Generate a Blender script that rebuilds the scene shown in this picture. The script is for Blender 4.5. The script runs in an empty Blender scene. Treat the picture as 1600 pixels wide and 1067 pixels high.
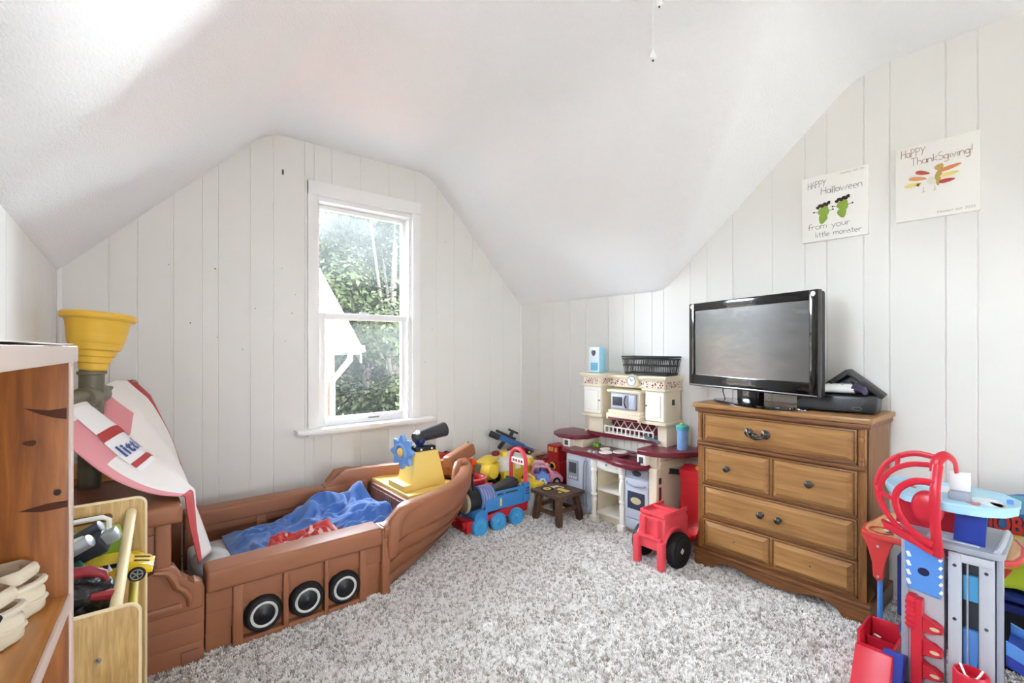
import bpy, bmesh, math, random
from mathutils import Vector, Matrix, Euler
random.seed(7)
R = math.radians
scene = bpy.context.scene
col = scene.collection

# ------------------------------------------------------------------ camera
cam_d = bpy.data.cameras.new('camera')
cam_d.sensor_fit = 'HORIZONTAL'; cam_d.sensor_width = 36.0
cam_d.lens = 36.0 * 737.0 / 1600.0
cam_d.shift_y = 9.5 / 1600.0
cam_d.clip_start = 0.02; cam_d.clip_end = 200
cam = bpy.data.objects.new('camera', cam_d); col.objects.link(cam)
cam.location = (0, 0, 1.16)
cam.rotation_euler = (R(90), 0, R(-39.6))
scene.camera = cam

# ------------------------------------------------------------------ world, sun, exposure
world = bpy.data.worlds.new('sky'); scene.world = world; world.use_nodes = True
wn = world.node_tree; wn.nodes.clear()
w_out = wn.nodes.new('ShaderNodeOutputWorld'); w_bg = wn.nodes.new('ShaderNodeBackground')
w_sky = wn.nodes.new('ShaderNodeTexSky'); w_sky.sky_type = 'NISHITA'; w_sky.sun_disc = False
w_sky.sun_elevation = R(52); w_sky.sun_rotation = R(140); w_sky.air_density = 1.0; w_sky.dust_density = 4.0; w_sky.ozone_density = 1.0
w_mix = wn.nodes.new('ShaderNodeMix'); w_mix.data_type = 'RGBA'
w_mix.inputs['Factor'].default_value = 0.72
w_mix.inputs['B'].default_value = (5.2, 5.75, 6.4, 1)          # bright overcast veil
wn.links.new(w_sky.outputs[0], w_mix.inputs['A'])
wn.links.new(w_mix.outputs['Result'], w_bg.inputs['Color'])
w_bg.inputs['Strength'].default_value = 2.1
wn.links.new(w_bg.outputs[0], w_out.inputs['Surface'])
sun_d = bpy.data.lights.new('sun', 'SUN'); sun_d.energy = 4.5; sun_d.angle = R(1.2); sun_d.color = (1, .95, .86)
sun = bpy.data.objects.new('sun', sun_d); col.objects.link(sun)
sun.rotation_euler = (R(38), 0, R(40))
def portal(loc, rot, sx, sy):
    d = bpy.data.lights.new('window_portal', 'AREA'); d.shape = 'RECTANGLE'; d.size = sx; d.size_y = sy
    d.cycles.is_portal = True
    o = bpy.data.objects.new('window_portal', d); col.objects.link(o); o.location = loc; o.rotation_euler = rot
portal((1.30, 3.36, 1.39), (R(-90), 0, 0), .66, 1.44)           # window in view
portal((-.30, .60, 1.50), (0, R(90), 0), .50, .60)            # opening added left of the view for fill light
portal((1.26, -3.66, 1.15), (R(90), 0, 0), .56, .90)          # opening added behind the viewer for fill light
vs = scene.view_settings
vs.view_transform = 'Standard'; vs.look = 'None'; vs.gamma = 1.0; vs.exposure = 2.38
vs.use_curve_mapping = False
scene.cycles.use_denoising = True; scene.cycles.use_adaptive_sampling = True; scene.cycles.adaptive_threshold = .04
scene.cycles.max_bounces = 11; scene.cycles.diffuse_bounces = 8; scene.cycles.transparent_max_bounces = 12
scene.cycles.sample_clamp_indirect = 12.0

# ------------------------------------------------------------------ materials
def srgb(r, g, b):
    f = lambda c: (c/255)/12.92 if c/255 <= .04045 else (((c/255)+.055)/1.055)**2.4
    return (f(r), f(g), f(b))
MATS = {}
def mat(name, rgb, rough=.5, metal=0, noise=None, bump=None, spec=.5, coat=0, emis=None, sub=0, sheen=0):
    """rgb in 0..255; noise=(scale, amount) mottles the colour; bump=(scale, strength)"""
    if name in MATS: return MATS[name]
    m = bpy.data.materials.new(name); m.use_nodes = True; MATS[name] = m
    nt = m.node_tree; b = nt.nodes['Principled BSDF']
    c = srgb(*rgb); b.inputs['Base Color'].default_value = (*c, 1)
    b.inputs['Roughness'].default_value = rough; b.inputs['Metallic'].default_value = metal
    b.inputs['Specular IOR Level'].default_value = spec
    if coat: b.inputs['Coat Weight'].default_value = coat; b.inputs['Coat Roughness'].default_value = .1
    if sheen: b.inputs['Sheen Weight'].default_value = sheen
    if sub: b.inputs['Subsurface Weight'].default_value = sub; b.inputs['Subsurface Radius'].default_value = (.02, .01, .008)
    if emis: b.inputs['Emission Color'].default_value = (*c, 1); b.inputs['Emission Strength'].default_value = emis
    tc = None
    if noise or bump:
        tc = nt.nodes.new('ShaderNodeTexCoord')
    if noise:
        n = nt.nodes.new('ShaderNodeTexNoise'); n.inputs['Scale'].default_value = noise[0]; n.inputs['Detail'].default_value = 6
        nt.links.new(tc.outputs['Object'], n.inputs['Vector'])
        r = nt.nodes.new('ShaderNodeMix'); r.data_type = 'RGBA'
        a = noise[1]
        r.inputs['A'].default_value = (*[max(0, x*(1-a)) for x in c], 1); r.inputs['B'].default_value = (*[min(1, x*(1+a)) for x in c], 1)
        nt.links.new(n.outputs['Fac'], r.inputs['Factor']); nt.links.new(r.outputs['Result'], b.inputs['Base Color'])
    if bump:
        n2 = nt.nodes.new('ShaderNodeTexNoise'); n2.inputs['Scale'].default_value = bump[0]; n2.inputs['Detail'].default_value = 5
        nt.links.new(tc.outputs['Object'], n2.inputs['Vector'])
        bp = nt.nodes.new('ShaderNodeBump'); bp.inputs['Strength'].default_value = bump[1]; bp.inputs['Distance'].default_value = .01
        nt.links.new(n2.outputs['Fac'], bp.inputs['Height']); nt.links.new(bp.outputs['Normal'], b.inputs['Normal'])
    return m
def wood(name, dark, light, stretch=(1, 1, 14), scale=9, rough=.45, knots=False, coat=0, wear=0):
    """grain runs along the axis with the small stretch factor"""
    if name in MATS: return MATS[name]
    m = bpy.data.materials.new(name); m.use_nodes = True; MATS[name] = m
    nt = m.node_tree; N = nt.nodes.new; L = nt.links.new; b = nt.nodes['Principled BSDF']
    b.inputs['Roughness'].default_value = rough
    if coat: b.inputs['Coat Weight'].default_value = coat; b.inputs['Coat Roughness'].default_value = .15
    tc = N('ShaderNodeTexCoord'); mp = N('ShaderNodeMapping'); mp.inputs['Scale'].default_value = stretch
    L(tc.outputs['Object'], mp.inputs['Vector'])
    n = N('ShaderNodeTexNoise'); n.inputs['Scale'].default_value = scale; n.inputs['Detail'].default_value = 8; n.inputs['Distortion'].default_value = .6
    L(mp.outputs[0], n.inputs['Vector'])
    r = N('ShaderNodeValToRGB'); r.color_ramp.elements[0].position = .3; r.color_ramp.elements[1].position = .72
    r.color_ramp.elements[0].color = (*srgb(*dark), 1); r.color_ramp.elements[1].color = (*srgb(*light), 1)
    L(n.outputs['Fac'], r.inputs['Fac']); last = r.outputs['Color']
    if knots:
        v = N('ShaderNodeTexVoronoi'); v.inputs['Scale'].default_value = 5.5
        mk = N('ShaderNodeMapping'); mk.inputs['Scale'].default_value = knots; L(tc.outputs['Object'], mk.inputs['Vector']); L(mk.outputs[0], v.inputs['Vector'])
        kr = N('ShaderNodeValToRGB'); kr.color_ramp.elements[0].position = .05; kr.color_ramp.elements[1].position = .17
        kr.color_ramp.elements[0].color = (1, 1, 1, 1); kr.color_ramp.elements[1].color = (0, 0, 0, 1); L(v.outputs['Distance'], kr.inputs['Fac'])
        km = N('ShaderNodeMix'); km.data_type = 'RGBA'; km.inputs['B'].default_value = (*srgb(58, 20, 6), 1)
        L(kr.outputs['Color'], km.inputs['Factor']); L(last, km.inputs['A']); last = km.outputs['Result']
    if wear:
        n3 = N('ShaderNodeTexNoise'); n3.inputs['Scale'].default_value = 42; n3.inputs['Detail'].default_value = 9; n3.inputs['Roughness'].default_value = .75
        L(tc.outputs['Object'], n3.inputs['Vector'])
        wr = N('ShaderNodeValToRGB'); wr.color_ramp.elements[0].position = .66; wr.color_ramp.elements[1].position = .74
        wr.color_ramp.elements[0].color = (0, 0, 0, 1); wr.color_ramp.elements[1].color = (wear, wear, wear, 1); L(n3.outputs['Fac'], wr.inputs['Fac'])
        wm = N('ShaderNodeMix'); wm.data_type = 'RGBA'; wm.inputs['B'].default_value = (*srgb(205, 180, 140), 1)
        L(wr.outputs['Color'], wm.inputs['Factor']); L(last, wm.inputs['A']); last = wm.outputs['Result']
    L(last, b.inputs['Base Color'])
    bp = N('ShaderNodeBump'); bp.inputs['Strength'].default_value = .08; bp.inputs['Distance'].default_value = .004
    L(n.outputs['Fac'], bp.inputs['Height']); L(bp.outputs['Normal'], b.inputs['Normal'])
    return m

# ------------------------------------------------------------------ mesh builder
def TR(loc=(0, 0, 0), rot=(0, 0, 0), sc=(1, 1, 1)):
    return Matrix.Translation(loc) @ Euler([R(a) for a in rot]).to_matrix().to_4x4() @ Matrix.Diagonal((*sc, 1))
class MB:
    def __init__(s): s.bm = bmesh.new(); s.mi = 0
    def _fin(s, verts, bev=0, seg=2):
        fs = {f for v in verts for f in v.link_faces}
        for f in fs: f.material_index = s.mi
        if bev:
            es = list({e for v in verts for e in v.link_edges})
            r = bmesh.ops.bevel(s.bm, geom=es, offset=bev, segments=seg, affect='EDGES', profile=.6, clamp_overlap=True)
            for f in r['faces']: f.material_index = s.mi
        return s
    def box(s, c, d, bev=0, rot=(0, 0, 0), seg=2, taper=None):
        M = TR(c, rot, d)
        r = bmesh.ops.create_cube(s.bm, size=1)
        vs_ = r['verts']
        if taper:                                  # (x,y) scale of the top face
            for v in vs_:
                if v.co.z > 0: v.co.x *= taper[0]; v.co.y *= taper[1]
        for v in vs_: v.co = M @ v.co
        return s._fin(vs_, bev, seg)
    def b2(s, a, b, bev=0, seg=2):
        return s.box([(a[i]+b[i])/2 for i in range(3)], [abs(b[i]-a[i]) for i in range(3)], bev, seg=seg)
    def cyl(s, p0, p1, r0, r1=None, seg=16, bev=0):
        p0 = Vector(p0); p1 = Vector(p1); r1 = r0 if r1 is None else r1
        q = (p1-p0).to_track_quat('Z', 'Y').to_matrix().to_4x4()
        r = bmesh.ops.create_cone(s.bm, cap_ends=True, segments=seg, radius1=r0, radius2=r1, depth=(p1-p0).length, matrix=Matrix.Translation((p0+p1)/2) @ q)
        vs_ = r['verts']
        if bev:
            caps = [f for f in {f for v in vs_ for f in v.link_faces} if len(f.verts) == seg]
            es = list({e for f in caps for e in f.edges})
            fs = {f for v in vs_ for f in v.link_faces}
            for f in fs: f.material_index = s.mi
            rr = bmesh.ops.bevel(s.bm, geom=es, offset=bev, segments=2, affect='EDGES', profile=.6, clamp_overlap=True)
            for f in rr['faces']: f.material_index = s.mi
            return s
        return s._fin(vs_)
    def lathe(s, prof, seg=24, M=Matrix(), a0=0, a1=360):
        full = abs(a1-a0) >= 360; n = seg if full else seg+1
        rings = []
        for (r, z) in prof:
            if r < 1e-5: rings.append([s.bm.verts.new(M @ Vector((0, 0, z)))])
            else: rings.append([s.bm.verts.new(M @ Vector((r*math.cos(R(a0+(a1-a0)*i/seg)), r*math.sin(R(a0+(a1-a0)*i/seg)), z))) for i in range(n)])
        for A, B in zip(rings, rings[1:]):
            for i in range(seg):
                j = (i+1) % n
                try:
                    if len(A) == 1 and len(B) == 1: continue
                    if len(A) == 1: f = s.bm.faces.new((A[0], B[j], B[i]))
                    elif len(B) == 1: f = s.bm.faces.new((A[i], A[j], B[0]))
                    else: f = s.bm.faces.new((A[i], A[j], B[j], B[i]))
                    f.material_index = s.mi
                except ValueError: pass
        return s
    def tube(s, pts, r, seg=8, closed=False, cap=True, flat=1.0, up=None):
        pts = [Vector(p) for p in pts]; n = len(pts)
        rr = r if isinstance(r, (list, tuple)) else [r]*n
        rings = []; nrm = None
        for i, p in enumerate(pts):
            if closed: t = pts[(i+1) % n]-pts[i-1]
            else: t = pts[min(i+1, n-1)]-pts[max(i-1, 0)]
            t.normalize()
            if nrm is None:
                a = Vector(up) if up else (Vector((0, 0, 1)) if abs(t.z) < .9 else Vector((1, 0, 0)))
                nrm = (a-t*a.dot(t)).normalized()
            else:
                nrm = nrm-t*nrm.dot(t)
                nrm = nrm.normalized() if nrm.length > 1e-6 else t.orthogonal().normalized()
            bn = t.cross(nrm)
            rings.append([s.bm.verts.new(p+nrm*rr[i]*flat*math.cos(2*math.pi*k/seg)+bn*rr[i]*math.sin(2*math.pi*k/seg)) for k in range(seg)])
        m = n if closed else n-1
        for i in range(m):
            A = rings[i]; B = rings[(i+1) % n]
            for k in range(seg):
                f = s.bm.faces.new((A[k], A[(k+1) % seg], B[(k+1) % seg], B[k])); f.material_index = s.mi
        if cap and not closed:
            for ring, fl in ((rings[0], True), (rings[-1], False)):
                f = s.bm.faces.new(ring[::-1] if fl else ring); f.material_index = s.mi
        return s
    def prism(s, poly, h, M=Matrix(), bev=0, seg=2):
        """poly in xy extruded along +z by h"""
        lo = [s.bm.verts.new(M @ Vector((x, y, 0))) for x, y in poly]
        hi = [s.bm.verts.new(M @ Vector((x, y, h))) for x, y in poly]
        n = len(poly)
        s.bm.faces.new(lo[::-1]); s.bm.faces.new(hi)
        for i in range(n): s.bm.faces.new((lo[i], lo[(i+1) % n], hi[(i+1) % n], hi[i]))
        if bev:
            vs_ = lo+hi
            for f in {f for v in vs_ for f in v.link_faces}: f.material_index = s.mi
            es = list({e for f in {f for v in vs_ for f in v.link_faces} if len(f.verts) == n and n > 4 or True for e in f.edges if e.verts[0] in lo and e.verts[1] in lo or e.verts[0] in hi and e.verts[1] in hi})
            rr = bmesh.ops.bevel(s.bm, geom=es, offset=bev, segments=seg, affect='EDGES', profile=.6, clamp_overlap=True)
            for f in rr['faces']: f.material_index = s.mi
            return s
        return s._fin(lo+hi)
    def ball(s, c, r, sc=(1, 1, 1), seg=16, rings=10, rot=(0, 0, 0)):
        rr = bmesh.ops.create_uvsphere(s.bm, u_segments=seg, v_segments=rings, radius=r, matrix=TR(c, rot, sc))
        return s._fin(rr['verts'])
    def grid(s, fn, nu, nv, mfn=None):
        V = [[s.bm.verts.new(fn(i/nu, j/nv)) for j in range(nv+1)] for i in range(nu+1)]
        for i in range(nu):
            for j in range(nv):
                f = s.bm.faces.new((V[i][j], V[i+1][j], V[i+1][j+1], V[i][j+1]))
                f.material_index = mfn((i+.5)/nu, (j+.5)/nv) if mfn else s.mi
        return s
    def poly(s, pts):
        f = s.bm.faces.new([s.bm.verts.new(p) for p in pts]); f.material_index = s.mi; return s
    def build(s, name, m, parent=None, smooth=40, solid=0):
        bmesh.ops.recalc_face_normals(s.bm, faces=s.bm.faces[:])
        me = bpy.data.meshes.new(name); s.bm.to_mesh(me); s.bm.free()
        for x in (m if isinstance(m, (list, tuple)) else [m]): me.materials.append(x)
        if smooth:
            me.polygons.foreach_set('use_smooth', [True]*len(me.polygons)); me.set_sharp_from_angle(angle=R(smooth))
        o = bpy.data.objects.new(name, me); col.objects.link(o)
        if parent: o.parent = parent
        if solid:
            md = o.modifiers.new('thickness', 'SOLIDIFY'); md.thickness = solid; md.offset = 0
        return o
def wparent(o, root):
    """mesh written in room coordinates, hung under a thing"""
    o.parent = root
    o.matrix_parent_inverse = (Matrix.Translation(root.location) @ root.rotation_euler.to_matrix().to_4x4()).inverted()
    return o
def thing(name, label, cat, loc=(0, 0, 0), rz=0, group=None):
    o = bpy.data.objects.new(name, None); col.objects.link(o); o.empty_display_size = .05
    o.location = loc; o.rotation_euler = (0, 0, R(rz)) if not isinstance(rz, tuple) else tuple(R(a) for a in rz)
    return tag(o, label, cat, group)
def tag(o, label, cat, group=None, kind=None):
    o['label'] = label; o['category'] = cat
    if group: o['group'] = group
    if kind: o['kind'] = kind
    return o
def struct(o, label=None, cat=None):
    o['kind'] = 'structure'
    if label: o['label'] = label
    if cat: o['category'] = cat
    return o
def share(src, name, parent, M=None):
    """another object on the same mesh"""
    o = bpy.data.objects.new(name, src.data); col.objects.link(o); o.parent = parent
    if M is not None: o.matrix_local = M
    return o
def arc(cx, cy, r, a0, a1, n=10, ry=None):
    ry = r if ry is None else ry
    return [(cx+r*math.cos(R(a0+(a1-a0)*i/n)), cy+ry*math.sin(R(a0+(a1-a0)*i/n))) for i in range(n+1)]
def rrect(w, h, r, n=5, cx=0, cy=0):
    p = []
    for sx, sy, a in ((1, 1, 0), (-1, 1, 90), (-1, -1, 180), (1, -1, 270)):
        p += arc(cx+sx*(w/2-r), cy+sy*(h/2-r), r, a, a+90, n)
    return p
def text(body, size, m, parent, M, depth=.001, name='lettering', bold=0, spacing=1.0, shear=0, align='CENTER'):
    c = bpy.data.curves.new(name, 'FONT'); c.body = body; c.size = size; c.extrude = depth; c.offset = bold
    c.align_x = align; c.align_y = 'CENTER'; c.space_character = spacing; c.shear = shear
    t = bpy.data.objects.new(name, c); col.objects.link(t)
    dg = bpy.context.evaluated_depsgraph_get(); me = bpy.data.meshes.new_from_object(t.evaluated_get(dg))
    bpy.data.objects.remove(t); me.materials.clear(); me.materials.append(m)
    o = bpy.data.objects.new(name, me); col.objects.link(o); o.parent = parent; o.matrix_local = M
    return o
# ================================================================== the room
XT, YW, XL, YB = 2.77, 3.224, -.247, -3.60       # right wall, window wall, left wall, wall behind the camera
KN, HC, Y0 = 1.535, 2.50, 1.775                  # knee height, flat ceiling, where the main slope starts
def smin(a, b, k): 
    h = max(k-abs(a-b), 0)/k; return min(a, b)-h*h*k*.25
def smax(a, b, k): return -smin(-a, -b, k)
def zc(x, y):
    """height of the ceiling: a dormer running into the main roof, cut by a flat ceiling"""
    zd = KN+1.02*smin(XT-x, 1.0*(x-XL), .3)
    zm = KN+.89*min(Y0-y, y-(-1.0-Y0+.55)+.9)
    return smin(smax(zd, zm, .05), HC, .10)
M_wall = mat('cream_painted_panelling', (230, 228, 223), .55, noise=(3, .03))
M_wback = mat('groove_paint', (230, 228, 223), .7)
M_trim = mat('white_gloss_paint', (240, 239, 237), .35, noise=(6, .02))
M_ceil = mat('white_stipple_ceiling', (249, 249, 250), .9, bump=(150, .55))
M_dark = mat('near_black', (18, 18, 19), .5)

# carpet ------------------------------------------------------------
def carpet_material():
    m = bpy.data.materials.new('grey_beige_twist_carpet'); m.use_nodes = True; nt = m.node_tree; N = nt.nodes.new; L = nt.links.new
    b = nt.nodes['Principled BSDF']; b.inputs['Roughness'].default_value = .95; b.inputs['Specular IOR Level'].default_value = .1
    tc = N('ShaderNodeTexCoord')
    oi = N('ShaderNodeObjectInfo')
    n2 = N('ShaderNodeTexNoise'); n2.inputs['Scale'].default_value = 5; n2.inputs['Detail'].default_value = 4
    geo = N('ShaderNodeNewGeometry'); L(geo.outputs['Position'], n2.inputs['Vector'])
    r = N('ShaderNodeValToRGB'); e = r.color_ramp.elements
    e[0].position = .0; e[0].color = (*srgb(168, 158, 148), 1); e[1].position = .65; e[1].color = (*srgb(250, 247, 244), 1)
    L(oi.outputs['Random'], r.inputs['Fac'])
    x = N('ShaderNodeMix'); x.data_type = 'RGBA'; x.blend_type = 'MULTIPLY'; x.inputs['Factor'].default_value = .22
    r2 = N('ShaderNodeValToRGB'); r2.color_ramp.elements[0].position = .3; r2.color_ramp.elements[0].color = (.75, .73, .7, 1); r2.color_ramp.elements[1].position = .65
    L(n2.outputs['Fac'], r2.inputs['Fac']); L(r.outputs['Color'], x.inputs['A']); L(r2.outputs['Color'], x.inputs['B'])
    L(x.outputs['Result'], b.inputs['Base Color'])
    return m
M_carpet = carpet_material()
b = MB(); b.b2((XL-.1, YB-.1, -.06), (XT+.1, YW+.1, -.006)); fl_o = struct(b.build('floor', M_carpet), 'floor under the shaggy grey-beige carpet', 'floor')
# the pile: short twisted tufts scattered over the floor that the room shows
def carpet_pile():
    b = MB()
    rnd = random.Random(3)
    for k in range(3):                                                # one tuft: three bent yarn ends
        a = 2*math.pi*k/3+rnd.random(); rr = .0022
        p0 = Vector((rr*math.cos(a)*.4, rr*math.sin(a)*.4, 0)); p1 = Vector((rr*math.cos(a)*1.2, rr*math.sin(a)*1.2, .008)); p2 = Vector((rr*2.6*math.cos(a+.5), rr*2.6*math.sin(a+.5), .0125))
        b.tube([p0, p1, p2], [.0021, .0022, .0012], seg=4)
    me_o = b.build('carpet_tuft', M_carpet, None); me = me_o.data
    bpy.data.objects.remove(me_o)
    g = MB(); nx = 1
    g.poly([(XL+.005, -.4, -.005), (XT-.005, -.4, -.005), (XT-.005, YW-.005, -.005), (XL+.005, YW-.005, -.005)])
    o = g.build('carpet_pile', M_carpet, smooth=0)
    src = bpy.data.objects.new('carpet_tuft', me)
    ng = bpy.data.node_groups.new('pile', 'GeometryNodeTree')
    ng.interface.new_socket('Geometry', in_out='INPUT', socket_type='NodeSocketGeometry'); ng.interface.new_socket('Geometry', in_out='OUTPUT', socket_type='NodeSocketGeometry')
    N = ng.nodes.new; L = ng.links.new
    gi, go = N('NodeGroupInput'), N('NodeGroupOutput')
    d = N('GeometryNodeDistributePointsOnFaces'); d.distribute_method = 'RANDOM'; d.inputs['Density'].default_value = 13000
    inst = N('GeometryNodeInstanceOnPoints'); oi = N('GeometryNodeObjectInfo'); oi.inputs['Object'].default_value = src
    rv = N('FunctionNodeRandomValue'); rv.data_type = 'FLOAT_VECTOR'; rv.inputs['Min'].default_value = (-.35, -.35, 0); rv.inputs['Max'].default_value = (.35, .35, 6.28)
    rs = N('FunctionNodeRandomValue'); rs.data_type = 'FLOAT'; rs.inputs[2].default_value = .72; rs.inputs[3].default_value = 1.35
    L(gi.outputs[0], d.inputs['Mesh']); L(d.outputs['Points'], inst.inputs['Points']); L(oi.outputs['Geometry'], inst.inputs['Instance'])
    L(rv.outputs['Value'], inst.inputs['Rotation']); L(rs.outputs[1], inst.inputs['Scale'])
    jn = N('GeometryNodeJoinGeometry'); L(gi.outputs[0], jn.inputs[0]); L(inst.outputs[0], jn.inputs[0]); L(jn.outputs[0], go.inputs[0])
    md = o.modifiers.new('pile', 'NODES'); md.node_group = ng
    col.objects.link(src); src.location = (XL-.6, 0, -.5)
    tag(o, 'shaggy grey-beige carpet pile covering the floor', 'carpet', kind='stuff')
    src.parent = o; src['kind'] = 'stuff'; src.hide_render = True
    return o
CARPET_ON = True
if CARPET_ON: carpet_pile()

# ceiling -----------------------------------------------------------
b = MB(); x0, x1, y0_, y1 = XL-.03, XT+.03, YB-.03, YW+.03
b.grid(lambda u, v: (x0+(x1-x0)*u, y0_+(y1-y0_)*v, zc(min(max(x0+(x1-x0)*u, XL), XT), y0_+(y1-y0_)*v)), 110, 210)
struct(b.build('ceiling', M_ceil, smooth=80), 'white stippled attic ceiling with sloping dormer sides', 'ceiling')

# walls: a backing slab with separate planks standing proud of it ----
WX0, WX1, WZ0, WZ1 = .975, 1.70, .625, 2.175      # window opening in the window wall
def slab(name, pts, y0, y1, axis, label):
    b = MB()
    for (a0, a1, z0, z1) in pts:
        if axis == 'x': b.b2((a0, y0, z0), (a1, y1, z1))
        else: b.b2((y0, a0, z0), (y1, a1, z1))
    return struct(b.build(name, M_wback), label, 'wall')
wall_back = slab('wall_back', [(XL-.15, WX0, -.05, 2.7), (WX1, XT+.15, -.05, 2.7), (WX0, WX1, -.05, WZ0), (WX0, WX1, WZ1, 2.7)], YW+.004, YW+.16, 'x', 'cream panelled gable wall around the sash window')
wall_right = slab('wall_right', [(YB-.1, YW+.004, -.05, 2.75)], XT+.004, XT+.12, 'y', 'cream panelled wall behind the chest of drawers')
LW0, LW1, LZ0, LZ1 = .30, .90, 1.25, 1.75        # unseen opening added in the left wall to fill the room
wall_left = slab('wall_left', [(YB-.1, LW0, -.05, 2.75), (LW1, YW+.004, -.05, 2.75), (LW0, LW1, -.05, LZ0), (LW0, LW1, LZ1, 2.75)], XL-.12, XL-.004, 'y', 'cream panelled knee wall on the left')
FX0, FX1, FZ0, FZ1 = .98, 1.54, .70, 1.60           # unseen opening added behind the viewer for soft fill
wall_front = slab('wall_front', [(XL-.1, FX0, -.05, 2.75), (FX1, XT+.1, -.05, 2.75), (FX0, FX1, -.05, FZ0), (FX0, FX1, FZ1, 2.75)], YB-.14, YB, 'x', 'cream gable wall of the opposite dormer behind the viewer')
def plank(parent, to3, a0, a1, z0, z1, top=None):
    """plank between a0 and a1 along the wall; top(a) cuts it under the slope"""
    g = .0009; d = .004; ch = .0026
    a0 += g; a1 -= g
    n = max(2, int((a1-a0)/.04))
    b = MB()
    out = []
    for i in range(n+1):
        a = a0+(a1-a0)*i/n; out.append((a, z0))
    tops = []
    for i in range(n, -1, -1):
        a = a0+(a1-a0)*i/n; tops.append((a, top(a) if top else z1))
    poly = out+tops
    def ins(a): return a+ch if a <= a0+1e-6 else (a-ch if a >= a1-1e-6 else a)
    F = [b.bm.verts.new(to3(ins(a), z, d)) for a, z in poly]
    K = [b.bm.verts.new(to3(a, z, 0)) for a, z in poly]
    b.bm.faces.new(F)
    m = len(poly)
    for i in range(m): b.bm.faces.new((F[i], F[(i+1) % m], K[(i+1) % m], K[i]))
    return b.build('plank', M_wall, parent, smooth=0)
# window wall
def px_back(x):
    u = (x-800)/737; F = (.6374, .7705); Rr = (.7705, -.6374)
    d = YW/(F[1]+u*Rr[1]); return d*(F[0]+u*Rr[0])
to_b = lambda a, z, d: (a, YW+.004-d, z)
gb = [XL, -.235, -.155, -.052, .065, .22, .355, .435, .60, .73, .915, 1.09, 1.29, 1.50, 1.71, 1.90, 2.06, 2.24, 2.42, 2.56, XT]
gb = gb[2:]; gb[0] = XL
for a0, a1 in zip(gb, gb[1:]):
    tp = lambda a: zc(min(max(a, XL), XT), YW)+.03
    segs = [(a0, a1)]
    cuts = []
    if a1 <= WX0 or a0 >= WX1: cuts = [(a0, a1, -.01, None)]
    else:
        if a0 < WX0: cuts.append((a0, WX0, -.01, None))
        if a1 > WX1: cuts.append((WX1, a1, -.01, None))
        m0, m1 = max(a0, WX0), min(a1, WX1)
        cuts += [(m0, m1, -.01, WZ0), (m0, m1, WZ1, None)]
    for c in cuts:
        if c[1]-c[0] > .012: plank(wall_back, to_b, c[0], c[1], c[2], c[3], None if c[3] else tp)
# right wall
to_r = lambda a, z, d: (XT+.004-d, a, z)
gr = [-1.75, -1.35, -1.0, -.62, -.28, .02, .28, .38, .575, .675, .83, .93, 1.09, 1.31, 1.47, 1.58, 1.77, 1.86, 2.0, 2.1, 2.23, 2.45, 2.62, 2.80, 2.98, YW]
for a0, a1 in zip(gr, gr[1:]): plank(wall_right, to_r, a0, a1, -.01, 0, lambda a: zc(XT, a)+.03)
to_l = lambda a, z, d: (XL-.004+d, a, z)
gl = [.902, 1.15, 1.4, 1.62, 1.9, 2.2, 2.52, 2.8, 3.02, YW]
for a0, a1 in zip(gl, gl[1:]): plank(wall_left, to_l, a0, a1, -.01, 0, lambda a: zc(XL, a)+.03)

# corner beads and baseboards
def trim(name, a, c, m=M_trim, bev=.004, label=None):
    b = MB(); b.b2(a, c, bev); return struct(b.build(name, m), label, 'trim')
trim('trim_1', (XL, YW-.022, 0), (XL+.022, YW, KN+.03), label='cream corner bead between the left wall and the window wall')
trim('trim_2', (XT-.016, YW-.016, 0), (XT, YW, KN+.01), label='cream corner bead behind the toy pile')
trim('baseboard_right', (XT-.016, YB, -.004), (XT, YW-.017, .085), M_wall, label='cream baseboard along the right wall')
trim('baseboard_back', (XL+.023, YW-.016, -.004), (XT-.017, YW, .085), M_wall, label='cream baseboard under the window')
trim('baseboard_left', (XL, YB, -.004), (XL+.014, YW-.023, .085), M_wall, label='cream baseboard along the left wall')

# nail holes and marks on the panelling (each a small child of its wall)
M_mark = mat('nail_hole_grey', (96, 90, 84), .8)
mk = MB(); mk.cyl((0, 0, 0), (0, -.0012, 0), .0042, seg=8); mk_o = mk.build('nail_hole', M_mark, wall_back)
mk_o.location = (.42, YW, 1.62)
for (px, py) in [(.43, 1.22), (.63, 1.40), (.56, 1.15), (.80, 1.20), (.20, 1.62), (.86, 1.50), (.84, 1.38), (.78, 1.66), (.30, 1.30), (1.86, 1.30), (1.80, 1.05), (1.98, 2.0)]:
    o = share(mk_o, 'nail_hole', wall_back); o.location = (px, YW, py); o.scale = (random.uniform(.5, 1), 1, random.uniform(.5, 1))
b = MB(); b.b2((-.006, -.004, -.016), (.006, 0, .016), .001); pk = b.build('picture_hook', mat('tarnished_steel', (98, 96, 92), .4, .8), wall_back); pk.location = (.785, YW, 2.27)

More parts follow.
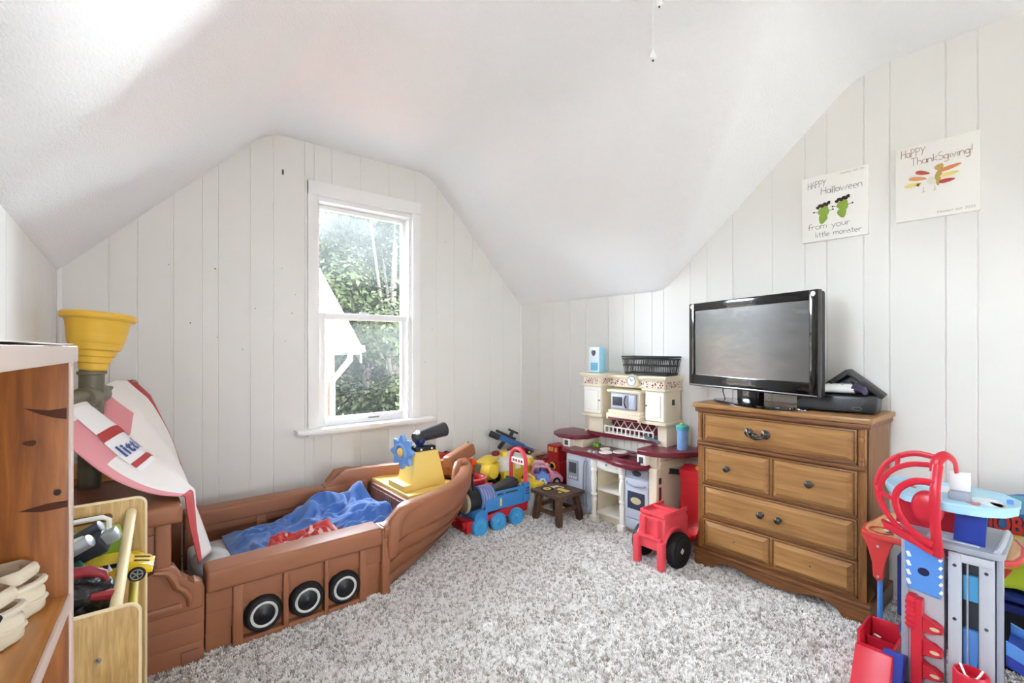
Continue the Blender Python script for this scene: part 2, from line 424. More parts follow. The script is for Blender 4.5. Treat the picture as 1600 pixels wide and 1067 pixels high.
# ------------------------------------------------------------------ the sash window
win = bpy.data.objects.new('window_1', None); col.objects.link(win); win.location = ((WX0+WX1)/2, YW, WZ0)
struct(win, 'white double-hung sash window with a deep sill', 'window')
def wpart(name, boxes, m=M_trim, bev=.003, parent=win):
    b = MB()
    for a, c in boxes: b.b2([a[0]-win.location.x, a[1]-win.location.y, a[2]-win.location.z], [c[0]-win.location.x, c[1]-win.location.y, c[2]-win.location.z], bev)
    return b.build(name, m, parent)
cy0, cy1 = YW-.024, YW+.0005
wpart('side_casing', [((.932, cy0, .63), (.992, cy1, 2.25))]); wpart('side_casing', [((1.683, cy0, .63), (1.748, cy1, 2.25))])
wpart('head_casing', [((.932, cy0-.004, 2.165), (1.748, cy1, 2.252))])
wpart('sill', [((.85, YW-.085, .598), (1.85, YW+.10, .632))], bev=.008); wpart('apron', [((.93, YW-.018, .575), (1.75, cy1, .597))])
wpart('jamb', [((.976, YW+.002, .633), (.998, YW+.15, 2.17))]); wpart('jamb', [((1.677, YW+.002, .633), (1.699, YW+.15, 2.17))])
wpart('head_jamb', [((.999, YW+.002, 2.135), (1.676, YW+.15, 2.17))])
wpart('stop_bead', [((.999, YW+.012, .633), (1.012, YW+.03, 2.134))]); wpart('stop_bead', [((1.663, YW+.012, .633), (1.676, YW+.03, 2.134))])
# upper sash sits further out than the lower one
def sash(name, x0, x1, z0, z1, y0, y1, st, rt, rb):
    p = wpart(name, [((x0, y0, z0), (x0+st, y1, z1)), ((x1-st, y0, z0), (x1, y1, z1)), ((x0+st, y0, z1-rt), (x1-st, y1, z1)), ((x0+st, y0, z0), (x1-st, y1, z0+rb))])
    g = wpart('pane', [((x0+st, (y0+y1)/2-.002, z0+rb), (x1-st, (y0+y1)/2+.002, z1-rt))], M_glass, 0, p)
    return p
def glass_material(name, haze, low):
    m = bpy.data.materials.new(name); m.use_nodes = True; nt = m.node_tree; N = nt.nodes.new; L = nt.links.new
    nt.nodes.remove(nt.nodes['Principled BSDF']); out = nt.nodes['Material Output']
    t = N('ShaderNodeBsdfTransparent'); t.inputs['Color'].default_value = (.97, .98, .97, 1)
    g = N('ShaderNodeBsdfGlossy'); g.inputs['Roughness'].default_value = .03
    fr = N('ShaderNodeFresnel'); fr.inputs['IOR'].default_value = 1.3
    mx = N('ShaderNodeMixShader'); L(fr.outputs[0], mx.inputs[0]); L(t.outputs[0], mx.inputs[1]); L(g.outputs[0], mx.inputs[2])
    haze_veil = N('ShaderNodeBsdfTranslucent'); haze_veil.inputs['Color'].default_value = (.75, .77, .76, 1)  # whitish layer imitates bright haze on the pane, stronger towards the top
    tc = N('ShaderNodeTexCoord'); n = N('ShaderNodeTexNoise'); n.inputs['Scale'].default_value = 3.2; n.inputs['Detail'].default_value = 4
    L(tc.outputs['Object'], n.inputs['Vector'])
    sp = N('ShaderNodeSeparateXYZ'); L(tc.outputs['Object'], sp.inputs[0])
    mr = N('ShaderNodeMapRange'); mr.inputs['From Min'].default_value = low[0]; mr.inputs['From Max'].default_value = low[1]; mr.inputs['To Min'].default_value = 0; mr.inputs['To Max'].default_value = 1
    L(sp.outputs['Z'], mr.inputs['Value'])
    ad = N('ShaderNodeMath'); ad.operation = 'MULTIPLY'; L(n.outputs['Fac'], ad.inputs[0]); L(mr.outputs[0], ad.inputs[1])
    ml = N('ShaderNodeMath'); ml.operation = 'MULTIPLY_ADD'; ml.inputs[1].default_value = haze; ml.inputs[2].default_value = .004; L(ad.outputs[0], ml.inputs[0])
    m2 = N('ShaderNodeMixShader'); L(ml.outputs[0], m2.inputs[0]); L(mx.outputs[0], m2.inputs[1]); L(haze_veil.outputs[0], m2.inputs[2])
    L(m2.outputs[0], out.inputs['Surface'])
    return m
M_glass = glass_material('hazed_glass', .085, (.95, 1.5))
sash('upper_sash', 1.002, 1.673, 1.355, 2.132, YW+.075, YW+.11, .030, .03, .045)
M_glass = glass_material('faint_haze_glass', .03, (.2, .5))
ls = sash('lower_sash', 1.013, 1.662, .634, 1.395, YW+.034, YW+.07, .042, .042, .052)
wpart('sash_lift', [((1.36, YW+.026, .655), (1.44, YW+.034, .665))], mat('grey_metal', (150, 150, 150), .4, .6), .002, ls)
wpart('sash_lock', [((1.30, YW+.03, 1.396), (1.35, YW+.05, 1.41))], mat('white_plastic', (236, 236, 234), .4), .003, ls)
# frame of the unseen window added in the left wall for fill
w2 = bpy.data.objects.new('fill_window_left', None); col.objects.link(w2); w2.location = (XL, (LW0+LW1)/2, LZ0); struct(w2, 'white window added left of the view for fill light', 'window')
b = MB(); hw_, hh_ = (LW1-LW0)/2, LZ1-LZ0
for a, c in [((-.09, -hw_, 0), (-.04, -hw_+.05, hh_)), ((-.09, hw_-.05, 0), (-.04, hw_, hh_)), ((-.09, -hw_+.05, 0), (-.04, hw_-.05, .05)), ((-.09, -hw_+.05, hh_-.05), (-.04, hw_-.05, hh_))]:
    b.b2(a, c, .004)
b.build('fill_window_frame', M_trim, w2)
b = MB(); b.b2((-.52, -hw_-.08, -.05), (-.05, hw_+.08, -.002), .004); b.build('light_block_ledge', mat('dark_ledge_grey', (70, 72, 74), .8), w2)  # unseen ledge added to keep bounced light off the slope above

w3 = bpy.data.objects.new('fill_window_back', None); col.objects.link(w3); w3.location = ((FX0+FX1)/2, YB, FZ0); struct(w3, 'white window added behind the viewer for fill light', 'window')
b = MB(); hw_, hh_ = (FX1-FX0)/2, FZ1-FZ0
for a, c in [((-hw_, -.09, 0), (-hw_+.05, -.04, hh_)), ((hw_-.05, -.09, 0), (hw_, -.04, hh_)), ((-hw_+.05, -.09, 0), (hw_-.05, -.04, .05)), ((-hw_+.05, -.09, hh_-.05), (hw_-.05, -.04, hh_))]:
    b.b2(a, c, .004)
b.build('fill_window_frame', M_trim, w3)

# ------------------------------------------------------------------ outside: ground, neighbouring house, trees, fence
GZ = -2.75
b = MB(); b.b2((-60, YW+.6, GZ-.2), (90, 160, GZ)); struct(b.build('ground_lawn', mat('dark_lawn', (52, 58, 36), .95, noise=(2, .3), spec=.05)), 'dark lawn outside, below the window', 'ground')  # mottled dark green lawn
b = MB(); b.b2((-40, -40, GZ-.2), (45, YW+.6, GZ)); struct(b.build('ground_bounce', mat('pale_bounce_ground', (165, 162, 150), .95, noise=(3, .1))), 'unseen pale ground added to bounce light to the ceiling', 'ground')  # out of view, made pale to throw daylight up into the room
def tree(name, label, loc, h, rx, rz, n, seed, leaf=.11, cols=((18, 22, 13), (28, 33, 20), (40, 45, 30))):
    rnd = random.Random(seed)
    t = thing(name, label, 'tree', loc, 0)
    M_bark = mat('grey_brown_bark', (40, 34, 28), .9, noise=(14, .3), bump=(40, .6))
    b = MB(); pts = [(0, 0, 0), (.05, .02, h*.25), (-.04, .05, h*.5), (.06, 0, h*.8)]
    b.tube(pts, [.17, .14, .10, .04], seg=10); b.build('trunk', M_bark, t)
    blobs = []
    for k in range(46):
        a = rnd.uniform(0, 6.28); q = rnd.random()**.5; zz = rnd.uniform(-.92, .95)
        s_ = math.sqrt(max(.05, 1-zz*zz))
        c = Vector((rx*q*s_*math.cos(a), rx*q*s_*math.sin(a), h*.58+rz*zz)); blobs.append((c, rnd.uniform(.22, .4)*rx))
    for k in range(7):
        c, r_ = blobs[k*3]
        z0 = h*(.25+.06*k); b = MB(); b.tube([(0, 0, z0), c*.45+Vector((0, 0, z0*.55)), c], [.06, .045, .015], seg=6); b.build('branch', M_bark, t)
    lm = [mat('leaf_'+str(i)+'_'+label[:12].replace(' ', '_'), c, .9, spec=.02) for i, c in enumerate(cols)]
    V = []; Fc = []; mi = []
    for i in range(n):
        c, r_ = blobs[rnd.randrange(len(blobs))]
        d = Vector((rnd.gauss(0, 1), rnd.gauss(0, 1), rnd.gauss(0, 1))).normalized()*r_*(rnd.random()**.35)
        p = c+d*1.0; nrm = (d.normalized()+Vector((rnd.uniform(-.6, .6), rnd.uniform(-.6, .6), rnd.uniform(.0, .9)))).normalized()
        q = nrm.to_track_quat('Z', 'Y').to_matrix() @ Matrix.Rotation(rnd.uniform(0, 6.28), 3, 'Z')
        s_ = leaf*rnd.uniform(.6, 1.25); k = len(V)
        for x, y, z in ((-.5, 0, 0), (-.05, .32, .06), (.6, 0, -.05), (-.05, -.32, .06)): V.append(p+q @ Vector((x*s_, y*s_, z*s_)))
        Fc.append((k, k+1, k+2, k+3)); mi.append(rnd.choice((0, 1, 1, 2)))
    me = bpy.data.meshes.new('foliage'); me.from_pydata(V, [], Fc)
    for m in lm: me.materials.append(m)
    me.polygons.foreach_set('material_index', mi)
    o = bpy.data.objects.new('foliage', me); col.objects.link(o); o.parent = t; o['kind'] = 'stuff'
    return t
tree('maple_tree', 'leafy green tree filling the window beside the neighbour roof', (5.7, 11.9, GZ), 9.4, 2.7, 4.3, 52000, 5, leaf=.12)
tree('maple_tree', 'taller pale green tree behind at the right of the window', (8.4, 18.6, GZ), 12.0, 3.2, 4.6, 20000, 9, leaf=.17, cols=((26, 31, 20), (37, 42, 27), (50, 55, 38)))
tree('maple_tree', 'dark tree farthest back, seen between the other two', (12.0, 27.5, GZ), 14.5, 4.4, 4.6, 16000, 15, leaf=.2)
tree('lilac_bush', 'broad dark bush low behind the leafy tree outside', (6.4, 15.4, GZ), 5.4, 2.3, 2.7, 24000, 21, leaf=.16)
# neighbour house: gable end to the right, roof falling towards us
hs = thing('neighbour_house', 'pale-roofed brick house next door seen through the window', 'house', (2.75, 8.0, GZ))
def hpart(name, m, f, bev=0, parent=hs, **k):
    b = MB(); f(b); return b.build(name, m, parent, **k)
def brick_material():
    m = bpy.data.materials.new('tan_brick'); m.use_nodes = True; nt = m.node_tree; bt = nt.nodes.new('ShaderNodeTexBrick'); bt.inputs['Scale'].default_value = 9
    bt.inputs['Color1'].default_value = (*srgb(78, 52, 36), 1); bt.inputs['Color2'].default_value = (*srgb(64, 42, 30), 1); bt.inputs['Mortar'].default_value = (*srgb(90, 85, 77), 1)
    tc = nt.nodes.new('ShaderNodeTexCoord'); mp = nt.nodes.new('ShaderNodeMapping'); mp.inputs['Rotation'].default_value = (R(90), 0, 0)
    nt.links.new(tc.outputs['Object'], mp.inputs[0]); nt.links.new(mp.outputs[0], bt.inputs['Vector']); nt.links.new(bt.outputs['Color'], nt.nodes['Principled BSDF'].inputs['Base Color'])
    return m
M_ftrim = mat('weathered_eaves_paint', (74, 73, 70), .8, spec=.05)
EZ = 1.24-GZ                                         # eave height above the ground
def hw(b):
    poly = [(0, 0), (5.0, 0), (5.0, EZ), (2.5, EZ+1.83), (0, EZ)]
    b.prism(poly, 7.0, Matrix(((0, 0, -1, 0), (1, 0, 0, 0), (0, 1, 0, 0), (0, 0, 0, 1))))
hpart('brick_wall', brick_material(), hw, smooth=0)
M_shing = mat('sunlit_pale_shingle', (50, 49, 46), .9, spec=.05, noise=(30, .12), bump=(90, .4))
L_rake = 3.3; pit = math.atan(.73); ncourse = 24
sh0 = None
for i in range(ncourse):
    s0 = L_rake*i/ncourse; y = -.28+s0*math.cos(pit); z = EZ-.06+s0*math.sin(pit)
    if sh0 is None:
        b = MB(); b.box((-3.45, .085, .016), (7.6, .17, .024), .004, rot=(0, 0, 0)); sh0 = b.build('shingle_course', M_shing, hs)
        o = sh0
    else: o = share(sh0, 'shingle_course', hs)
    o.location = (0, y, z); o.rotation_euler = (pit-.10, 0, 0)
hpart('fascia', M_ftrim, lambda b: b.b2((-7.25, -.30, EZ-.20), (.35, -.27, EZ-.06)))
hpart('soffit', M_ftrim, lambda b: b.b2((-7.25, -.27, EZ-.2), (.35, -.005, EZ-.17)))
hpart('gutter', M_ftrim, lambda b: b.b2((-7.25, -.41, EZ-.16), (.37, -.30, EZ-.045), .02))
hpart('rake_board', M_ftrim, lambda b: b.prism([(-.28, EZ-.2), (2.5, EZ+1.84-.02), (2.5, EZ+1.7-.02), (-.28, EZ-.34)], .03, Matrix(((0, 0, 1, .33), (1, 0, 0, 0), (0, 1, 0, 0), (0, 0, 0, 1)))))
hpart('downspout', mat('cream_metal', (70, 67, 61), .7, spec=.05), lambda b: b.tube([(.13, -.36, EZ-.13), (.13, -.35, EZ-.28), (-.06, -.09, EZ-.62), (-.06, -.07, EZ-.8), (-.06, -.07, .1)], .05, seg=10))
b = MB(); b.prism([(-.8, 0), (1.2, 0), (.2, .62)], 3.2, Matrix(((0, 0, 1, 0), (1, 0, 0, 0), (0, 1, 0, 0), (0, 0, 0, 1))), 0)
for wx in (0,):
    shed = thing('garden_shed', 'low brown-roofed shed in front of the neighbour wall', 'shed', (2.2, 6.4, GZ))
    bb = MB(); bb.b2((0, 0, 0), (1.9, .85, 1.75)); bb.build('shed_wall', mat('weathered_board', (120, 96, 76), .9, noise=(8, .2)), shed)
    bb = MB(); bb.prism([(-.15, 1.72), (1.0, 1.72), (.42, 2.2)], 2.3, Matrix(((0, 0, 1, -.2), (1, 0, 0, 0), (0, 1, 0, 0), (0, 0, 0, 1)))); bb.build('shed_roof', mat('red_brown_roofing', (150, 92, 70), .9, noise=(20, .15)), shed)
b.bm.free()
fence = thing('garden_fence', 'dark wooden garden fence below the trees', 'fence', (5.0, 10.6, GZ))
f0 = None
M_fence = mat('dark_fence_wood', (78, 66, 56), .9, noise=(10, .25))
for i in range(26):
    if f0 is None:
        b = MB(); b.b2((-.07, 0, 0), (.07, .02, 1.7), .004); f0 = b.build('fence_board', M_fence, fence); o = f0
    else: o = share(f0, 'fence_board', fence)
    o.location = (-1.6+i*.155, 0, 0)
# ================================================================== ship-shaped toddler bed
from mathutils import noise as mnoise
M_brown = mat('moulded_brown_plastic', (156, 101, 70), .42, noise=(7, .07), spec=.4)
M_brownd = mat('moulded_brown_plastic_inner', (146, 92, 68), .5, noise=(7, .06))
M_yel = mat('cream_yellow_plastic', (240, 206, 112), .4)
M_black = mat('black_plastic', (26, 26, 28), .4)
M_blk2 = mat('soft_black_rubber', (20, 20, 22), .6)
M_white = mat('white_plastic', (236, 236, 234), .4)
bed = thing('ship_bed', 'brown plastic ship-shaped toddler bed with wheels along the side', 'bed', (.75, 2.53, 0))
CY = 2.53
def bp(name, m, f, parent=None, smooth=40, solid=0):
    b = MB(); f(b); o = b.build(name, m, None, smooth, solid)
    wparent(o, bed)
    if parent:
        o.parent = parent; o.matrix_parent_inverse = Matrix()      # parts already sit in room coordinates
    return o
# --- middle section, front side: rail, lapped strakes and the wheel bays
def front_rail(b): b.b2((.243, 2.075, .238), (.937, 2.195, .322), .014, 3)
bp('side_rail', M_brown, front_rail)
for k, (z0, z1, y) in enumerate([(.155, .24, 2.098), (.078, .157, 2.106), (0.0, .08, 2.114)]):
    bp('strake', M_brown, lambda b: b.b2((.243, y, z0), (.937, y+.05, z1), .006))
for x0, x1 in ((.330, .365), (.510, .530), (.675, .692), (.83, .862)):
    bp('bay_post', M_brown, lambda b: b.b2((x0, 2.082, .002), (x1, 2.12, .242), .006))
for x0, x1 in ((.365, .51), (.53, .675), (.692, .83)):
    bp('bay_ledge', M_brown, lambda b: b.b2((x0, 2.084, .003), (x1, 2.115, .024), .004))
    xc = (x0+x1)/2
    Mw = Matrix.Translation((xc, 2.098, .098)) @ Euler((R(90), 0, 0)).to_matrix().to_4x4()
    w = bp('wheel', M_blk2, lambda b: b.lathe([(0, -.008), (.069, -.008), (.071, .004), (.068, .019), (.060, .026), (.052, .026), (.050, .021), (0, .021)], 36, Mw))
    bp('rim_ring', mat('pale_grey_plastic', (205, 205, 202), .5), lambda b: b.lathe([(.040, .020), (.0505, .020), (.0505, .0245), (.046, .0262), (.040, .0235)], 36, Mw), w)
    bp('hub', M_black, lambda b: b.lathe([(.040, .0205), (.037, .0225), (.026, .0225), (.020, .026), (.008, .031), (0, .0315)], 28, Mw), w)
# --- middle section, back side with two slot recesses on the inner face
bp('side_rail', M_brown, lambda b: b.b2((.243, 2.875, .238), (.937, 2.985, .322), .014, 3))
bp('inner_panel', M_brown, lambda b: b.b2((.243, 2.92, .02), (.937, 2.97, .245), .004))
for x0, x1, z0, z1 in ((.243, .30, .05, .24), (.57, .62, .05, .24), (.90, .937, .05, .24), (.30, .57, .05, .105), (.62, .90, .05, .105), (.30, .57, .205, .24), (.62, .90, .205, .24)):
    bp('slot_frame', M_brown, lambda b: b.b2((x0, 2.885, z0), (x1, 2.925, z1), .005))
for x0, x1 in ((.30, .57), (.62, .90)):
    bp('slot_shelf', M_brown, lambda b: b.b2((x0, 2.895, .135), (x1, 2.925, .15), .004))
# --- stern cabin
def stern_profile():
    return [(-.225, 0), (.236, 0), (.236, .275), (.228, .298), (.205, .310), (.186, .304), (.172, .315), (.160, .345), (.148, .372), (.132, .385), (.085, .385), (.06, .35), (-.225, .35)]
MXZ = lambda y: Matrix(((1, 0, 0, 0), (0, 0, 1, y), (0, 1, 0, 0), (0, 0, 0, 1)))
for k, (z0, z1, y) in enumerate([(.145, .215, 2.070), (.075, .147, 2.078), (0, .077, 2.086)]):
    bp('strake', M_brown, lambda b: b.b2((-.225, y, z0), (.236, y+.05, z1), .007))
bp('foot_cutout', M_brownd, lambda b: b.b2((.165, 2.079, .0), (.222, 2.09, .05), .006))
bp('quarter_moulding', M_brown, lambda b: b.prism([(x, max(z, .205)) for x, z in stern_profile() if z > .2 or x > .2 or x < -.2][0:0] or [(-.225, .205), (.236, .205), (.236, .275), (.228, .298), (.205, .310), (.186, .304), (.172, .315), (.160, .345), (.148, .372), (.132, .385), (.085, .385), (.06, .35), (-.225, .35)], .062, MXZ(2.062), .010, 3))
bp('scroll_moulding', M_brown, lambda b: b.tube([(.085, 2.062, .372), (.125, 2.06, .362), (.142, 2.058, .335), (.152, 2.058, .305), (.175, 2.058, .285), (.188, 2.06, .262), (.188, 2.062, .225)], [.010, .013, .014, .014, .013, .012, .008], 8))
bp('window_ledge', M_brown, lambda b: b.b2((-.225, 2.052, .222), (.165, 2.10, .246), .008))
bp('corner_post', M_brown, lambda b: b.b2((.088, 2.066, .23), (.136, 2.118, .545), .008, 3))
for k in range(5):
    z0 = .248+k*.056
    bp('cabin_plank', M_brown, lambda b: b.b2((-.225, 2.092, z0), (.09, 2.118, z0+.0545), .005))
bp('plank_frame', M_brown, lambda b: (b.b2((-.225, 2.075, .50), (.09, 2.11, .545), .006), b.b2((.062, 2.078, .245), (.09, 2.11, .50), .005)))
bp('cabin_roof', M_brown, lambda b: b.b2((-.235, 2.045, .535), (.168, 3.005, .600), .016, 3))
bp('cabin_wall', M_brown, lambda b: b.b2((-.225, 2.94, 0), (.236, 2.985, .32), .01))
bp('cabin_wall', M_brown, lambda b: b.b2((-.225, 2.93, .31), (.10, 2.98, .54), .008))
bp('stern_wall', M_brown, lambda b: b.b2((-.23, 2.07, 0), (-.19, 2.985, .54), .008))
# --- bow: flared hull of lapped strakes under a broad rail
def sm(t): t = min(max(t, 0), 1); return t*t*(3-2*t)
def top_pt(t, s):              # t 0..1 from the middle section to the tip, s = -1 front, +1 back
    tt = math.sin(t*math.pi/2); X = .945+.755*tt
    return Vector((X, CY+s*.445*max(0, 1-tt*tt)**.62, .318+.075*sm(t/.12)+.055*t*t))
def bot_pt(t, s):
    tt = math.sin(t*math.pi/2); X = .945+.575*tt
    return Vector((X, CY+s*.415*max(0, 1-tt**1.12), 0))
def hull(s):
    def f(b):
        def g(u, v):
            T = top_pt(u, s); B = bot_pt(u, s); T.z -= .03
            p = B.lerp(T, math.sin(v*math.pi/2)**.8); p.z = T.z*v**.92
            lap = (v*4.6) % 1.0
            out = Vector((.45*u, s*(1-.5*u), 0)).normalized()
            return p+out*(-.013*(1-lap)+.006)
        n = 46
        rows = []
        for k in range(5):
            z0 = k/4.6; z1 = min(1, (k+1)/4.6-.002); rows += [z0+.0005, z0+(z1-z0)*.5, z1-.004]
        V = [[b.bm.verts.new(g(i/n, min(1, v))) for v in rows] for i in range(n+1)]
        for i in range(n):
            for j in range(len(rows)-1): b.bm.faces.new((V[i][j], V[i+1][j], V[i+1][j+1], V[i][j+1]))
    return f
bp('hull_side', M_brown, hull(-1), smooth=28, solid=.012); bp('hull_side', M_brown, hull(1), smooth=28, solid=.012)
def rail(s):
    def f(b):
        n = 44; prof = [(.000, -.105), (.010, -.09), (.016, -.02), (.014, -.004), (.006, .006), (-.034, .009), (-.056, .004), (-.062, -.015), (-.056, -.09)]
        rings = []
        for i in range(n+1):
            t = i/n; p = top_pt(t, s); q = top_pt(min(1, t+.01), s)-top_pt(max(0, t-.01), s); q.z = 0; q.normalize()
            out = Vector((q.y*(-s)*-1, -q.x*-s, 0)); out = Vector((q.y, -q.x, 0))*(-s)*-1
            out = out if out.dot(Vector((.2, s, 0))) > 0 else -out
            if t > .97: out = out.lerp(Vector((1, 0, 0)), (t-.97)/.03).normalized()
            sc = .55+.45*sm(t/.10)
            rings.append([b.bm.verts.new(p+out*a*(.8+.2*sc)+Vector((0, 0, z*sc))) for a, z in prof])
        m = len(prof)
        for A, B in zip(rings, rings[1:]):
            for k in range(m): b.bm.faces.new((A[k], A[(k+1) % m], B[(k+1) % m], B[k]))
        b.bm.faces.new(rings[0]); b.bm.faces.new(rings[-1])
    return f
bp('bow_rail', M_brown, rail(-1), smooth=50); bp('bow_rail', M_brown, rail(1), smooth=50)
def rail_end(s):
    y = CY+s*.447
    return lambda b: b.tube([(.985, y, .17), (.988, y+s*.004, .24), (1.002, y+s*.004, .33), (1.035, y+s*.003, .372), (1.09, y-s*.002, .385), (1.16, y-s*.012, .388)], [.020, .030, .036, .032, .022, .010], 12, flat=.72, up=(0, s, 0))
for s in (-1, 1): bp('rail_end', M_brown, rail_end(s), smooth=60)
for s in (-1, 1): bp('joint_post', M_brown, lambda b: b.b2((.935, CY+s*.36, 0), (.975, CY+s*.452, .318), .008))
for s in (1,): bp('inner_rail', M_brown, lambda b: b.b2((.935, 2.88, .15), (1.20, 2.925, .325), .01))
# deck, ribbed riser and the yellow helm
def deck(b):
    n = 24; pts = []
    for i in range(n+1):
        p = top_pt(.30+.66*i/n, -1); pts.append((p.x-.02, p.y+.05))
    for i in range(n, -1, -1):
        p = top_pt(.30+.66*i/n, 1); pts.append((p.x-.02, p.y-.05))
    b.prism(pts, .03, Matrix.Translation((0, 0, .285)))
bp('bow_deck', M_yel, deck)
riser = bp('riser', M_brownd, lambda b: b.b2((1.195, 2.235, .16), (1.235, 2.83, .322), .006))
for k in range(21):
    y = 2.245+k*.027
    if k == 0: rib0 = bp('rib', M_brownd, lambda b: b.b2((1.186, y, .17), (1.198, y+.020, .305), .003), riser); rib = rib0
    else:
        rib = share(rib0, 'rib', riser); rib.location = (0, k*.027, 0)
bp('deck_step', M_yel, lambda b: b.b2((1.215, 2.36, .315), (1.50, 2.86, .342), .008))
for k in range(4):
    bp('deck_plank', M_yel, lambda b: b.b2((1.30+k*.052, 2.27, .316), (1.345+k*.052, 2.60, .330), .004))
bp('helm_foot', M_yel, lambda b: b.b2((1.225, 2.44, .34), (1.36, 2.64, .376), .006))
ped = bp('helm_pedestal', M_yel, lambda b: b.box((1.385, 2.53, .445), (.235, .19, .21), .012, taper=(.66, .72), seg=3))
bp('helm_bracket', M_black, lambda b: b.b2((1.322, 2.475, .543), (1.455, 2.585, .575), .006), ped)
for xx in (1.355, 1.425): bp('bolt', M_white, lambda b: b.cyl((xx, 2.476, .560), (xx, 2.470, .560), .006, seg=10), ped)
M_lblue = mat('sky_blue_plastic', (122, 168, 226), .4)
def flower(b):
    Mr = TR((1.268, 2.515, .555), (0, -90, 12))
    pts = []
    n = 96
    for i in range(n):
        a = 2*math.pi*i/n; r = .074+.026*max(0, math.cos(8*a))**.7-.012*max(0, -math.cos(8*a))
        pts.append((r*math.cos(a), r*math.sin(a)))
    b.prism(pts, .026, Mr, .006)
fw = bp('helm_wheel', M_lblue, flower)
bp('wheel_ring', M_lblue, lambda b: b.lathe([(.030, .024), (.032, .032), (.042, .036), (.052, .032), (.053, .024)], 28, TR((1.268, 2.515, .555), (0, -90, 12))), fw)
bp('wheel_cap', M_yel, lambda b: b.lathe([(.026, .024), (.026, .034), (.018, .040), (0, .042)], 20, TR((1.268, 2.515, .555), (0, -90, 12))), fw)
bp('axle', M_black, lambda b: b.cyl((1.262, 2.515, .555), (1.335, 2.53, .56), .02), fw)
def scope(b):
    b.ball((1.375, 2.53, .607), .036, seg=18); b.cyl((1.375, 2.53, .57), (1.375, 2.53, .61), .022)
tel = bp('telescope_mount', mat('navy_plastic', (34, 48, 96), .4), scope)
tm = Matrix.Translation((1.375, 2.53, .627)) @ Vector((1, .06, .13)).to_track_quat('Z', 'Y').to_matrix().to_4x4()
bp('telescope_barrel', mat('charcoal_plastic', (44, 46, 52), .35), lambda b: b.lathe([(0, -.04), (.028, -.04), (.032, -.03), (.034, .02), (.040, .10), (.043, .165), (.0445, .172), (.0445, .182), (.036, .184), (.034, .15), (0, .145)], 28, tm), tel)
bp('eyepiece', M_white, lambda b: b.cyl((1.352, 2.512, .652), (1.349, 2.506, .662), .015, seg=14), tel)
# bowsprit and the carved paw that grips it
bp('bowsprit', M_brown, lambda b: b.box((1.705, 2.60, .452), (.25, .075, .085), .026, rot=(0, -13, 14), seg=4))
def paw(b):
    b.tube([(1.585, 2.45, .34), (1.592, 2.452, .40), (1.612, 2.47, .432), (1.636, 2.482, .442)], [.032, .032, .030, .022], 12)
    for k in range(4):
        o = Vector((.012*k, .017*k, 0))
        b.tube([Vector((1.622, 2.448, .444))+o, Vector((1.646, 2.440, .448))+o, Vector((1.660, 2.436, .432))+o, Vector((1.660, 2.437, .404))+o], [.010, .0105, .010, .007], 8)
bp('carved_paw', M_brown, paw, smooth=60)
# mast, crow's nest and spar
M_olive = mat('olive_grey_plastic', (112, 106, 86), .4)
bp('mast', M_olive, lambda b: b.cyl((-.10, 2.53, .59), (-.092, 2.53, 1.075), .037, .040, 24))
bp('mast_collar', M_olive, lambda b: b.lathe([(.039, 0), (.047, .004), (.047, .014), (.039, .018)], 24, Matrix.Translation((-.092, 2.53, 1.05))))
bp('spar_joint', M_olive, lambda b: b.cyl((-.118, 2.44, .962), (-.072, 2.62, .966), .043, seg=24, bev=.004))
bp('spar', M_olive, lambda b: b.cyl((-.222, 2.06, .97), (.042, 3.02, .975), .026, seg=20, bev=.006))
M_buck = mat('bucket_yellow_plastic', (238, 192, 66), .4)
Mb = Matrix.Translation((-.090, 2.53, 1.064)) @ Euler((R(-2), R(5), 0)).to_matrix().to_4x4()
bp('crows_nest', M_buck, lambda b: b.lathe([(0, 0), (0.038, 0), (0.0456, .010), (0.0475, .032), (0.05376, .036), (0.05712, .058), (0.06552, .062), (0.06972, .082), (0.08064, .088), (0.084, .108), (0.08736, .112), (0.09072, .125), (0.1016, .192), (0.1075, .205), (0.1159, .207), (0.1218, .214), (0.1218, .226), (0.1159, .234), (0.1058, .234), (0.09912, .226), (0.09408, .14), (0.084, .1), (0, .09)], 44, Mb), smooth=30)
for a in (-58, -20, 60, 150, 230):
    bp('nest_rib', M_buck, lambda b: b.box((0, 0, 0), (.006, .010, .085), .002), None).matrix_local
bpy.context.view_layer.update()
ribs = [o for o in bed.children if o.name.startswith('nest_rib')]
for o, a in zip(ribs, (-58, -15, 60, 150, 230)):
    o.matrix_local = Matrix.Translation(-Vector(bed.location)) @ Mb @ Euler((0, 0, R(a))).to_matrix().to_4x4() @ Matrix.Translation((.0985, 0, .165)) @ Euler((0, R(10), 0)).to_matrix().to_4x4()
    o.matrix_parent_inverse = Matrix()

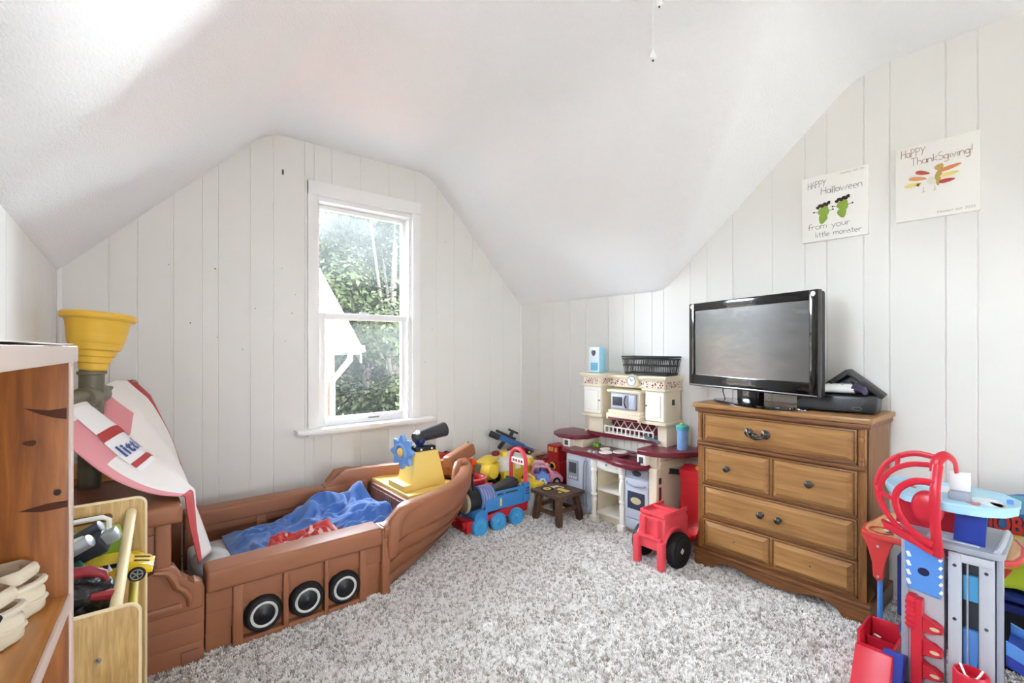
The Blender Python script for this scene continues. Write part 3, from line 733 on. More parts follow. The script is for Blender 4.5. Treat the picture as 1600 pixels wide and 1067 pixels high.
# --- the sail: gathered on the spar, drawn down over the cabin roof into the bed
M_sred = mat('brick_red_sailcloth', (190, 66, 66), .85, noise=(40, .08))
M_swht = mat('white_sailcloth', (240, 234, 230), .85)
M_spink = mat('faded_pink_sailcloth', (226, 150, 156), .85)
M_sblue = mat('logo_blue_print', (58, 84, 152), .7)
A, B_, C_, D_, E_ = Vector((-.225, 2.06, .985)), Vector((.045, 3.0, .995)), Vector((.30, 2.40, .285)), Vector((.225, 2.185, .318)), Vector((.185, 2.10, .618))
def near_edge(v):
    if v < .68:
        t = v/.68; p = A.lerp(E_, t); p.z -= .125*math.sin(math.pi*t**.75); return p
    return E_.lerp(D_, (v-.68)/.32)
def sailp(u, v):
    N_ = near_edge(v); F_ = B_.lerp(C_, v); F_.z += .012*math.sin(math.pi*v); F_.x += .012*math.sin(math.pi*v)
    p = N_.lerp(F_, u)
    top = max(0, 1-v*3.2)
    p.x += .045*math.sin(math.pi*u)*math.sin(math.pi*min(1, v*1.15))*(1-.5*v)
    fold = math.sin(u*21+1.3*math.sin(v*5))*.010*(1-v)*min(1, v*6) + math.sin(u*9+v*7)*.008*v
    p.x += fold; p.z += fold*.5
    # the cloth runs round the spar near its ends and dips at the joint
    dip = math.exp(-((u-.49)/.085)**2)*max(0, 1-v*2.5)
    p.z -= .10*dip; p.x += .035*dip
    p.z += .02*max(0, 1-abs(u-.75)/.3)*top
    p.x += .030*min(1, v*9)*(1-sm((v-.30)/.4))
    return p
def sail_m(u, v):
    if u > .90: return 0
    if u < .075 and v < .66: return 2
    if v > .66 and u < .30: return 0
    if .08 < u < .225 and .05 < v < .22: return 2
    if .40 < u < .60 and v < .12: return 2
    return 1
sail = bp('sail', [M_sred, M_swht, M_spink], lambda b: b.grid(sailp, 80, 70, sail_m), smooth=80, solid=.0025)
# printed label on the sail, following the cloth
def sail_strip(name, m, u0, u1, v0, v1, lift=.004, parent=sail):
    def f(b):
        def g(a, c):
            u = u0+(u1-u0)*a; v = v0+(v1-v0)*c; p = sailp(u, v)
            n = (sailp(u+.01, v)-sailp(u-.01, v)).cross(sailp(u, v+.01)-sailp(u, v-.01)).normalized()
            if n.x < 0: n = -n
            return p+n*lift
        b.grid(g, 10, 14)
    return bp(name, m, f, parent, 80)
sail_strip('print_panel', mat('label_white_print', (247, 246, 246), .8), .205, .425, .03, .33, .0035)
sail_strip('print_band', M_sred, .205, .425, .115, .150, .005)
sail_strip('print_band', M_sred, .205, .425, .275, .305, .005)
# lettering pressed onto the cloth: each glyph mesh is bent onto the sail surface
def on_sail(body, size, u_c, v_c, m, name='sail_lettering'):
    c = bpy.data.curves.new(name, 'FONT'); c.body = body; c.size = size; c.align_x = 'CENTER'; c.align_y = 'CENTER'; c.offset = .0025; c.space_character = 1.18; c.resolution_u = 3
    t = bpy.data.objects.new(name, c); col.objects.link(t)
    dg = bpy.context.evaluated_depsgraph_get(); me = bpy.data.meshes.new_from_object(t.evaluated_get(dg)); bpy.data.objects.remove(t)
    du = (sailp(u_c+.02, v_c)-sailp(u_c-.02, v_c)).length/.04; dv = (sailp(u_c, v_c+.02)-sailp(u_c, v_c-.02)).length/.04
    for v in me.vertices:
        u = u_c+v.co.x/du; w = v_c-v.co.y/dv; p = sailp(u, w)
        n = (sailp(u+.01, w)-sailp(u-.01, w)).cross(sailp(u, w+.01)-sailp(u, w-.01)).normalized()
        if n.x < 0: n = -n
        v.co = p+n*.0075
    me.materials.clear(); me.materials.append(m)
    o = bpy.data.objects.new(name, me); col.objects.link(o); o.parent = sail
    return o
on_sail('little', .068, .312, .215, M_sblue)

# orange pine board lying on the cabin roof
b = MB(); b.b2((-.075, -.16, 0), (.075, .16, .03), .004); pb = b.build('pine_board', wood('orange_pine', (196, 128, 52), (226, 162, 82), (14, 1, 14)))
tag(pb, 'short orange pine board lying on the ship bed cabin roof', 'board'); pb.location = (-.10, 2.76, .600)

# --- bedding
b = MB(); b.b2((.25, 2.175, .03), (1.02, 2.87, .165), .03, 3); ms = b.build('mattress', mat('pale_grey_sheet', (214, 214, 212), .9, noise=(18, .08)))
tag(ms, 'pale grey mattress inside the ship bed', 'mattress')
def fold(x, y, seed, sc):
    p = Vector((x*sc, y*sc, seed))
    w = mnoise.noise_vector(p*.7)*.55
    q = p+Vector((w.x, w.y, 0))
    r1 = 1-abs(mnoise.noise(q*1.0)); r2 = 1-abs(mnoise.noise(q*2.3+Vector((5, 3, 0)))); 
    return sm(r1)**2*.60+sm(r2)**2*.36
def blanket_p(u, v):
    x = .40+.775*u; y = 2.19+.68*v
    e = math.sin(u*9)*.012; y0 = 0
    edge = min(1, min(u, 1-u, v, 1-v)*9)
    pile = math.exp(-(((x-.86)/.11)**2+((y-2.74)/.10)**2))*.075+math.exp(-(((x-1.09)/.085)**2+((y-2.70)/.10)**2))*.10+math.exp(-(((x-1.02)/.14)**2+((y-2.42)/.16)**2))*.07
    amp = .045+.05*sm((x-.62)/.3)
    z = .172+edge*(fold(x, y, 2.0, 8.0)*amp+pile+.012)
    dx = mnoise.noise(Vector((x*7, y*7, 9)))*.03*edge; dy = mnoise.noise(Vector((x*7, y*7, 4)))*.03*edge
    if edge < .3:
        x += mnoise.noise(Vector((x*5, y*5, 1)))*.02
    return (x+dx, min(max(y+dy, 2.165), 2.878), z)
b = MB(); b.grid(blanket_p, 150, 120)
bl = b.build('blanket', mat('blue_fleece', (72, 118, 190), .95, noise=(9, .22), sheen=.4), smooth=80, solid=.004); tag(bl, 'crumpled blue fleece blanket thrown in the ship bed', 'blanket')
def red_p(u, v):
    x = .47+.34*u+.05*(v-.5); y = 2.215+.17*v+.04*math.sin(u*5)
    edge = min(1, min(u, 1-u, v, 1-v)*6)
    base = blanket_p((x-.40)/.775, (y-2.19)/.68)[2]
    z = base+.010+edge*(fold(x, y, 7.0, 17)*.062+.02*math.exp(-((u-.75)/.2)**2))
    return (x+mnoise.noise(Vector((x*14, y*14, 2)))*.02*edge, y+mnoise.noise(Vector((x*14, y*14, 6)))*.02*edge, z)
def red_m(u, v):
    return 1 if mnoise.noise(Vector((u*9, v*6, 3.3))) > .22 else 0
b = MB(); b.grid(red_p, 90, 50, red_m)
rb = b.build('throw', [mat('red_plush', (196, 62, 60), .95, noise=(25, .25), sheen=.3), mat('faded_white_plush', (222, 190, 184), .95)], smooth=80, solid=.004); tag(rb, 'crumpled red and white plush throw on the blue blanket', 'throw')
# white floppy pillow by the sail
def pill(b):
    b.ball((.345, 2.27, .215), .10, (1.0, .75, .48), 28, 18, (4, 10, 30))
    for v in b.bm.verts:
        v.co += Vector((0, 0, 1))*mnoise.noise(v.co*14)*.018
b = MB(); pill(b); pw = b.build('pillow', mat('white_cotton_print', (226, 226, 222), .95, noise=(30, .12)), smooth=80); tag(pw, 'small white cotton pillow at the cabin end of the ship bed', 'pillow')
b = MB(); b.ball((.300, 2.42, .225), .085, (.9, 1, .62), 24, 16, (8, 0, 10)); 
for v in b.bm.verts: v.co += Vector((0, 0, 1))*mnoise.noise(v.co*16)*.015
pw = b.build('pillow', mat('pale_grey_print', (206, 207, 208), .95, noise=(34, .22)), smooth=80); tag(pw, 'pale grey patterned cushion half hidden under the sail', 'cushion')
# ================================================================== play kitchen against the right wall
def maker(root):
    """returns a function that builds a part of the thing from room coordinates"""
    def mk(name, m, f, parent=None, smooth=40, solid=0):
        b = MB(); f(b); o = b.build(name, m, None, smooth, solid)
        if parent is None: wparent(o, root)
        else: o.parent = parent; o.matrix_parent_inverse = Matrix()
        return o
    return mk
M_cream = mat('cream_plastic', (226, 214, 188), .45, noise=(6, .03))
M_ivory = mat('ivory_plastic', (240, 236, 226), .4)
M_maroon = mat('maroon_plastic', (112, 34, 48), .28, noise=(5, .08))
M_silver = mat('pale_silver_plastic', (188, 192, 204), .35)
M_silv2 = mat('grey_silver_plastic', (150, 155, 166), .3)
M_dkgrey = mat('dark_grey_plastic', (62, 64, 72), .4)
kit = thing('play_kitchen', 'cream and maroon plastic play kitchen with hutch cupboards against the wall', 'play kitchen', (2.58, 1.95, 0))
K = maker(kit)
K('back_panel', M_cream, lambda b: b.b2((2.715, 1.62, .0), (2.752, 2.40, .70), .004))
K('base_plinth', M_cream, lambda b: b.b2((2.475, 1.62, 0), (2.72, 2.34, .05), .006))
# fridge with two doors
fr = K('fridge', M_silver, lambda b: b.b2((2.452, 2.098, .03), (2.71, 2.345, .425), .008))
fd = K('fridge_door', M_silver, lambda b: b.b2((2.436, 2.158, .045), (2.456, 2.338, .415), .006), fr)
K('fridge_door', M_silver, lambda b: b.b2((2.436, 2.100, .045), (2.456, 2.153, .415), .006), fr)
for y, s in ((2.166, 1), (2.145, -1)): K('door_handle', M_silv2, lambda b: b.tube([(2.436, y, .08), (2.424, y, .11), (2.420, y, .22), (2.424, y, .35), (2.436, y, .39)], .006, 8), fr)
dp = K('dispenser', M_silv2, lambda b: b.b2((2.430, 2.225, .235), (2.437, 2.318, .375), .004), fd)
K('dispenser_recess', M_dkgrey, lambda b: b.b2((2.428, 2.238, .285), (2.4305, 2.306, .358), .002), fd)
for k in range(4): K('dispenser_button', M_white, lambda b: b.cyl((2.431, 2.240+k*.020, .255), (2.4275, 2.240+k*.020, .255), .006, seg=10), fd)
# centre: drawer and open shelves between turned posts
dr = K('drawer', M_ivory, lambda b: b.b2((2.440, 1.885, .362), (2.50, 2.068, .424), .006))
K('drawer_panel', M_ivory, lambda b: b.b2((2.434, 1.900, .374), (2.442, 2.052, .413), .004), dr)
K('drawer_knob', M_silv2, lambda b: b.ball((2.428, 1.976, .394), .008, seg=12), dr)
K('shelf_back', M_cream, lambda b: b.b2((2.69, 1.86, .04), (2.717, 2.09, .37), .002))
K('shelf_side', M_cream, lambda b: b.b2((2.47, 2.078, .04), (2.70, 2.097, .42), .003)); K('shelf_side', M_cream, lambda b: b.b2((2.47, 1.842, .04), (2.70, 1.862, .42), .003))
K('shelf', M_ivory, lambda b: b.b2((2.462, 1.862, .205), (2.70, 2.078, .222), .004)); K('shelf', M_ivory, lambda b: b.b2((2.462, 1.862, .05), (2.70, 2.078, .068), .004)); K('shelf', M_ivory, lambda b: b.b2((2.462, 1.862, .345), (2.70, 2.078, .358), .004))
pp = [(0, 0), (.024, 0), (.024, .035), (.017, .045), (.019, .06), (.014, .075), (.017, .12), (.019, .155), (.013, .172), (.020, .180), (.020, .19), (.013, .198), (.018, .23), (.019, .29), (.014, .33), (.020, .338), (.020, .352), (.016, .36), (.022, .37), (.022, .415), (0, .415)]
for y in (2.082, 1.852):
    po = K('turned_post', M_ivory, lambda b: b.lathe(pp, 20, Matrix.Translation((2.436, y, .0))))
    K('post_foot', M_ivory, lambda b: b.box((2.436, y, .02), (.052, .05, .04), .006), po)
# oven
ov = K('oven', M_silver, lambda b: b.b2((2.446, 1.652, .03), (2.71, 1.842, .425), .006))
K('control_panel', M_silv2, lambda b: b.b2((2.434, 1.658, .362), (2.448, 1.828, .412), .004), ov)
K('oven_clock', M_dkgrey, lambda b: b.lathe([(0, 0), (.017, 0), (.017, .004), (0, .004)], 20, TR((2.4345, 1.742, .387), (0, -90, 0), (1, 1.9, 1))), ov)
od = K('oven_door', M_silver, lambda b: b.b2((2.430, 1.660, .105), (2.448, 1.828, .352), .006), ov)
K('oven_handle', M_silv2, lambda b: b.tube([(2.430, 1.675, .322), (2.416, 1.69, .318), (2.412, 1.745, .312), (2.416, 1.80, .318), (2.430, 1.815, .322)], .006, 8), od)
K('oven_window', mat('dark_blue_grey_print', (52, 58, 76), .3), lambda b: b.b2((2.4275, 1.682, .165), (2.4305, 1.806, .272), .004), od)
K('food_print', mat('biscuit_print', (196, 182, 140), .5, noise=(160, .4)), lambda b: b.lathe([(0, 0), (.021, 0), (.021, .002), (0, .002)], 20, TR((2.428, 1.744, .22), (0, -90, 0), (1, 1.8, 1))), od)
K('oven_drawer', M_silver, lambda b: b.b2((2.434, 1.660, .045), (2.45, 1.828, .10), .004), ov)
# right-hand column and side wall with ledges
K('column', M_cream, lambda b: b.b2((2.428, 1.598, 0), (2.478, 1.652, .44), .008))
K('column_inlay', M_maroon, lambda b: b.b2((2.450, 1.592, .06), (2.470, 1.600, .33), .003))
K('emblem_tile', M_dkgrey, lambda b: b.b2((2.449, 1.592, .35), (2.472, 1.600, .385), .003))
K('side_panel', M_cream, lambda b: b.b2((2.478, 1.606, 0), (2.752, 1.632, .53), .005))
for z in (.40, .455): K('side_ledge', M_cream, lambda b: b.b2((2.470, 1.596, z), (2.752, 1.615, z+.022), .006))
# worktop, hob and sink
front = [(2.70, 2.385), (2.44, 2.385), (2.412, 2.36), (2.405, 2.25), (2.408, 2.15), (2.398, 2.05), (2.392, 1.95), (2.378, 1.91), (2.358, 1.87), (2.346, 1.80), (2.350, 1.73), (2.372, 1.69), (2.41, 1.66), (2.70, 1.66)]
K('worktop', M_maroon, lambda b: b.prism(front, .028, Matrix.Translation((0, 0, .424)), .008, 3))
hob = K('hob', M_maroon, lambda b: b.b2((2.43, 1.905, .450), (2.66, 2.20, .458), .004))
for x, y, r_ in ((2.49, 2.03, .045), (2.575, 1.975, .048), (2.575, 2.10, .036)):
    K('burner', M_ivory, lambda b: b.lathe([(0, 0), (r_, 0), (r_, .006), (r_-.006, .009), (r_-.012, .005), (0, .005)], 28, Matrix.Translation((x, y, .457))), hob)
for y in (2.075, 2.12): K('hob_knob', M_silv2, lambda b: b.cyl((2.438, y, .457), (2.438, y, .470), .017, .014, 18), hob)
sk = K('sink_rim', M_maroon, lambda b: [b.b2(a, c, .006) for a, c in (((2.385, 1.70, .448), (2.40, 1.89, .470)), ((2.545, 1.70, .448), (2.56, 1.89, .470)), ((2.40, 1.70, .448), (2.545, 1.715, .470)), ((2.40, 1.875, .448), (2.545, 1.89, .470)))] and None)
K('sink_basin', mat('deep_maroon_plastic', (70, 20, 30), .35), lambda b: b.b2((2.40, 1.715, .4525), (2.545, 1.875, .4545)), sk)
# splashback strips, back shelf
K('splashback', M_ivory, lambda b: b.b2((2.70, 1.66, .45), (2.718, 2.40, .545), .002))
for k in range(12): K('splash_tile', M_ivory, lambda b: b.b2((2.692, 1.70+k*.055, .462), (2.702, 1.75+k*.055, .535), .003))
def wave(b):
    n = 24; pts = [(2.745, 2.30)]
    for i in range(n+1):
        t = i/n; pts.append((2.612-.028*math.sin(t*math.pi*2.0), 2.30-.62*t))
    pts.append((2.745, 1.68)); b.prism(pts[::-1], .026, Matrix.Translation((0, 0, .538)), .007, 2)
K('back_shelf', M_maroon, wave)
# wings
K('left_wing', M_maroon, lambda b: b.prism([(2.745, 2.56), (2.60, 2.575), (2.50, 2.53), (2.452, 2.43), (2.47, 2.30), (2.56, 2.245), (2.745, 2.245)], .030, Matrix.Translation((0, 0, .505)), .008, 3))
K('wing_support', M_cream, lambda b: b.b2((2.52, 2.255, .44), (2.74, 2.47, .506), .004))
et = K('emblem_block', M_ivory, lambda b: b.b2((2.468, 2.335, .445), (2.53, 2.40, .506), .005))
K('emblem', M_dkgrey, lambda b: b.b2((2.464, 2.352, .46), (2.469, 2.384, .494), .002), et)
K('right_wing', M_maroon, lambda b: b.prism([(2.752, 1.455), (2.752, 1.745), (2.44, 1.745), (2.408, 1.72), (2.412, 1.62), (2.45, 1.555), (2.56, 1.475), (2.66, 1.445)], .030, Matrix.Translation((0, 0, .512)), .008, 3))
et = K('emblem_block', M_ivory, lambda b: b.b2((2.412, 1.665, .448), (2.46, 1.725, .513), .005))
K('emblem', M_dkgrey, lambda b: b.b2((2.408, 1.680, .463), (2.413, 1.710, .50), .002), et)
K('wing_support', M_cream, lambda b: b.b2((2.455, 1.615, .44), (2.745, 1.735, .513), .004))
K('end_splash', M_maroon, lambda b: b.prism([(2.752, 0), (2.752, .085), (2.72, .08), (2.66, .035), (2.62, 0)], .022, Matrix(((1, 0, 0, 0), (0, 0, 1, 1.448), (0, 1, 0, .540), (0, 0, 0, 1))), .004))
# dish rack of square cells and the lattice panel behind it
rk = K('dish_rack', M_ivory, lambda b: [b.b2(a, c, .002) for a, c in (((2.60, 1.735, .565), (2.66, 2.13, .574)), ((2.60, 1.735, .610), (2.606, 2.13, .620)))] and None)
for k in range(12): K('rack_bar', M_ivory, lambda b: b.b2((2.600, 1.735+k*.0351, .572), (2.608, 1.744+k*.0351, .612), .0015), rk)
lt = K('lattice_panel', M_maroon, lambda b: b.b2((2.690, 1.70, .56), (2.716, 2.18, .70), .003))
for k in range(7):
    for s in (1, -1): K('lattice_bar', M_ivory, lambda b: b.box((2.688, 1.77+k*.064, .645), (.005, .006, .112), .001, rot=(s*36, 0, 0)), lt)
ph = K('phone', M_dkgrey, lambda b: b.b2((2.60, 1.70, .565), (2.65, 1.735, .60), .006))
K('phone_handset', mat('mid_grey_plastic', (110, 114, 122), .4), lambda b: b.tube([(2.585, 1.79, .602), (2.582, 1.775, .585), (2.584, 1.745, .578), (2.584, 1.70, .572), (2.588, 1.685, .560)], [.013, .012, .009, .011, .013], 10), ph)
# hutch
K('hutch_pillar', M_cream, lambda b: b.b2((2.59, 2.135, .564), (2.735, 2.265, .685), .006)); K('hutch_pillar', M_cream, lambda b: b.b2((2.60, 1.640, .541), (2.735, 1.705, .685), .006))
K('hutch_back', M_cream, lambda b: b.b2((2.70, 1.64, .68), (2.750, 2.28, .97), .003))
def cupboard(y0, y1, knob_right=True, zz=(.695, .892)):
    c = K('cupboard', M_cream, lambda b: b.b2((2.572, y0, zz[0]), (2.74, y1, zz[1]), .004))
    d = K('cupboard_door', M_ivory, lambda b: b.b2((2.558, y0+.006, zz[0]+.006), (2.573, y1-.006, zz[1]-.006), .003), c)
    K('door_panel', M_ivory, lambda b: b.b2((2.552, y0+.026, zz[0]+.030), (2.560, y1-.026, zz[1]-.030), .005, 3), c)
    ky = y0+.016 if knob_right else y1-.016
    K('door_knob', M_silv2, lambda b: b.ball((2.552, ky, (zz[0]+zz[1])/2), .007, seg=10), c)
    K('cupboard_base', M_cream, lambda b: b.b2((2.546, y0-.012, zz[0]-.018), (2.74, y1+.012, zz[0]+.001), .006), c)
    return c
cupboard(2.122, 2.286); cupboard(1.628, 1.772, False)
M_frieze = bpy.data.materials.new('leaf_scroll_frieze'); M_frieze.use_nodes = True
_nt = M_frieze.node_tree; _v = _nt.nodes.new('ShaderNodeTexVoronoi'); _v.inputs['Scale'].default_value = 62; _v.feature = 'DISTANCE_TO_EDGE'; _tc = _nt.nodes.new('ShaderNodeTexCoord'); _nt.links.new(_tc.outputs['Object'], _v.inputs['Vector'])
_r = _nt.nodes.new('ShaderNodeValToRGB'); _r.color_ramp.elements[0].position = .06; _r.color_ramp.elements[1].position = .22; _r.color_ramp.elements[0].color = (*srgb(236, 226, 210), 1); _r.color_ramp.elements[1].color = (*srgb(136, 62, 56), 1)
_nt.links.new(_v.outputs['Distance'], _r.inputs['Fac']); _nt.links.new(_r.outputs['Color'], _nt.nodes['Principled BSDF'].inputs['Base Color'])
def crown(y0, y1, x0=2.556):
    c = K('crown', M_cream, lambda b: (b.b2((x0, y0, .892), (2.745, y1, .958), .004), b.b2((x0-.014, y0-.014, .888), (2.745, y1+.014, .902), .005), b.b2((x0-.010, y0-.010, .952), (2.745, y1+.010, .966), .004), b.b2((x0-.022, y0-.022, .964), (2.745, y1+.022, .980), .005)) and None)
    K('frieze', M_frieze, lambda b: b.b2((x0-.003, y0+.008, .908), (x0+.001, y1-.008, .946), .001), c)
    K('frieze', M_frieze, lambda b: b.b2((x0+.02, y0-.003, .908), (2.73, y0+.001, .946), .001), c)
crown(2.124, 2.284); crown(1.628, 1.772)
cc = K('crown_link', M_cream, lambda b: (b.b2((2.62, 1.775, .892), (2.745, 2.12, .955), .004), b.b2((2.608, 1.775, .953), (2.745, 2.12, .972), .005)) and None)
K('frieze', M_frieze, lambda b: b.b2((2.616, 1.94, .902), (2.621, 2.11, .944), .001), cc); K('frieze', M_frieze, lambda b: b.b2((2.616, 1.79, .902), (2.621, 1.855, .944), .001), cc)
ck = K('clock', M_cream, lambda b: b.lathe([(0, 0), (.046, 0), (.046, .03), (.040, .038), (.033, .034), (0, .034)], 28, TR((2.632, 1.90, .938), (0, -90, 0))))
K('clock_face', M_white, lambda b: b.lathe([(0, 0), (.030, 0), (.030, .003), (0, .003)], 24, TR((2.599, 1.90, .938), (0, -90, 0))), ck)
K('clock_ring', M_silv2, lambda b: b.lathe([(.029, 0), (.034, 0), (.034, .006), (.029, .006)], 24, TR((2.599, 1.90, .938), (0, -90, 0))), ck)
for a, l in ((30, .022), (-60, .016)): K('clock_hand', M_dkgrey, lambda b: b.box((2.594, 1.90+l/2*math.sin(R(a)), .938+l/2*math.cos(R(a))), (.001, .003, l), rot=(-a, 0, 0)), ck)
# microwave in its hood
mw = K('microwave_hood', M_cream, lambda b: (b.b2((2.552, 1.80, .742), (2.74, 2.035, .866), .004), b.b2((2.530, 1.782, .862), (2.74, 2.052, .880), .006), b.b2((2.536, 1.788, .722), (2.74, 2.046, .745), .006), b.box((2.63, 1.917, .702), (.22, .268, .045), .008)) and None)
K('hood_strip', M_maroon, lambda b: b.b2((2.514, 1.80, .684), (2.522, 2.03, .698), .003), mw)
mo = K('microwave', M_silv2, lambda b: b.b2((2.538, 1.822, .752), (2.56, 2.022, .856), .004), mw)
K('microwave_door', M_silver, lambda b: b.b2((2.532, 1.885, .760), (2.540, 2.016, .850), .004), mw)
K('microwave_window', M_dkgrey, lambda b: b.b2((2.530, 1.925, .776), (2.534, 2.004, .834), .006), mw)
K('microwave_handle', M_dkgrey, lambda b: b.tube([(2.532, 1.896, .765), (2.524, 1.900, .785), (2.522, 1.902, .805), (2.524, 1.900, .828), (2.532, 1.896, .846)], .005, 8), mw)
K('microwave_keypad', M_silver, lambda b: b.b2((2.534, 1.830, .760), (2.540, 1.876, .850), .003), mw)
bpy.data.objects[K('light_switch', M_dkgrey, lambda b: b.b2((2.640, 1.620, .80), (2.662, 1.629, .835), .003)).name]
# things on the kitchen
bx_ = thing('toy_dispenser', 'pale blue and white toy dispenser standing on the left cupboard', 'toy', (2.635, 2.22, .980))
M_pblue = mat('pale_blue_plastic', (150, 206, 230), .4)
b = MB(); b.box((0, 0, .092), (.075, .098, .184), .008); b.build('dispenser_body', M_pblue, bx_)
b = MB(); b.box((-.038, 0, .095), (.006, .092, .176), .003); fp = b.build('dispenser_front', mat('white_blue_plastic', (222, 236, 242), .4), bx_)
b = MB(); b.box((-.0415, -.004, .045), (.003, .064, .055), .001); b.build('delivery_flap', mat('aqua_plastic', (98, 172, 206), .35), fp)
b = MB(); b.prism([(-.018, .012), (-.020, .0), (-.012, -.020), (0, -.026), (.012, -.020), (.020, 0), (.018, .012), (.008, .016), (-.008, .016)], .003, TR((-.0395, .002, .145), (90, 0, -90))); b.build('badge', M_dkgrey, fp)
bk = thing('storage_basket', 'black plastic slotted basket on the right end of the play kitchen', 'basket', (2.665, 1.800, .981))
def trapz(b, z0, z1):
    pass
bl_, bw_, bh_ = .175, .070, .118
def corner(sx, sy, z): t = z/bh_; return Vector((sx*(bw_*.80+bw_*.20*t), sy*(bl_*.90+bl_*.10*t), z))
b = MB(); b.box((0, 0, .003), (bw_*1.62, bl_*1.82, .006), .002); b.build('basket_floor', M_black, bk)
b = MB(); b.tube([corner(1, 1, bh_), corner(-1, 1, bh_), corner(-1, -1, bh_), corner(1, -1, bh_)], .006, 6, closed=True); b.build('basket_rim', M_black, bk)
for zz in (.012, .062, .104):
    b = MB(); b.tube([corner(1, 1, zz), corner(-1, 1, zz), corner(-1, -1, zz), corner(1, -1, zz)], .0045, 6, closed=True); b.build('basket_band', M_black, bk)
sl = None
for side in (-1, 1):
    for k in range(26):
        t = k/25*2-1
        b = MB(); p0 = corner(side, 1, .006); p1 = corner(side, 1, .108); b.tube([(p0.x, p0.y*t, p0.z), (p1.x, p1.y*t, p1.z)], .0023, 4); b.build('slat', M_black, bk)
    for k in range(10):
        t = k/9*2-1
        b = MB(); p0 = corner(1, side, .006); p1 = corner(1, side, .108); b.tube([(p0.x*t, p0.y, p0.z), (p1.x*t, p1.y, p1.z)], .0023, 4); b.build('slat', M_black, bk)
cup = thing('sippy_cup', 'blue sippy cup with green lid on the play kitchen worktop', 'cup', (2.62, 1.545, .542))
b = MB(); b.lathe([(0, 0), (.028, 0), (.031, .01), (.029, .05), (.033, .10), (.034, .122), (0, .122)], 24); b.build('cup_body', mat('cup_blue_print', (128, 168, 216), .35, noise=(40, .25)), cup)
b = MB(); b.lathe([(.037, .118), (.039, .124), (.038, .142), (.030, .150), (0, .152)], 24); lid = b.build('cup_lid', mat('aqua_lid', (84, 172, 178), .4), cup)
b = MB(); b.box((-.004, 0, .158), (.03, .016, .016), .006); b.build('spout', mat('lime_spout', (150, 196, 72), .4), lid)
gb_ = MB(); gb_.box((0, 0, .014), (.035, .05, .028), .005); gb_.cyl((-.018, .0, .014), (-.024, 0, .014), .008, seg=10); g = gb_.build('toy_block', mat('leaf_green_plastic', (118, 168, 62), .45)); g.location = (2.605, 2.20, .4525)
tag(g, 'small green toy block on the play kitchen worktop', 'toy block')

# ================================================================== red ride-on scooter
sc = thing('ride_on_scooter', 'red plastic ride-on scooter with black wheels beside the chest', 'ride-on toy', (2.34, 1.462, 0))
S = maker(sc)
M_red = mat('red_plastic', (208, 34, 44), .4); M_redf = mat('faded_red_plastic', (222, 74, 84), .45)
S('footboard', M_red, lambda b: b.b2((2.32, 1.405, .055), (2.60, 1.525, .090), .012, 3))
S('front_column', M_red, lambda b: b.prism([(2.49, .07), (2.64, .06), (2.665, .12), (2.655, .30), (2.650, .385), (2.565, .385), (2.558, .34), (2.570, .22), (2.560, .13), (2.525, .095)], .128, Matrix(((1, 0, 0, 0), (0, 0, 1, 1.398), (0, 1, 0, 0), (0, 0, 0, 1))), .014, 3))
hd = S('headset', M_red, lambda b: b.prism([(2.555, .375), (2.660, .375), (2.680, .425), (2.665, .455), (2.60, .465), (2.545, .44)], .13, Matrix(((1, 0, 0, 0), (0, 0, 1, 1.397), (0, 1, 0, 0), (0, 0, 0, 1))), .014, 3))
S('headlamp_knob', mat('amber_plastic', (226, 166, 52), .35), lambda b: b.lathe([(0, 0), (.014, 0), (.016, .008), (.012, .016), (0, .018)], 16, TR((2.58, 1.42, .455), (0, -20, 0))), hd)
for s, e in ((-1, .112), (1, .150)): S('handle_grip', M_blk2, lambda b: b.tube([(2.585, 1.462+s*.062, .415), (2.580, 1.462+s*.085, .413), (2.575, 1.462+s*e, .406), (2.574, 1.462+s*(e+.010), .405)], [.013, .016, .017, .013], 12), hd)
S('seat_box', M_redf, lambda b: b.prism([(2.165, .125), (2.35, .085), (2.40, .10), (2.405, .235), (2.385, .262), (2.20, .268), (2.172, .25)], .158, Matrix(((1, 0, 0, 0), (0, 0, 1, 1.383), (0, 1, 0, 0), (0, 0, 0, 1))), .010, 3))
S('seat_lip', M_redf, lambda b: [b.b2(a, c, .004) for a, c in (((2.178, 1.385, .262), (2.40, 1.395, .285)), ((2.178, 1.529, .262), (2.40, 1.539, .285)), ((2.178, 1.395, .262), (2.188, 1.529, .285)), ((2.29, 1.395, .262), (2.30, 1.529, .285)))] and None)
for y in (1.418, 1.500): S('rear_rib', M_redf, lambda b: b.b2((2.152, y-.008, .155), (2.175, y+.008, .255), .004))
S('rear_panel', M_redf, lambda b: b.b2((2.150, 1.392, .095), (2.175, 1.532, .155), .006))
S('rear_ledge', M_redf, lambda b: b.b2((2.142, 1.388, .150), (2.178, 1.536, .163), .004))
for y in (1.388, 1.536): S('rear_leg', M_redf, lambda b: b.b2((2.132, y-.017, .002), (2.172, y+.017, .150), .007))
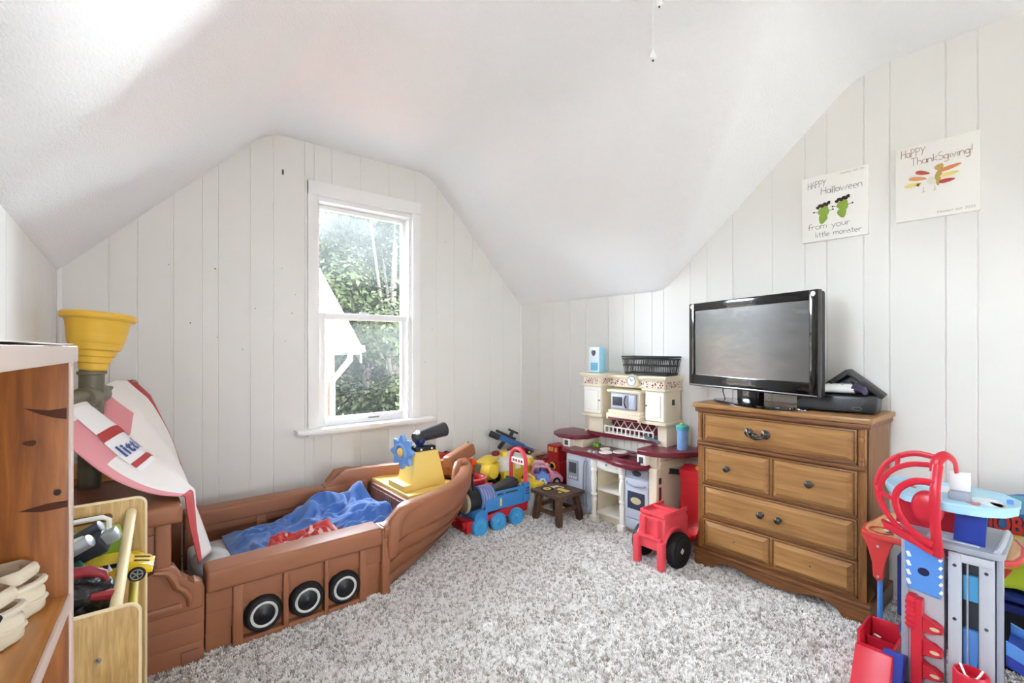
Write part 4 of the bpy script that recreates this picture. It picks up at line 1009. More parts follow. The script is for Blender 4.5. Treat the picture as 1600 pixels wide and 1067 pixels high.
for s, y in ((-1, 1.383), (1, 1.541)):
    S('fender', M_redf, lambda b: b.tube([(2.262+.108*math.cos(R(a)), y, .090+.112*math.sin(R(a))) for a in range(10, 181, 10)], .012, 8, flat=.7))
    Mw = TR((2.262, y+s*.012, .092), (90*(1 if s < 0 else -1), 0, 0))
    w = S('wheel', M_blk2, lambda b: b.lathe([(0, -.01), (.085, -.01), (.091, 0), (.091, .028), (.083, .038), (.066, .040), (.060, .036), (0, .036)], 36, Mw))
    S('hub_mark', mat('light_grey_plastic', (196, 196, 194), .4), lambda b: b.box((2.262, y+s*.049, .092), (.024, .002, .024), .0005, rot=(0, 45, 0)), w)
    for k in range(24): 
        a = k*15; S('tread', M_blk2, lambda b: b.box((2.262+.091*math.cos(R(a)), y+s*.026, .092+.091*math.sin(R(a))), (.003, .028, .008), .001, rot=(0, -a, 0)), w)

# ================================================================== small wooden stool
st = thing('step_stool', 'small dark-stained wooden stool painted with a tractor', 'stool', (2.268, 2.258, 0), 2)
M_stool = wood('dark_stained_wood', (58, 40, 30), (104, 76, 58), (12, 1.2, 12), 8, .5)
M_leg = wood('dark_stained_leg', (62, 42, 30), (112, 78, 56), (12, 12, 1.2), 8, .5)
b = MB(); b.box((0, 0, .192), (.255, .265, .024), .005); tp_ = b.build('seat', M_stool, st)
for sx in (-1, 1):
    for sy in (-1, 1):
        b = MB(); b.box((0, 0, 0), (.036, .036, .186), .003); o = b.build('leg', M_leg, st); o.location = (sx*.092, sy*.097, .091); o.rotation_euler = (R(sy*7), R(-sx*7), 0)
for sx in (-1, 1):
    b = MB(); b.box((sx*.094, 0, .072), (.016, .170, .026), .002); b.build('stretcher', M_leg, st)
for sy in (-1, 1):
    b = MB(); b.box((0, sy*.099, .095), (.165, .016, .026), .002); b.build('stretcher', M_leg, st)
# tractor painted on the seat
M_pyel = mat('yellow_paint', (214, 196, 84), .6); M_pblk = mat('black_paint', (28, 26, 24), .6); M_pwht = mat('white_paint', (206, 200, 188), .6)
def flat(name, m, poly, z): b = MB(); b.prism(poly, .0008, Matrix.Translation((0, 0, z))); return b.build(name, m, tp_, 0)
flat('painted_wheel', M_pblk, arc(-.045, .055, .046, 0, 345, 22), .2041); flat('painted_wheel', M_pyel, arc(-.045, .055, .028, 0, 345, 22), .2048); flat('painted_hub', M_pblk, arc(-.045, .055, .008, 0, 340, 10), .2055)
flat('painted_wheel', M_pblk, arc(-.042, -.058, .024, 0, 345, 18), .2041); flat('painted_wheel', M_pyel, arc(-.042, -.058, .014, 0, 345, 18), .2048)
flat('painted_cab', M_pwht, [(.0, .075), (.062, .062), (.066, .0), (.05, -.01), (.05, .03), (.01, .04), (-.002, .02)], .2041); flat('painted_bonnet', M_pyel, [(-.012, .0), (.032, .012), (.034, -.085), (-.01, -.085)], .2041)

# ================================================================== blue ride-on train
tr = thing('ride_on_train', 'blue and red ride-on toy train numbered 1 with a red arched handle', 'ride-on toy', (1.83, 2.44, 0))
T_ = maker(tr)
M_tblue = mat('train_blue_plastic', (58, 128, 190), .42); M_wblue = mat('wheel_blue_plastic', (66, 156, 208), .42); M_tred = mat('train_red_plastic', (186, 32, 40), .42); M_lil = mat('lilac_grey_plastic', (140, 132, 172), .45)
T_('underframe', M_tred, lambda b: b.prism([(1.60, .070), (2.075, .070), (2.085, .135), (2.05, .14), (1.60, .095)], .135, Matrix(((1, 0, 0, 0), (0, 0, 1, 2.372), (0, 1, 0, 0), (0, 0, 0, 1))), .006))
bm_ = T_('buffer_beam', M_tred, lambda b: b.b2((1.578, 2.355, .035), (1.612, 2.522, .105), .006))
for y in (2.385, 2.49): T_('buffer', M_tred, lambda b: b.cyl((1.580, y, .080), (1.558, y, .080), .018, .022, 16), bm_)
for x in (1.678, 1.822, 1.970):
    for s, y in ((-1, 2.372), (1, 2.507)):
        Mw = TR((x, y, .056), (90*(1 if s < 0 else -1), 0, 0))
        T_('wheel', M_wblue, lambda b: b.lathe([(0, -.004), (.056, -.004), (.056, .020), (.052, .025), (.047, .024), (.044, .018), (.018, .018), (.013, .024), (0, .024)], 28, Mw))
tk = T_('side_tank', M_tblue, lambda b: b.b2((1.72, 2.362, .130), (2.055, 2.518, .212), .006))
T_('splasher', M_tblue, lambda b: b.cyl((1.690, 2.360, .105), (1.690, 2.520, .105), .052, seg=24, bev=.004))
for y in (2.362, 2.506): T_('tank_rail', M_tblue, lambda b: b.b2((1.80, y, .21), (2.04, y+.012, .245), .003))
for x0, x1 in ((1.815, 1.86), (1.885, 1.98)): T_('tank_slot', M_dkgrey, lambda b: b.b2((x0, 2.3600, .221), (x1, 2.3625, .232), .0008), tk)
text('1', .06, mat('number_yellow', (236, 222, 150), .5), tk, TR((1.842, 2.3612, .172), (90, 0, 0)), name='number', bold=.004)
T_('smokebox', M_black, lambda b: b.cyl((1.622, 2.44, .205), (1.705, 2.44, .205), .070, seg=28, bev=.006))
fp_ = T_('front_plate', mat('stone_grey_plastic', (172, 166, 140), .5), lambda b: b.lathe([(0, 0), (.064, 0), (.066, .008), (.060, .018), (.030, .024), (0, .025)], 28, TR((1.622, 2.44, .198), (0, -90, 0))))
T_('funnel', M_black, lambda b: b.lathe([(.028, 0), (.024, .02), (.022, .07), (.027, .088), (.030, .092), (.028, .10), (0, .10)], 20, Matrix.Translation((1.655, 2.44, .268))))
T_('boiler', M_tblue, lambda b: b.cyl((1.70, 2.44, .205), (1.81, 2.44, .205), .073, seg=28))
for k in range(5): T_('boiler_band', M_lil, lambda b: b.cyl((1.708+k*.020, 2.44, .205), (1.720+k*.020, 2.44, .205), .0765, seg=28, bev=.002))
def saddle(b):
    def g(u, v):
        x = 1.80+.20*u; w = .070*(1-.25*(1-u)**2); y = 2.44+w*(2*v-1)
        z = .238+.055*u**2.2+.012*math.sin(math.pi*u)-.030*(2*v-1)**4+.012*(1-u)**3
        return (x, y, z)
    b.grid(g, 18, 14)
    b.b2((1.80, 2.385, .205), (2.0, 2.495, .240), .008)
sd = T_('saddle', M_black, saddle, smooth=70)
T_('saddle_back', M_black, lambda b: b.b2((1.985, 2.385, .215), (2.005, 2.495, .292), .008), sd)
for y in (2.350, 2.500): T_('handle_block', M_tblue, lambda b: b.b2((2.032, y, .14), (2.080, y+.035, .265), .006))
for k in range(3): T_('block_slot', M_dkgrey, lambda b: b.b2((2.040, 2.3485, .19+k*.018), (2.072, 2.3515, .197+k*.018), .0006))
hp = [(2.056, 2.368, .26), (2.056, 2.366, .33), (2.056, 2.366, .385)]+[(2.056, 2.443-.077*math.cos(R(a)), .395+.077*math.sin(R(a))) for a in range(0, 181, 15)]+[(2.056, 2.52, .385), (2.056, 2.52, .33), (2.056, 2.518, .26)]
hdl = T_('push_handle', mat('rose_red_plastic', (212, 62, 74), .42), lambda b: b.tube(hp, .0135, 12))
T_('handle_plate', M_white, lambda b: b.b2((2.050, 2.376, .372), (2.062, 2.510, .412), .004), hdl)
for k in range(4): T_('plate_print', M_tred, lambda b: b.b2((2.0485, 2.392+k*.028, .384), (2.0505, 2.410+k*.028, .401), .0005), hdl)
tr.location.x += .02
# ================================================================== heap of toys in the corner behind the train
def single(name, m, f, label, cat, loc=(0, 0, 0), rz=0, group=None, smooth=40, solid=0):
    b = MB(); f(b); o = b.build(name, m, None, smooth, solid); o.location = loc
    o.rotation_euler = (0, 0, R(rz)) if not isinstance(rz, tuple) else tuple(R(a) for a in rz)
    return tag(o, label, cat, group)
def P(name, m, parent, f, smooth=40): b = MB(); f(b); return b.build(name, m, parent, smooth)
M_ty = mat('toy_yellow', (236, 204, 62), .45); M_tr = mat('toy_red', (196, 36, 38), .42); M_to = mat('toy_orange', (224, 92, 34), .5); M_tb = mat('toy_blue', (56, 108, 176), .45)
M_tk = mat('toy_black', (30, 30, 34), .45); M_tw = mat('toy_white', (234, 232, 226), .45); M_tg = mat('toy_grey', (150, 152, 158), .5); M_tp = mat('toy_pink', (238, 158, 184), .42); M_tv = mat('toy_violet', (118, 98, 186), .45); M_tm = mat('toy_maroon', (128, 24, 34), .4)
# grey fabric bin that carries part of the heap
bn = thing('toy_bin', 'dark grey fabric bin buried under toys behind the train', 'bin', (1.90, 2.77, 0))
M_bin = mat('charcoal_fabric', (66, 68, 74), .95, noise=(60, .15))
P('bin_wall', M_bin, bn, lambda b: [b.b2(a, c, .004) for a, c in (((-.17, -.18, 0), (-.155, .18, .2)), ((.155, -.18, 0), (.17, .18, .2)), ((-.155, -.18, 0), (.155, -.165, .2)), ((-.155, .165, 0), (.155, .18, .2)))] and None)
P('bin_lid', M_bin, bn, lambda b: b.b2((-.155, -.165, .17), (.155, .165, .195), .004))
# red bowl with a spout
rbw = thing('toy_bowl', 'red toy scoop bowl with a round spout above the train boiler', 'toy', (1.825, 2.615, .196), 14)
P('bowl', M_tr, rbw, lambda b: b.lathe([(0, 0), (.052, 0), (.056, .03), (.078, .035), (.088, .088), (.084, .092), (.076, .086), (.066, .045), (0, .04)], 28))
P('bowl_rim', mat('pale_red_plastic', (232, 108, 104), .45), rbw, lambda b: b.lathe([(.083, .086), (.092, .088), (.093, .096), (.084, .097)], 28))
P('spout', mat('coral_red_plastic', (220, 74, 68), .45), rbw, lambda b: b.cyl((.05, -.045, .028), (.098, -.085, .026), .019, .021, 16, .003))
# orange toy creature
oc = thing('toy_creature', 'orange knobbly toy creature beside the bow of the ship bed', 'toy', (1.900, 2.800, .196))
def creature(b):
    for c, r_ in (((0, 0, .05), .052), ((.005, .0, .115), .045), ((-.004, .004, .175), .040), ((.035, -.03, .145), .024), ((-.035, -.02, .1), .026), ((.04, .01, .06), .03), ((-.03, .02, .195), .02)): b.ball(c, r_, seg=14, rings=10)
    for k in range(6): b.ball((.03*math.cos(k), .03*math.sin(k*1.7), .08+.02*k), .018, seg=8, rings=6)
P('creature_body', M_to, oc, creature, 70); P('creature_eye', M_tw, oc, lambda b: b.ball((-.012, -.036, .185), .010, seg=10)); P('creature_eye', M_tw, oc, lambda b: b.ball((.016, -.036, .185), .010, seg=10))
# blue grey toy shark on its side
sh = thing('toy_shark', 'blue-grey toy shark with open jaws leaning in the toy heap', 'toy', (1.965, 2.895, .310), (0, 28, 30))
P('shark_body', mat('blue_grey_plastic', (132, 142, 168), .4, noise=(12, .1)), sh, lambda b: b.tube([(-.085, 0, 0), (-.04, 0, .008), (.02, 0, .015), (.07, 0, .018), (.10, 0, .012), (.115, 0, .0)], [.010, .034, .046, .042, .030, .008], 14), 70)
P('fin', mat('blue_grey_plastic', (132, 142, 168), .4), sh, lambda b: b.prism([(-.01, 0), (.035, 0), (-.005, .05)], .008, TR((.0, .004, .055), (90, 0, 0)), .002))
P('tail_fin', mat('blue_grey_plastic', (132, 142, 168), .4), sh, lambda b: b.prism([(0, -.045), (-.035, .05), (-.02, .055), (.02, 0)], .008, TR((-.085, .004, 0), (90, 0, 0)), .002))
P('jaw', M_tw, sh, lambda b: b.tube([(.07, -.028, -.018), (.10, -.016, -.022), (.108, 0, -.022), (.10, .016, -.022), (.07, .028, -.018)], .006, 8))
# black curved horn sticking out of the heap
single('toy_tail', M_tk, lambda b: b.tube([(0, 0, 0), (.02, .01, .05), (.045, .02, .11), (.075, .03, .165), (.10, .035, .20)], [.026, .022, .015, .009, .002], 10), 'black pointed dinosaur tail sticking up from the toy heap', 'toy', (1.925, 2.93, .25))
# yellow dump truck with a round drum
dt = thing('toy_truck', 'yellow toy mixer truck with a brown-mouthed drum in the heap', 'toy truck', (2.025, 2.735, .196), 24)
P('truck_bed', M_ty, dt, lambda b: b.b2((-.10, -.06, .02), (.10, .06, .05), .006))
P('truck_cab', M_ty, dt, lambda b: b.b2((.03, -.055, .05), (.10, .055, .125), .008))
P('truck_hood', M_ty, dt, lambda b: b.box((.01, 0, .15), (.15, .12, .02), .008, rot=(0, -8, 0)))
dm = P('drum', M_ty, dt, lambda b: b.lathe([(.0, .06), (.05, .05), (.062, .0), (.058, -.03), (.050, -.032), (.048, .0), (0, .02)], 24, TR((-.05, -.045, .085), (78, 0, -12))))
P('drum_load', mat('toffee_brown', (150, 92, 46), .6, noise=(60, .3)), dm, lambda b: b.lathe([(0, -.012), (.035, -.012), (.049, -.010), (.049, .0), (0, .0)], 20, TR((-.05, -.045, .085), (78, 0, -12))))
for x in (-.06, .06):
    for s in (-1, 1): P('wheel', M_tk, dt, lambda b: b.cyl((x, s*.05, .025), (x, s*.072, .025), .025, seg=18, bev=.003))
# yellow post block behind
single('toy_block', M_ty, lambda b: (b.b2((-.03, -.03, 0), (.03, .03, .09), .006), b.cyl((0, 0, .09), (0, 0, .102), .018, seg=14)) and None, 'upright yellow toy block behind the truck in the heap', 'toy block', (2.02, 2.93, .196), 15)
# white cabinet of drawers that carries the upper toys
dwr = thing('toy_chest', 'white plastic drawer box against the window wall under the red plane', 'storage box', (1.93, 3.07, 0))
P('chest_body', M_tw, dwr, lambda b: b.b2((-.17, -.10, 0), (.17, .10, .30), .008))
for k in range(2): 
    d_ = P('chest_drawer', M_tw, dwr, lambda b: b.b2((-.16, -.11, .015+k*.145), (.16, -.098, .145+k*.145), .004)); P('drawer_pull', M_tg, d_, lambda b: b.b2((-.03, -.118, .075+k*.145), (.03, -.109, .087+k*.145), .002))
# red toy plane on it
pl_ = thing('toy_plane', 'red toy plane with pointed wings on the white drawer box', 'toy plane', (1.88, 3.08, .302), 20)
P('fuselage', M_tr, pl_, lambda b: b.tube([(-.12, 0, .03), (-.07, 0, .038), (.03, 0, .042), (.10, 0, .036)], [.006, .022, .026, .014], 12), 70)
P('wing', M_tr, pl_, lambda b: b.prism([(-.03, -.14), (.015, -.15), (.06, 0), (.015, .15), (-.03, .14), (-.01, 0)], .010, Matrix.Translation((0, 0, .046)), .003))
P('tail_wing', M_tr, pl_, lambda b: b.prism([(-.13, -.05), (-.10, -.05), (-.08, 0), (-.10, .05), (-.13, .05)], .008, Matrix.Translation((0, 0, .04)), .002)); P('tail_fin', M_tr, pl_, lambda b: b.prism([(0, 0), (.04, 0), (0, .045)], .006, TR((-.13, .003, .04), (90, 0, 0))))
P('cockpit', M_tk, pl_, lambda b: b.ball((.02, 0, .06), .018, (1.5, .8, .7), 12, 8))
# big white and yellow playhouse box
ph_ = thing('toy_house', 'yellow and white toy house with red doors behind the train handle', 'toy house', (2.285, 2.80, 0), 3)
P('house_wall', M_ty, ph_, lambda b: [b.b2(a, c, .004) for a, c in (((-.155, -.125, 0), (-.105, -.110, .26)), ((-.045, -.125, 0), (.02, -.110, .26)), ((.09, -.125, 0), (.155, -.110, .26)), ((-.105, -.125, 0), (-.045, -.110, .06)), ((.02, -.125, 0), (.09, -.110, .05)), ((-.105, -.125, .2), (-.045, -.110, .26)), ((.02, -.125, .2), (.09, -.110, .26)), ((-.155, -.11, 0), (-.14, .125, .26)), ((.14, -.11, 0), (.155, .125, .26)), ((-.14, .11, 0), (.14, .125, .26)))] and None)
P('house_floor', M_tw, ph_, lambda b: b.b2((-.14, -.11, .24), (.14, .11, .252), .002))
for x in (-.078, .052): P('house_door', M_tr, ph_, lambda b: b.b2((x-.022, -.108, .06), (x+.022, -.100, .19), .003))
P('roof', M_tw, ph_, lambda b: b.prism([(-.175, 0), (.175, 0), (.12, .075), (-.13, .075)], .26, Matrix(((1, 0, 0, 0), (0, 0, 1, -.13), (0, 1, 0, .26), (0, 0, 0, 1))), .01))
for x in (-.08, .03, .11): P('roof_tab', M_ty, ph_, lambda b: b.b2((x-.03, -.14, .265), (x+.02, -.128, .325), .004))
P('chimney', M_ty, ph_, lambda b: b.b2((-.06, .0, .33), (-.01, .05, .365), .005))
for x in (-.13, -.02, .11): P('shutter', M_ty, ph_, lambda b: b.b2((x-.012, -.135, .09), (x+.012, -.124, .19), .003))
P('gable_window', M_tm, ph_, lambda b: b.ball((-.09, .05, .355), .03, (1.2, 1, .7), 12, 8))
# crinkled silver grey bag
def bag(b):
    def g(u, v):
        a = 2*math.pi*u; w = 1+.18*math.sin(3*a)+.12*mnoise.noise(Vector((math.cos(a)*2.4, math.sin(a)*2.4, v*4)))
        r_ = (.052+.018*math.sin(math.pi*v))*(1-.35*max(0, v-.8)/.2)*w
        return (r_*.8*math.cos(a), r_*1.25*math.sin(a), .002+.205*v+.008*mnoise.noise(Vector((u*12, v*6, 2))))
    b.grid(g, 40, 26); b.grid(lambda u, v: tuple(Vector(g(u, 1)).lerp(Vector((0, 0, .195)), v)), 40, 3)
single('crinkled_bag', mat('silver_grey_foil', (186, 184, 178), .38, .25, bump=(28, .5)), bag, 'crinkled silver-grey bag standing between the train and the stool', 'bag', (2.160, 2.478, 0), 20, smooth=70)
# yellow crate with blue star and white clip on it
cr = thing('toy_crate', 'narrow yellow toy crate standing behind the wooden stool', 'crate', (2.255, 2.50, 0), 4)
P('crate_wall', M_ty, cr, lambda b: [b.b2(a, c, .003) for a, c in (((-.04, -.08, 0), (-.028, .08, .20)), ((.028, -.08, 0), (.04, .08, .20)), ((-.028, -.08, 0), (.028, -.068, .20)), ((-.028, .068, 0), (.028, .08, .20)))] and None)
P('crate_lid', M_ty, cr, lambda b: b.b2((-.042, -.082, .198), (.042, .082, .212), .004))
P('crate_handle', M_ty, cr, lambda b: b.tube([(-.03, -.05, .21), (-.03, -.05, .245), (-.03, 0, .262), (-.03, .05, .245), (-.03, .05, .21)], .008, 8))
P('crate_button', mat('toy_lemon', (240, 224, 92), .45), cr, lambda b: b.cyl((-.041, .0, .075), (-.047, 0, .075), .02, seg=18))
def star(r0, r1, n=5): return [((r0 if k % 2 == 0 else r1)*math.cos(R(90+k*180/n)), (r0 if k % 2 == 0 else r1)*math.sin(R(90+k*180/n))) for k in range(2*n)]
single('toy_star', mat('cornflower_plastic', (92, 136, 214), .45), lambda b: b.prism(star(.062, .034), .03, TR((0, 0, .058), (90, 0, 0)), .006), 'cornflower blue star-shaped toy behind the stool', 'toy', (2.335, 2.475, .16), (-12, 0, -35))
wc = single('toy_clip', M_tw, lambda b: b.tube([(-.018, 0, 0), (-.024, 0, .03), (-.010, 0, .06), (.010, 0, .06), (.024, 0, .03), (.018, 0, 0)], .008, 8), 'small white loop-shaped toy in front of the blue star', 'toy', (2.300, 2.435, .165), (-8, 0, -30))
# low box under the pink car
single('shoe_box', mat('plain_cardboard', (196, 176, 150), .9), lambda b: (b.b2((-.095, -.095, 0), (.095, .095, .13), .003), b.b2((-.1, -.1, .105), (.1, .1, .135), .003)) and None, 'low cardboard box under the pink toy car', 'box', (2.465, 2.585, 0), -2)
b = MB(); b.b2((-.05, -.04, 0), (.05, .04, .155), .006); o = b.build('toy_block', M_tw); o.location = (2.315, 2.462, 0); o.rotation_euler = (0, 0, R(-30)); tag(o, 'white toy block that carries the blue star', 'toy block'); 
pc = thing('toy_car', 'pink toy convertible with violet seats behind the stool', 'toy car', (2.455, 2.595, .137), -32)
def carbody(b, L, W, prof): b.prism(prof, W, Matrix(((1, 0, 0, 0), (0, 0, 1, -W/2), (0, 1, 0, 0), (0, 0, 0, 1))), .010, 3)
P('car_body', M_tp, pc, lambda b: carbody(b, .27, .13, [(-.135, .02), (.135, .02), (.14, .05), (.12, .072), (.045, .082), (-.085, .082), (-.135, .07)]))
P('car_floor', M_tv, pc, lambda b: b.b2((-.075, -.045, .078), (.035, .045, .086), .002))
P('windshield_frame', M_tp, pc, lambda b: b.tube([(.06, -.058, .075), (.025, -.055, .13), (.018, 0, .138), (.025, .055, .13), (.06, .058, .075)], .009, 8))
P('roll_bar', M_tp, pc, lambda b: b.tube([(-.10, -.058, .075), (-.085, -.055, .128), (-.08, 0, .138), (-.085, .055, .128), (-.10, .058, .075)], .010, 8))
for y in (-.055, .055): P('roof_rail', M_tp, pc, lambda b: b.tube([(.025, y, .130), (-.03, y, .140), (-.085, y, .130)], .008, 8))
for x in (-.055, .0): P('car_seat', M_tv, pc, lambda b: (b.box((x, 0, .092), (.035, .085, .02), .006), b.box((x-.02, 0, .108), (.012, .085, .045), .005)) and None)
P('dashboard', M_tm, pc, lambda b: b.b2((.02, -.045, .08), (.04, .045, .105), .004))
for x in (-.085, .088):
    for s in (-1, 1):
        w_ = P('wheel', M_tk, pc, lambda b: b.cyl((x, s*.052, .028), (x, s*.072, .028), .028, seg=20, bev=.003)); P('hubcap', M_tw, w_, lambda b: b.cyl((x, s*.0715, .028), (x, s*.075, .028), .014, seg=16))
# red toy fire chest under the left wing of the kitchen
fs = thing('toy_fire_station', 'red toy fire station with a yellow round badge left of the play kitchen', 'toy', (2.678, 2.685, 0))
M_fr = mat('fire_red_plastic', (176, 28, 34), .35)
P('station_base', M_fr, fs, lambda b: b.b2((-.08, -.115, 0), (.085, .12, .27), .008))
P('station_tower', M_fr, fs, lambda b: b.b2((-.07, -.095, .27), (.06, .03, .395), .01))
P('station_step', M_fr, fs, lambda b: b.b2((-.10, .02, .0), (-.078, .12, .275), .004))
P('station_shelf', mat('dark_red_plastic', (108, 24, 28), .45), fs, lambda b: b.b2((-.10, .015, .27), (.08, .125, .285), .004))
P('badge', mat('brass_yellow', (206, 178, 74), .4), fs, lambda b: b.lathe([(0, 0), (.032, 0), (.032, .006), (.024, .010), (.022, .006), (0, .006)], 8, TR((-.081, -.045, .235), (0, -90, 0))))
P('badge_centre', M_tk, fs, lambda b: b.lathe([(0, .006), (.018, .006), (.018, .009), (0, .009)], 12, TR((-.081, -.045, .235), (0, -90, 0))))
for y in (-.07, -.03, .0): P('lamp', mat('amber_print', (232, 172, 92), .4), fs, lambda b: b.b2((-.074, y-.012, .345), (-.069, y+.012, .378), .002))
P('trim_bar', mat('brass_yellow', (206, 178, 74), .4), fs, lambda b: b.b2((-.103, .03, .235), (-.099, .115, .247), .001))
# tall carton in the corner under the toy blaster
single('carton', mat('plain_cardboard', (196, 176, 150), .9), lambda b: (b.b2((-.18, -.155, 0), (.18, .155, .285), .004), b.b2((-.182, -.02, .2855), (.182, .02, .2875), .0005)) and None, 'cardboard carton in the room corner under the blue blaster', 'box', (2.565, 3.025, 0))
bs = thing('toy_blaster', 'dark blue and black toy blaster lying across the corner carton', 'toy blaster', (2.50, 3.04, .375), (0, 24, -36))
P('blaster_body', M_tb, bs, lambda b: b.b2((-.10, -.022, -.022), (.12, .022, .026), .008))
P('barrel', M_tb, bs, lambda b: b.cyl((.12, 0, .004), (.20, 0, .004), .014, .017, 16))
P('top_rail', M_tk, bs, lambda b: b.b2((-.15, -.016, .026), (.03, .016, .046), .004))
P('sight', M_tk, bs, lambda b: (b.b2((-.035, -.010, .046), (-.005, .010, .085), .003), b.b2((-.06, -.012, .08), (.03, .012, .095), .004)) and None)
P('grip', M_tk, bs, lambda b: b.box((-.06, 0, -.055), (.032, .03, .075), .006, rot=(0, 14, 0)))
P('stock', M_tk, bs, lambda b: b.b2((-.19, -.016, -.03), (-.10, .016, .02), .006)); P('muzzle_ring', mat('lilac_plastic', (150, 146, 200), .45), bs, lambda b: b.cyl((.195, 0, .004), (.21, 0, .004), .02, seg=16))
rc = thing('toy_car', 'dark red toy racing car beside the pink car on the carton edge', 'toy car', (2.50, 2.925, .2885), -10)
P('car_body', M_tm, rc, lambda b: carbody(b, .2, .08, [(-.10, .015), (.10, .015), (.105, .03), (.05, .045), (.02, .066), (-.05, .068), (-.10, .05)]))
for x in (-.062, .062):
    for s in (-1, 1): w_ = P('wheel', M_tk, rc, lambda b: b.cyl((x, s*.03, .022), (x, s*.05, .022), .022, seg=18, bev=.003)); P('hubcap', M_ty, w_, lambda b: b.cyl((x, s*.0495, .022), (x, s*.052, .022), .010, seg=12))
# folded white cloth on the toy house
def cloth(b):
    b.grid(lambda u, v: (-.11+.22*u, -.08+.16*v, .02+.03*sm(1-abs(2*v-1))+.018*mnoise.noise(Vector((u*5, v*5, 1)))), 30, 24)
single('muslin_cloth', mat('white_muslin', (232, 230, 224), .95), cloth, 'crumpled white muslin cloth on the toy heap by the red car', 'cloth', (2.535, 2.77, .212), -20, smooth=70, solid=.004)
single('toy_tub', mat('toy_lemon', (240, 224, 92), .45), lambda b: (b.b2((-.05, -.09, 0), (.05, .09, .215), .008),) and None, 'yellow tub under the white muslin cloth', 'tub', (2.385, 2.745, 0), 0) if False else None
single('ice_cream_tub', M_tw, lambda b: b.lathe([(0, 0), (.065, 0), (.075, .2), (.08, .205), (.08, .222), (0, .222)], 28), 'white round plastic tub under the muslin cloth', 'tub', (2.535, 2.77, 0))
# ================================================================== chest of drawers
ch = thing('chest_of_drawers', 'worn honey-brown wooden chest of drawers with scalloped base', 'chest of drawers', (2.56, .945, 0))
C = maker(ch)
M_oak = wood('worn_honey_wood', (142, 98, 52), (176, 130, 76), (10, .8, 10), 5, .42, coat=.15, wear=.55)
M_oakv = wood('worn_honey_wood_upright', (112, 68, 32), (160, 108, 54), (14, 14, 1.1), 7, .45, coat=.1, wear=.35)
M_oakd = wood('dark_edge_wood', (92, 54, 26), (138, 88, 44), (14, 1.1, 14), 7, .45, coat=.1, wear=.5)
M_side = wood('chest_side_wood', (104, 66, 34), (150, 104, 58), (14, 14, 1.1), 6, .5)
C('top', M_oak, lambda b: b.b2((2.366, .548, .842), (2.752, 1.338, .866), .006))
C('top_moulding', M_oakd, lambda b: b.b2((2.376, .556, .818), (2.752, 1.330, .843), .009, 3))
C('side_panel', M_side, lambda b: b.b2((2.400, .572, .03), (2.748, .592, .82), .002)); C('side_panel', M_side, lambda b: b.b2((2.400, 1.300, .03), (2.748, 1.320, .82), .002))
C('back_panel', M_side, lambda b: b.b2((2.735, .592, .03), (2.747, 1.30, .82)))
C('stile', M_oakv, lambda b: b.b2((2.394, .572, .09), (2.42, .604, .82), .003)); C('stile', M_oakv, lambda b: b.b2((2.394, 1.290, .09), (2.42, 1.320, .82), .003))
for y in (.590, 1.305):
    C('turned_spindle', M_oakv, lambda b: b.lathe([(0, .66), (.011, .66), (.013, .672), (.009, .680), (.013, .69), (.010, .705), (.010, .76), (.013, .775), (.009, .783), (.013, .795), (.011, .812), (0, .812)], 16, Matrix.Translation((2.394, y, 0))))
for z0, z1 in ((.812, .820), (.636, .662), (.430, .440), (.252, .262), (.088, .104)): C('rail', M_oakd, lambda b: b.b2((2.392, .600, z0), (2.42, 1.296, z1), .003))
C('ledge_moulding', M_oakd, lambda b: b.cyl((2.390, .575, .650), (2.390, 1.318, .650), .0105, seg=14))
M_knob = mat('aged_pewter', (86, 80, 74), .35, .9)
def raised(name, parent, y0, y1, z0, z1):
    """a raised field with a sloping border"""
    def f(b):
        x0, x1 = 2.389, 2.374; m = .022
        o_ = [b.bm.verts.new((x0, y, z)) for y, z in ((y0, z0), (y1, z0), (y1, z1), (y0, z1))]
        i_ = [b.bm.verts.new((x1, y, z)) for y, z in ((y0+m, z0+m), (y1-m, z0+m), (y1-m, z1-m), (y0+m, z1-m))]
        b.bm.faces.new(i_)
        for k in range(4): b.bm.faces.new((o_[k], o_[(k+1) % 4], i_[(k+1) % 4], i_[k]))
        b.bm.faces.new(o_[::-1])
    for a, c in (((y0-.004, z0-.003), (y1+.004, z0+.002)), ((y0-.004, z1-.002), (y1+.004, z1+.003)), ((y0-.004, z0), (y0+.001, z1)), ((y1-.001, z0), (y1+.004, z1))):
        C('panel_bead', M_oakd, lambda b: b.b2((2.3835, a[0], a[1]), (2.3885, c[0], c[1]), .0012), parent)
    return C(name, M_oak, f, parent, smooth=0)
def knob(parent, y, z, x=2.374):
    C('knob', M_knob, lambda b: b.lathe([(0, 0), (.013, 0), (.013, .003), (.006, .006), (.006, .014), (.015, .018), (.0165, .023), (.012, .029), (.004, .031), (0, .031)], 18, TR((x, y, z), (0, -90, 0))), parent)
def drawer(z0, z1, panels, knobs):
    d = C('drawer', M_oak, lambda b: b.b2((2.388, .606, z0), (2.70, 1.288, z1), .003))
    C('drawer_edge', M_oakd, lambda b: (b.b2((2.384, .606, z0), (2.39, 1.288, z0+.008), .002),) and None, d)
    for y0, y1 in panels: raised('raised_panel', d, y0, y1, z0+.010, z1-.006)
    for y, z in knobs: knob(d, y, z)
    return d
d1 = drawer(.664, .811, [(.616, 1.278)], [])
